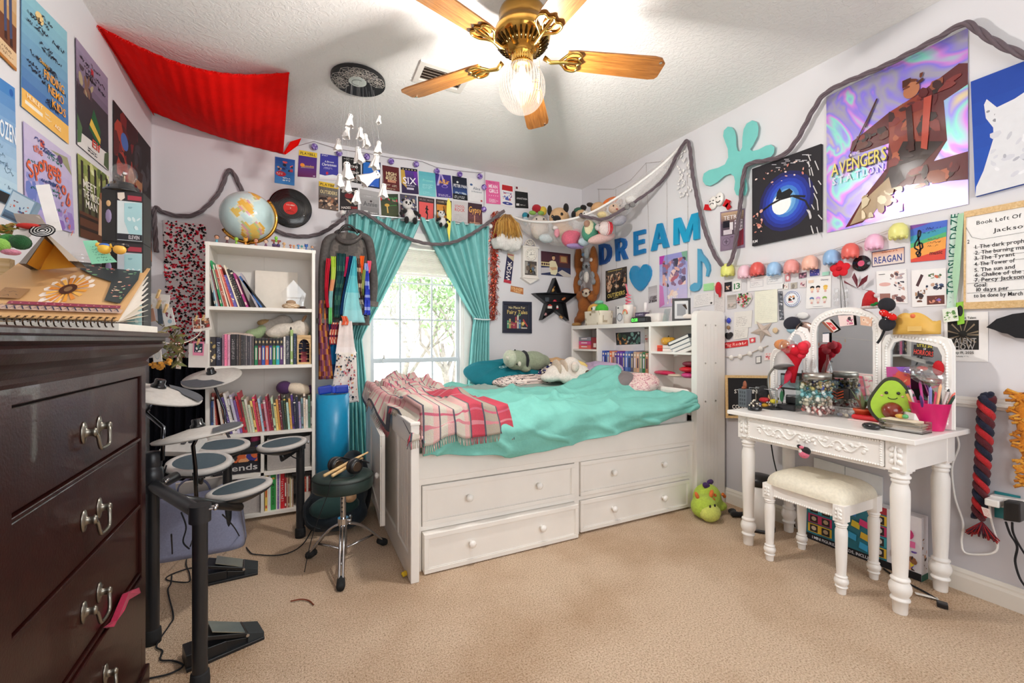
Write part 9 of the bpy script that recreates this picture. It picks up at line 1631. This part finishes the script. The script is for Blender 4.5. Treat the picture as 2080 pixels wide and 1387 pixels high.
#left wall posters
nL=V((1,0,0));LP_=lambda lab,q,base,D,mt='paper':poster('wall_poster',lab,'poster','L',q,base,sorted(D,key=lambda d:d[0]=='t'),'posters on the left wall',off=.006,matn=mt)
SG=lambda n,sd,col='1c2030',x0=.05,x1=.95,y0=.05,y1=.8:sum([[('s',x,y,min(x1,x+.34),y+.06,1,col,sd*50+i,.010)]for i,(x,y)in enumerate([(random.Random(sd*9+i).uniform(x0,x1-.3),random.Random(sd*7+i).uniform(y0,y1))for i in range(n)])],[])
LP_('sepia poster of jeans-clad legs on a wooden porch, cut by the upper left frame edge',[(-25,-150),(34,-72),(33,145),(-25,87)],'b8864a',[('g',0,0,1,.6,'d8c4a8','b88a50',5),('r',.0,.6,1,.85,'6a3a20'),('p',[(.5,.2),(.62,.2),(.64,.72),(.55,.74)],'3a4468'),('p',[(.68,.2),(.8,.2),(.84,.74),(.75,.76)],'3a4468'),('p',[(.55,.74),(.64,.72),(.66,.8),(.56,.8)],'3a1a14'),('p',[(.75,.76),(.84,.74),(.86,.82),(.76,.82)],'3a1a14'),('r',0,.84,1,.97,'d8b890'),('s',.4,.86,.95,.95,2,'6a4a30',3,.012),('r',0,.97,1,1,'b07030')])
LP_('blue autographed poster with orange title over a yellow foot',[(44,-28),(136,65),(139.6,293),(43.8,215.7)],'6a9cc0',[('g',0,0,1,.84,'8cc0cc','3f6aa8',9),('r',0,.84,1,1,'efb95e'),('e',.35,.12,.09,.05,'e8c88a'),('t','FINDING',.64,.56,.07,'f0a02c',.46),('t','NEMO',.68,.66,.07,'f0a02c',.36),('t','KIDS',.74,.76,.07,'f0a02c',.32),("t","Disney's",.42,.48,.035,'e0a848',.2),('t','HURLEY',.22,.88,.035,'f8e8c8',.3),('r',.06,.92,.4,.95,'f4ead8'),('t','ACE',.7,.94,.03,'f8f0e0',.14),('s',.45,.88,.6,.95,2,'f8e8c8',4,.008)]+SG(26,2))
LP_('purple snowy poster with green and yellow pointed hat shape and autographs',[(154,76),(219,159),(220.5,347),(157,293)],'5a4a5c',[('g',0,0,1,.4,'9a8aa4','6a5a70',5),('g',0,.4,1,.86,'3a3038','2a2a30',5),('p',[(0,.86),(1,.82),(1,1),(0,1)],'dcd8d4'),('b',0,.2,.5,.45,14,['a89878','7a5a4a','8a7a8a','4a3a44'],3,.1),('p',[(.5,.5),(.72,.66),(.66,.84),(.34,.74)],'1f5a34'),('p',[(.42,.62),(.72,.74),(.7,.8),(.36,.7)],'e0b848'),('t','Elf',.56,.86,.08,'d84a3a',.26),('p',[(0,.7),(.14,.8),(.1,.95),(0,.98)],'4a6a44'),('p',[(.85,.85),(1,.8),(1,1),(.82,.98)],'4a5a3c'),('s',.3,.93,.7,.98,2,'3a3a40',4,.012),('r',.42,.12,.5,.18,'b02a34')]+SG(9,5,'2a2430',y1=.3))
LP_('dark red and black poster of glowing portraits beside the stacked boxes',[(230.7,203),(306,300),(308,541),(231.5,505)],'231517',[('b',0,0,.6,.6,34,['7a1c1c','3a1014','a83a28','2a1216','5a1a1a'],3,.12),('e',.25,.2,.09,.06,'4a6ab0'),('b',.5,0,1,.5,14,['3a3438','4a4448','2a2428'],5,.1),('e',.42,.42,.09,.08,'b07858'),('e',.62,.4,.1,.1,'b88058'),('p',[(.5,.3),(.74,.3),(.7,.38),(.54,.38)],'3a1c14'),('e',.8,.55,.07,.06,'a86848'),('b',.3,.5,.9,.7,18,['2a4a6a','4a7a9a','3a2420','8a4a2a'],6,.09),('b',.5,.7,1,1,30,['a84a24','d87a2c','5a1c14','3a1410','e0a04a'],7,.1),('b',.0,.7,.5,1,14,['3a1814','1c1012','5a2018'],8,.12)])
LP_('sky blue poster lettered EN in white, half cut by the left frame edge',[(-25,140),(30,179),(36,424),(-25,398)],'6aa8d4',[('g',0,0,1,.9,'2f78bc','b8d4e4',9),('t','FROZEN',.55,.4,.14,'eef4fa',.84),('e',.85,.06,.08,.03,'1c5aa8'),('r',0,.91,1,1,'17181c'),('t','en',.82,.94,.04,'e8e8ec',.2)]+SG(10,8,'4a6a84',y0=.5,y1=.85))
LP_('lilac autographed poster with curving hand-lettered red title',[(48,246),(144,318),(151.5,474),(52,445)],'b9a8d4',[('g',0,0,1,1,'c8bcd8','a89cd0',6),('b',0,.5,.35,.85,8,['6a7ac0','8a90cc'],3,.12),('b',.55,.75,1,1,7,['8a6ab8','9a80c4'],4,.1),('p',[(.5,.1),(.9,.05),(1,.25),(.7,.12)],'9a9a78'),('e',.72,.14,.06,.05,'5a3a6a'),('r',.3,.06,.38,.14,'d0584a'),('t','the',.24,.2,.08,'d8684a',.18)]+[('t',ch,x,y,.17,'d8603c',None,a)for ch,x,y,a in(('S',.08,.46,-.5),('p',.19,.4,-.35),('o',.28,.34,-.2),('n',.37,.3,-.1),('g',.47,.31,.0),('e',.56,.30,.1),('B',.66,.36,.25),('o',.77,.47,.4),('b',.87,.6,.5))]+[('t',ch,.63+.045*i,.5+.085*i,.09,'d8684a',None,.7)for i,ch in enumerate('musical')]+SG(9,3,'3a7a70')+SG(6,4,'3a4a8a'))
LP_('woodland poster with white stacked lettering behind the boxes',[(157.5,311),(221,359),(224,500),(163,480)],'4a4a30',[('g',0,0,1,.6,'9aa45a','4a4a2c',5),('b',0,0,1,.5,30,['c8cc8a','5a6a34','7a8a44','3a4424','dce0b0'],3,.08)]+[('r',.08+.2*i,.05,.15+.2*i,.7,'2a2018')for i in range(5)]+[('r',0,.68,1,1,'5a3420'),('r',0,.72,1,.76,'2a1a12'),('r',0,.86,1,.9,'2a1a12'),('p',[(.62,.4),(.85,.4),(.9,.9),(.56,.9)],'d0a888'),('e',.72,.36,.08,.06,'8a5a3c'),('t','MEET',.32,.32,.1,'ece8dc',.4),('t','THE MUSIC',.36,.44,.1,'ece8dc',.5),('t','MAN',.36,.56,.1,'ece8dc',.36)])
#things on the dresser top
ZD=1.1645
t=thing('sketchbook','kraft-covered spiral sketchbook with daisy and floral cutout propped on the dresser','sketchbook',(-.6,1.66,ZD));S0,S1,S2,S3=U(240,652,Y=1.48),V((-.73,1.48,1.198)),U(55,522,Y=1.83),U(305,545,Y=1.83)
S0=V((S0 .x,1.48,1.192));P=[S2,S3,S0,S1];nn=(S3-S2).cross(S1-S2).normalized();nn=nn if nn.z>0 else-nn
b=B('d0a470','card');slab(b,P,nn,.003,'d0a470');r=random.Random(5);X_=lambda x:x
dz=[('e',X_(.53),.58,.0,.0,'fff')]
dz=[('p',[(X_(.53)+.03*cos(a-.18),.56+.06*sin(a-.18)),(X_(.53)+.15*cos(a-.13),.56+.27*sin(a-.13)),(X_(.53)+.165*cos(a),.56+.30*sin(a)),(X_(.53)+.15*cos(a+.13),.56+.27*sin(a+.13)),(X_(.53)+.03*cos(a+.18),.56+.06*sin(a+.18))],'f0e4d8')for a in[2*pi*k/16 for k in range(16)]]+[('p',[(X_(.53)+.03*cos(a-.2),.56+.06*sin(a-.2)),(X_(.53)+.125*cos(a-.1),.56+.22*sin(a-.1)),(X_(.53)+.125*cos(a+.1),.56+.22*sin(a+.1)),(X_(.53)+.03*cos(a+.2),.56+.06*sin(a+.2))],('e09a3c','ecb45a','d8883a')[k%3])for k,a in enumerate([2*pi*k/16 for k in range(16)])]+[('e',X_(.53),.56,.055,.09,'4a2c24'),('e',X_(.53),.56,.025,.045,'8a6a4a')]
fl_=[('p',[(.41,.03),(.93,.04),(.97,.3),(.96,.55),(.95,.76),(.83,.72),(.80,.5),(.78,.38),(.6,.28),(.48,.18)],'2f3436'),('b',.5,.08,.92,.28,26,['6a9a6a','c86a5a','e0a08a','8ab48a','3a5a8a'],4,.02),('b',.83,.36,.94,.7,18,['6a9a6a','d87a6a','8ab48a','e0b8a0'],6,.02)]
flat(b,P,nn,[('t','SUMMER',X_(.2),.42,.06,'6a4a6a',.26,-1.15),('t','2026',X_(.31),.22,.07,'8a6a70',.14,-1.1)]+dz+fl_+[('r',X_(.14),.6,X_(.3),.76,'9a7248'),('s',X_(.16),.62,X_(.28),.74,2,'3a2a20',3,.004),('r',X_(.26),.80,X_(.97),.845,'8a2f48'),('d',X_(.26),.8,X_(.97),.845,14,1,.006,'e0b0a0'),('r',0,.865,1,.925,'c8a894')]+[('l',[(x/22,.87),(x/22+.03,.92)],.008,'22284a')for x in range(22)]+[('l',[(x/22+.03,.87),(x/22,.92)],.006,'5a4a6a')for x in range(22)])
cv=b.obj('cover',t)
b=B('efe8dc','paper');b.bx(-.73,S0 .x,1.485,1.84,ZD,ZD+.02);
for k in range(9):f_=(k+1)/10;A_1,A_2=V((S0 .x-.004,1.49,1.187)),V((S3 .x-.004,1.83,ZD+.02+(S3 .z-ZD-.03)*f_));b.q([A_1,A_2,V((-.73,1.83,A_2 .z)),V((-.73,1.49,1.187))],[(0,1,2,3)],r.choice(('efe8dc','e4dccc','f4eee6')))
b.obj('pages',t);b=B('5a4434','steel')
for k in range(22):x=-.72+k*(S0 .x+.71)/21;b.tube([(x,1.482+.012*cos(a),1.186+.012*sin(a))for a in[2*pi*q/10 for q in range(10)]],.0016,4,closed=1);b.bx(x-.003,x+.003,1.486,1.5,1.199,1.2005,'3a2418','paper')
b.obj('spiral',t)
D_2=lambda x,y,Y=1.78:U(x,y,Y=Y)
def pbox(lab,z0,z1,art,ttl):
 c=D_2(250,460);x0,x1,y0=D_2(236,460,1.79).x,D_2(291,460,1.79).x,1.79;x0-=.0;t=thing('figure_box',lab,'box',(c.x,y0,z0),'boxed figures on the dresser');b=B('1c1718','card');b.bx(x0,x1,y0,y0+.085,z0,z1)
 flat(b,[V((x0,y0-.0004,z1)),V((x1,y0-.0004,z1)),V((x1,y0-.0004,z0)),V((x0,y0-.0004,z0))],(0,-1,0),[('r',.04,.03,.96,.97,art),('r',.04,.03,.96,.2,'2a1c20'),('r',.42,.08,.94,.17,'a83040'),('p',[(.05,.05),(.3,.03),(.32,.14),(.18,.2),(.06,.16)],'e8d8c8'),('p',[(.3,.24),(.95,.2),(.95,.84),(.5,.88),(.3,.6)],'a8d0d4'),('b',.35,.3,.9,.75,6,['d8e8e8','8ab4bc'],3,.12),('r',.04,.84,.96,.96,'1c1a22'),('t',ttl,.66,.9,.07,'e0d8dc',.4)]);b.obj('carton',t)
 b=B('c8a088','card');b.bx(x0-.035,x0-.0005,y0,y0+.085,z0,z1,'17120f');b.ell((x0-.0185,y0-.001,z1-.045),(.006,.002,.010),8,'c8a070');b.ell((x0-.0185,y0-.001,z1-.085),(.008,.002,.022),8,'8a7a9a');b.obj('side_print',t)
pbox('upper boxed figure with pale window under the plasma globe',1.4525,1.615,'d8e0e0','ELEVEN');pbox('middle boxed figure with white front under the upper box',1.288,1.4515,'c8ccd4',' ');pbox('bottom boxed figure mostly hidden behind the sketchbook',ZD,1.287,'c4c0c8',' ')
c=D_2(252,400,1.83);c.z=1.6155;t=thing('plasma_globe','small clear plasma globe on stepped black base atop the boxes','lamp',c);b=B('17171a','gloss');b.lathe([(.052,0),(.052,.006),(.045,.010),(.044,.018),(.036,.022),(.034,.03),(.024,.034)],c,24);b.obj('base',t);b=B('e0e8ec','clear_glass');b.ell(c+V((0,0,.064)),.035,20);b.obj('globe',t);b=B('8a7a6a','steel');b.cyl(c+V((0,0,.034)),c+V((0,0,.062)),.003);b.ell(c+V((0,0,.064)),.006,8);b.obj('electrode',t)
def strip(nm,lab,cat,pts,Y,col,D=(),th=.002,m='paper'):
 b=B(col,m);P=[U(x,y,Y=q)for(x,y),q in zip(pts,Y)];n=(P[1]-P[0]).cross(P[3]-P[0]).normalized();n=n if n.y<0 else-n;slab(b,P,n,th,col);flat(b,P,n,list(D));return b.obj(nm,None,lab,cat)
strip('paper_roll','curled white paper roll rising behind the open card tent','paper',[(72,376),(100,374),(126,468),(98,470)],(1.74,1.74,1.7,1.7),'f0ece8',[('s',.5,.8,.95,.85,1,'c8c0c0',2,.01)])
strip('clear_case','clear display case with printed group picture at left','case',[(26,384),(74,410),(50,462),(0,440)],(1.72,)*4,'7a98b0',[('r',.05,.05,.95,.95,'b8ccd8'),('b',.12,.3,.9,.62,16,['c85a48','3a5a8a','d8a088','6a3a4a'],3,.07),('g',.05,.7,.95,.95,'5a7a98','2a3a50',3)],.03,'gloss')
strip('banknote_print','grey printed banknote sheet tilted over red bow','paper',[(27,433),(80,436),(98,462),(40,466)],(1.68,1.68,1.64,1.64),'8f837a',[('r',.06,.12,.94,.88,'b0a498'),('e',.5,.5,.12,.3,'6a5f58'),('d',.1,.15,.9,.85,10,3,.012,'7a6f66')])
strip('white_card','large white scribbled card curving from the book tent','paper',[(28,468),(72,462),(62,478),(14,506)],(1.66,1.64,1.62,1.62),'ddd8d2',[('s',.1,.1,.9,.9,4,'6a6660',3,.01)])
t=thing('book_tent','open grey-brown book standing as a tent with bright yellow inside','book',U(100,525,Y=1.66));b=B('8a8078','card');A0,A1,A2=U(90,474,Y=1.62),U(38,535,Y=1.62),U(140,530,Y=1.62);bk_=V((-.03,.14,0))
b.q([A0,A1,A1+bk_,A0+bk_,A0+V((.0,0,-.012)),A1+V((.014,0,0)),A1+bk_+V((.014,0,0)),A0+bk_+V((0,0,-.012))],[(0,1,2,3),(7,6,5,4),(0,4,5,1),(3,2,6,7)]);b.q([A0,A2,A2+bk_,A0+bk_,A0+V((.01,0,-.004)),A2+V((.022,0,0)),A2+bk_+V((.022,0,0)),A0+bk_+V((.01,0,-.004))],[(0,3,2,1),(4,5,6,7),(0,1,5,4),(3,7,6,2)],'c8b8a4');b.obj('covers',t);b=B('d89a24','card');b.q([A0+bk_*.9,A1+bk_*.9+V((.02,0,0)),A2+bk_*.9],[(0,1,2)]);b.q([A0+V((0,0,-.014)),A1+V((.016,0,0)),A1+bk_+V((.016,0,0)),A0+bk_+V((0,0,-.014))],[(0,1,2,3)]);b.obj('yellow_lining',t)
t=thing('zebra_bow','black and white striped ribbon bow with red below at the tent top','bow',U(88,478,Y=1.6));b=B('17161a','cloth');p=U(86,468,Y=1.6)
for i in range(7):b.lathe([(.006+.003*i,-.002),(.008+.003*i,0),(.006+.003*i,.002)],p,14,('17161a','ece8e4')[i%2],rot=RX(.9),cap=0)
b.obj('loops',t);b=B('c03a34','cloth');b.ell(p+V((-.03,.02,.012)),(.03,.015,.008),10);b.obj('red_ribbon',t)
strip('mint_note','mint green handwritten slip sticking up left of the boxes','paper',[(168,489),(196,488),(238,532),(186,536)],(1.72,1.72,1.7,1.7),'8fd8b8',[('s',.3,.2,.95,.95,6,'2a7a5a',3,.02)])
t=thing('glass_jar','low clear ribbed glass jar behind the sketchbook','jar',U(168,535,Y=1.76));b=B('c8ccc8','clear_glass');c=U(168,545,Y=1.8);[b.lathe([(.034,i*.011),(.038,i*.011+.005),(.034,i*.011+.010)],(c.x,c.y,c.z-.0),20,cap=0)for i in range(4)];b.obj('ribbed_wall',t)
for lab,x,y,cl,ear,cap in(('tiny yellow-faced toy head with blue cap in front of boxes',212,506,'e8b840','e8b840','3a6ac0'),('tiny yellow toy head with two black round ears',243,507,'e8b048','17161a','17161a')):
 p=U(x,y,Y=1.66);t=thing('mini_toy',lab,'toy',p);b=B(cl,'plastic');b.ell(p,(.016,.014,.014),12);b.obj('head',t)
 for s in(-1,1):b=B(ear,'plastic');b.ell(p+V((s*.015,.004,.012)),.007,8);b.obj('ear',t)
 b=B(cap,'plastic');b.ell(p+V((0,.003,.011)),(.014,.012,.007),10);b.obj('cap',t)
b=B('1e5a2c','plush');p=U(42,492,Y=1.62);b.ell(p,(.022,.02,.02),12);b.ell(p+V((-.03,.02,.005)),(.02,.02,.018),12,'3a8a3a');b.obj('green_felt',None,'dark green felt leaf cluster at the left of the tent','ornament')
b=B('9a8a3c','leaf');r=random.Random(2)
for i in range(70):p=U(r.uniform(-10,38),r.uniform(455,492),Y=1.68+r.uniform(0,.05));a=V((r.uniform(-1,1),r.uniform(-1,1),r.uniform(-.4,1))).normalized()*.016;e=a.cross(nL).normalized()*.005;b.q([p-a,p+e,p+a,p-e],[(0,1,2,3)],r.choice(('9a8a3c','5a7a34','b8863c','7a5a2c')))
b.obj('dried_leaves',None,'tangle of green and gold dried leaves at the left edge','plant');b=B('d88aa0','plush');b.ell(U(22,512,Y=1.58),(.02,.015,.008),10);b.obj('pink_clip',None,'small pink and black hair clip over the wooden box','hair clip');b=B('8cc050','plush');b.ell(U(2,498,Y=1.58),.018,10);b.obj('green_toy',None,'little lime toy head at the far left edge','toy')
b=B('b27a3c','pine');p=U(8,548,Y=1.85);b.bx(p.x-.07,p.x+.012,1.85,1.88,ZD,U(8,524,Y=1.85).z);b.obj('wooden_box',None,'small honey wood box left behind the sketchbook','box',bev=.002)
for lab,x,y,w,h,cl,rot,D in(('slate blue card clipped at the dresser far corner',325,638,10,40,'4a5460',.06,[]),('white card with dark flower drawing clipped at the far corner',342,644,22,36,'eceae6',.22,[('b',.3,.2,.8,.6,6,['3a2a30','8a4a5a'],2,.16),('e',.55,.75,.2,.12,'a8c4d0')]),('tan patterned paper scrap clipped at the far corner',307,640,14,26,'b88a74',.2,[]),('white paper sheets draped over the dresser far corner',322,612,44,30,'efe8e2',-.1,[('b',.1,.2,.9,.8,8,['dcd4cc','e4c8c0','b0b890'],3,.12)])):clip_photo(x,y,w,h,1.6,lab,D,rot,cl)
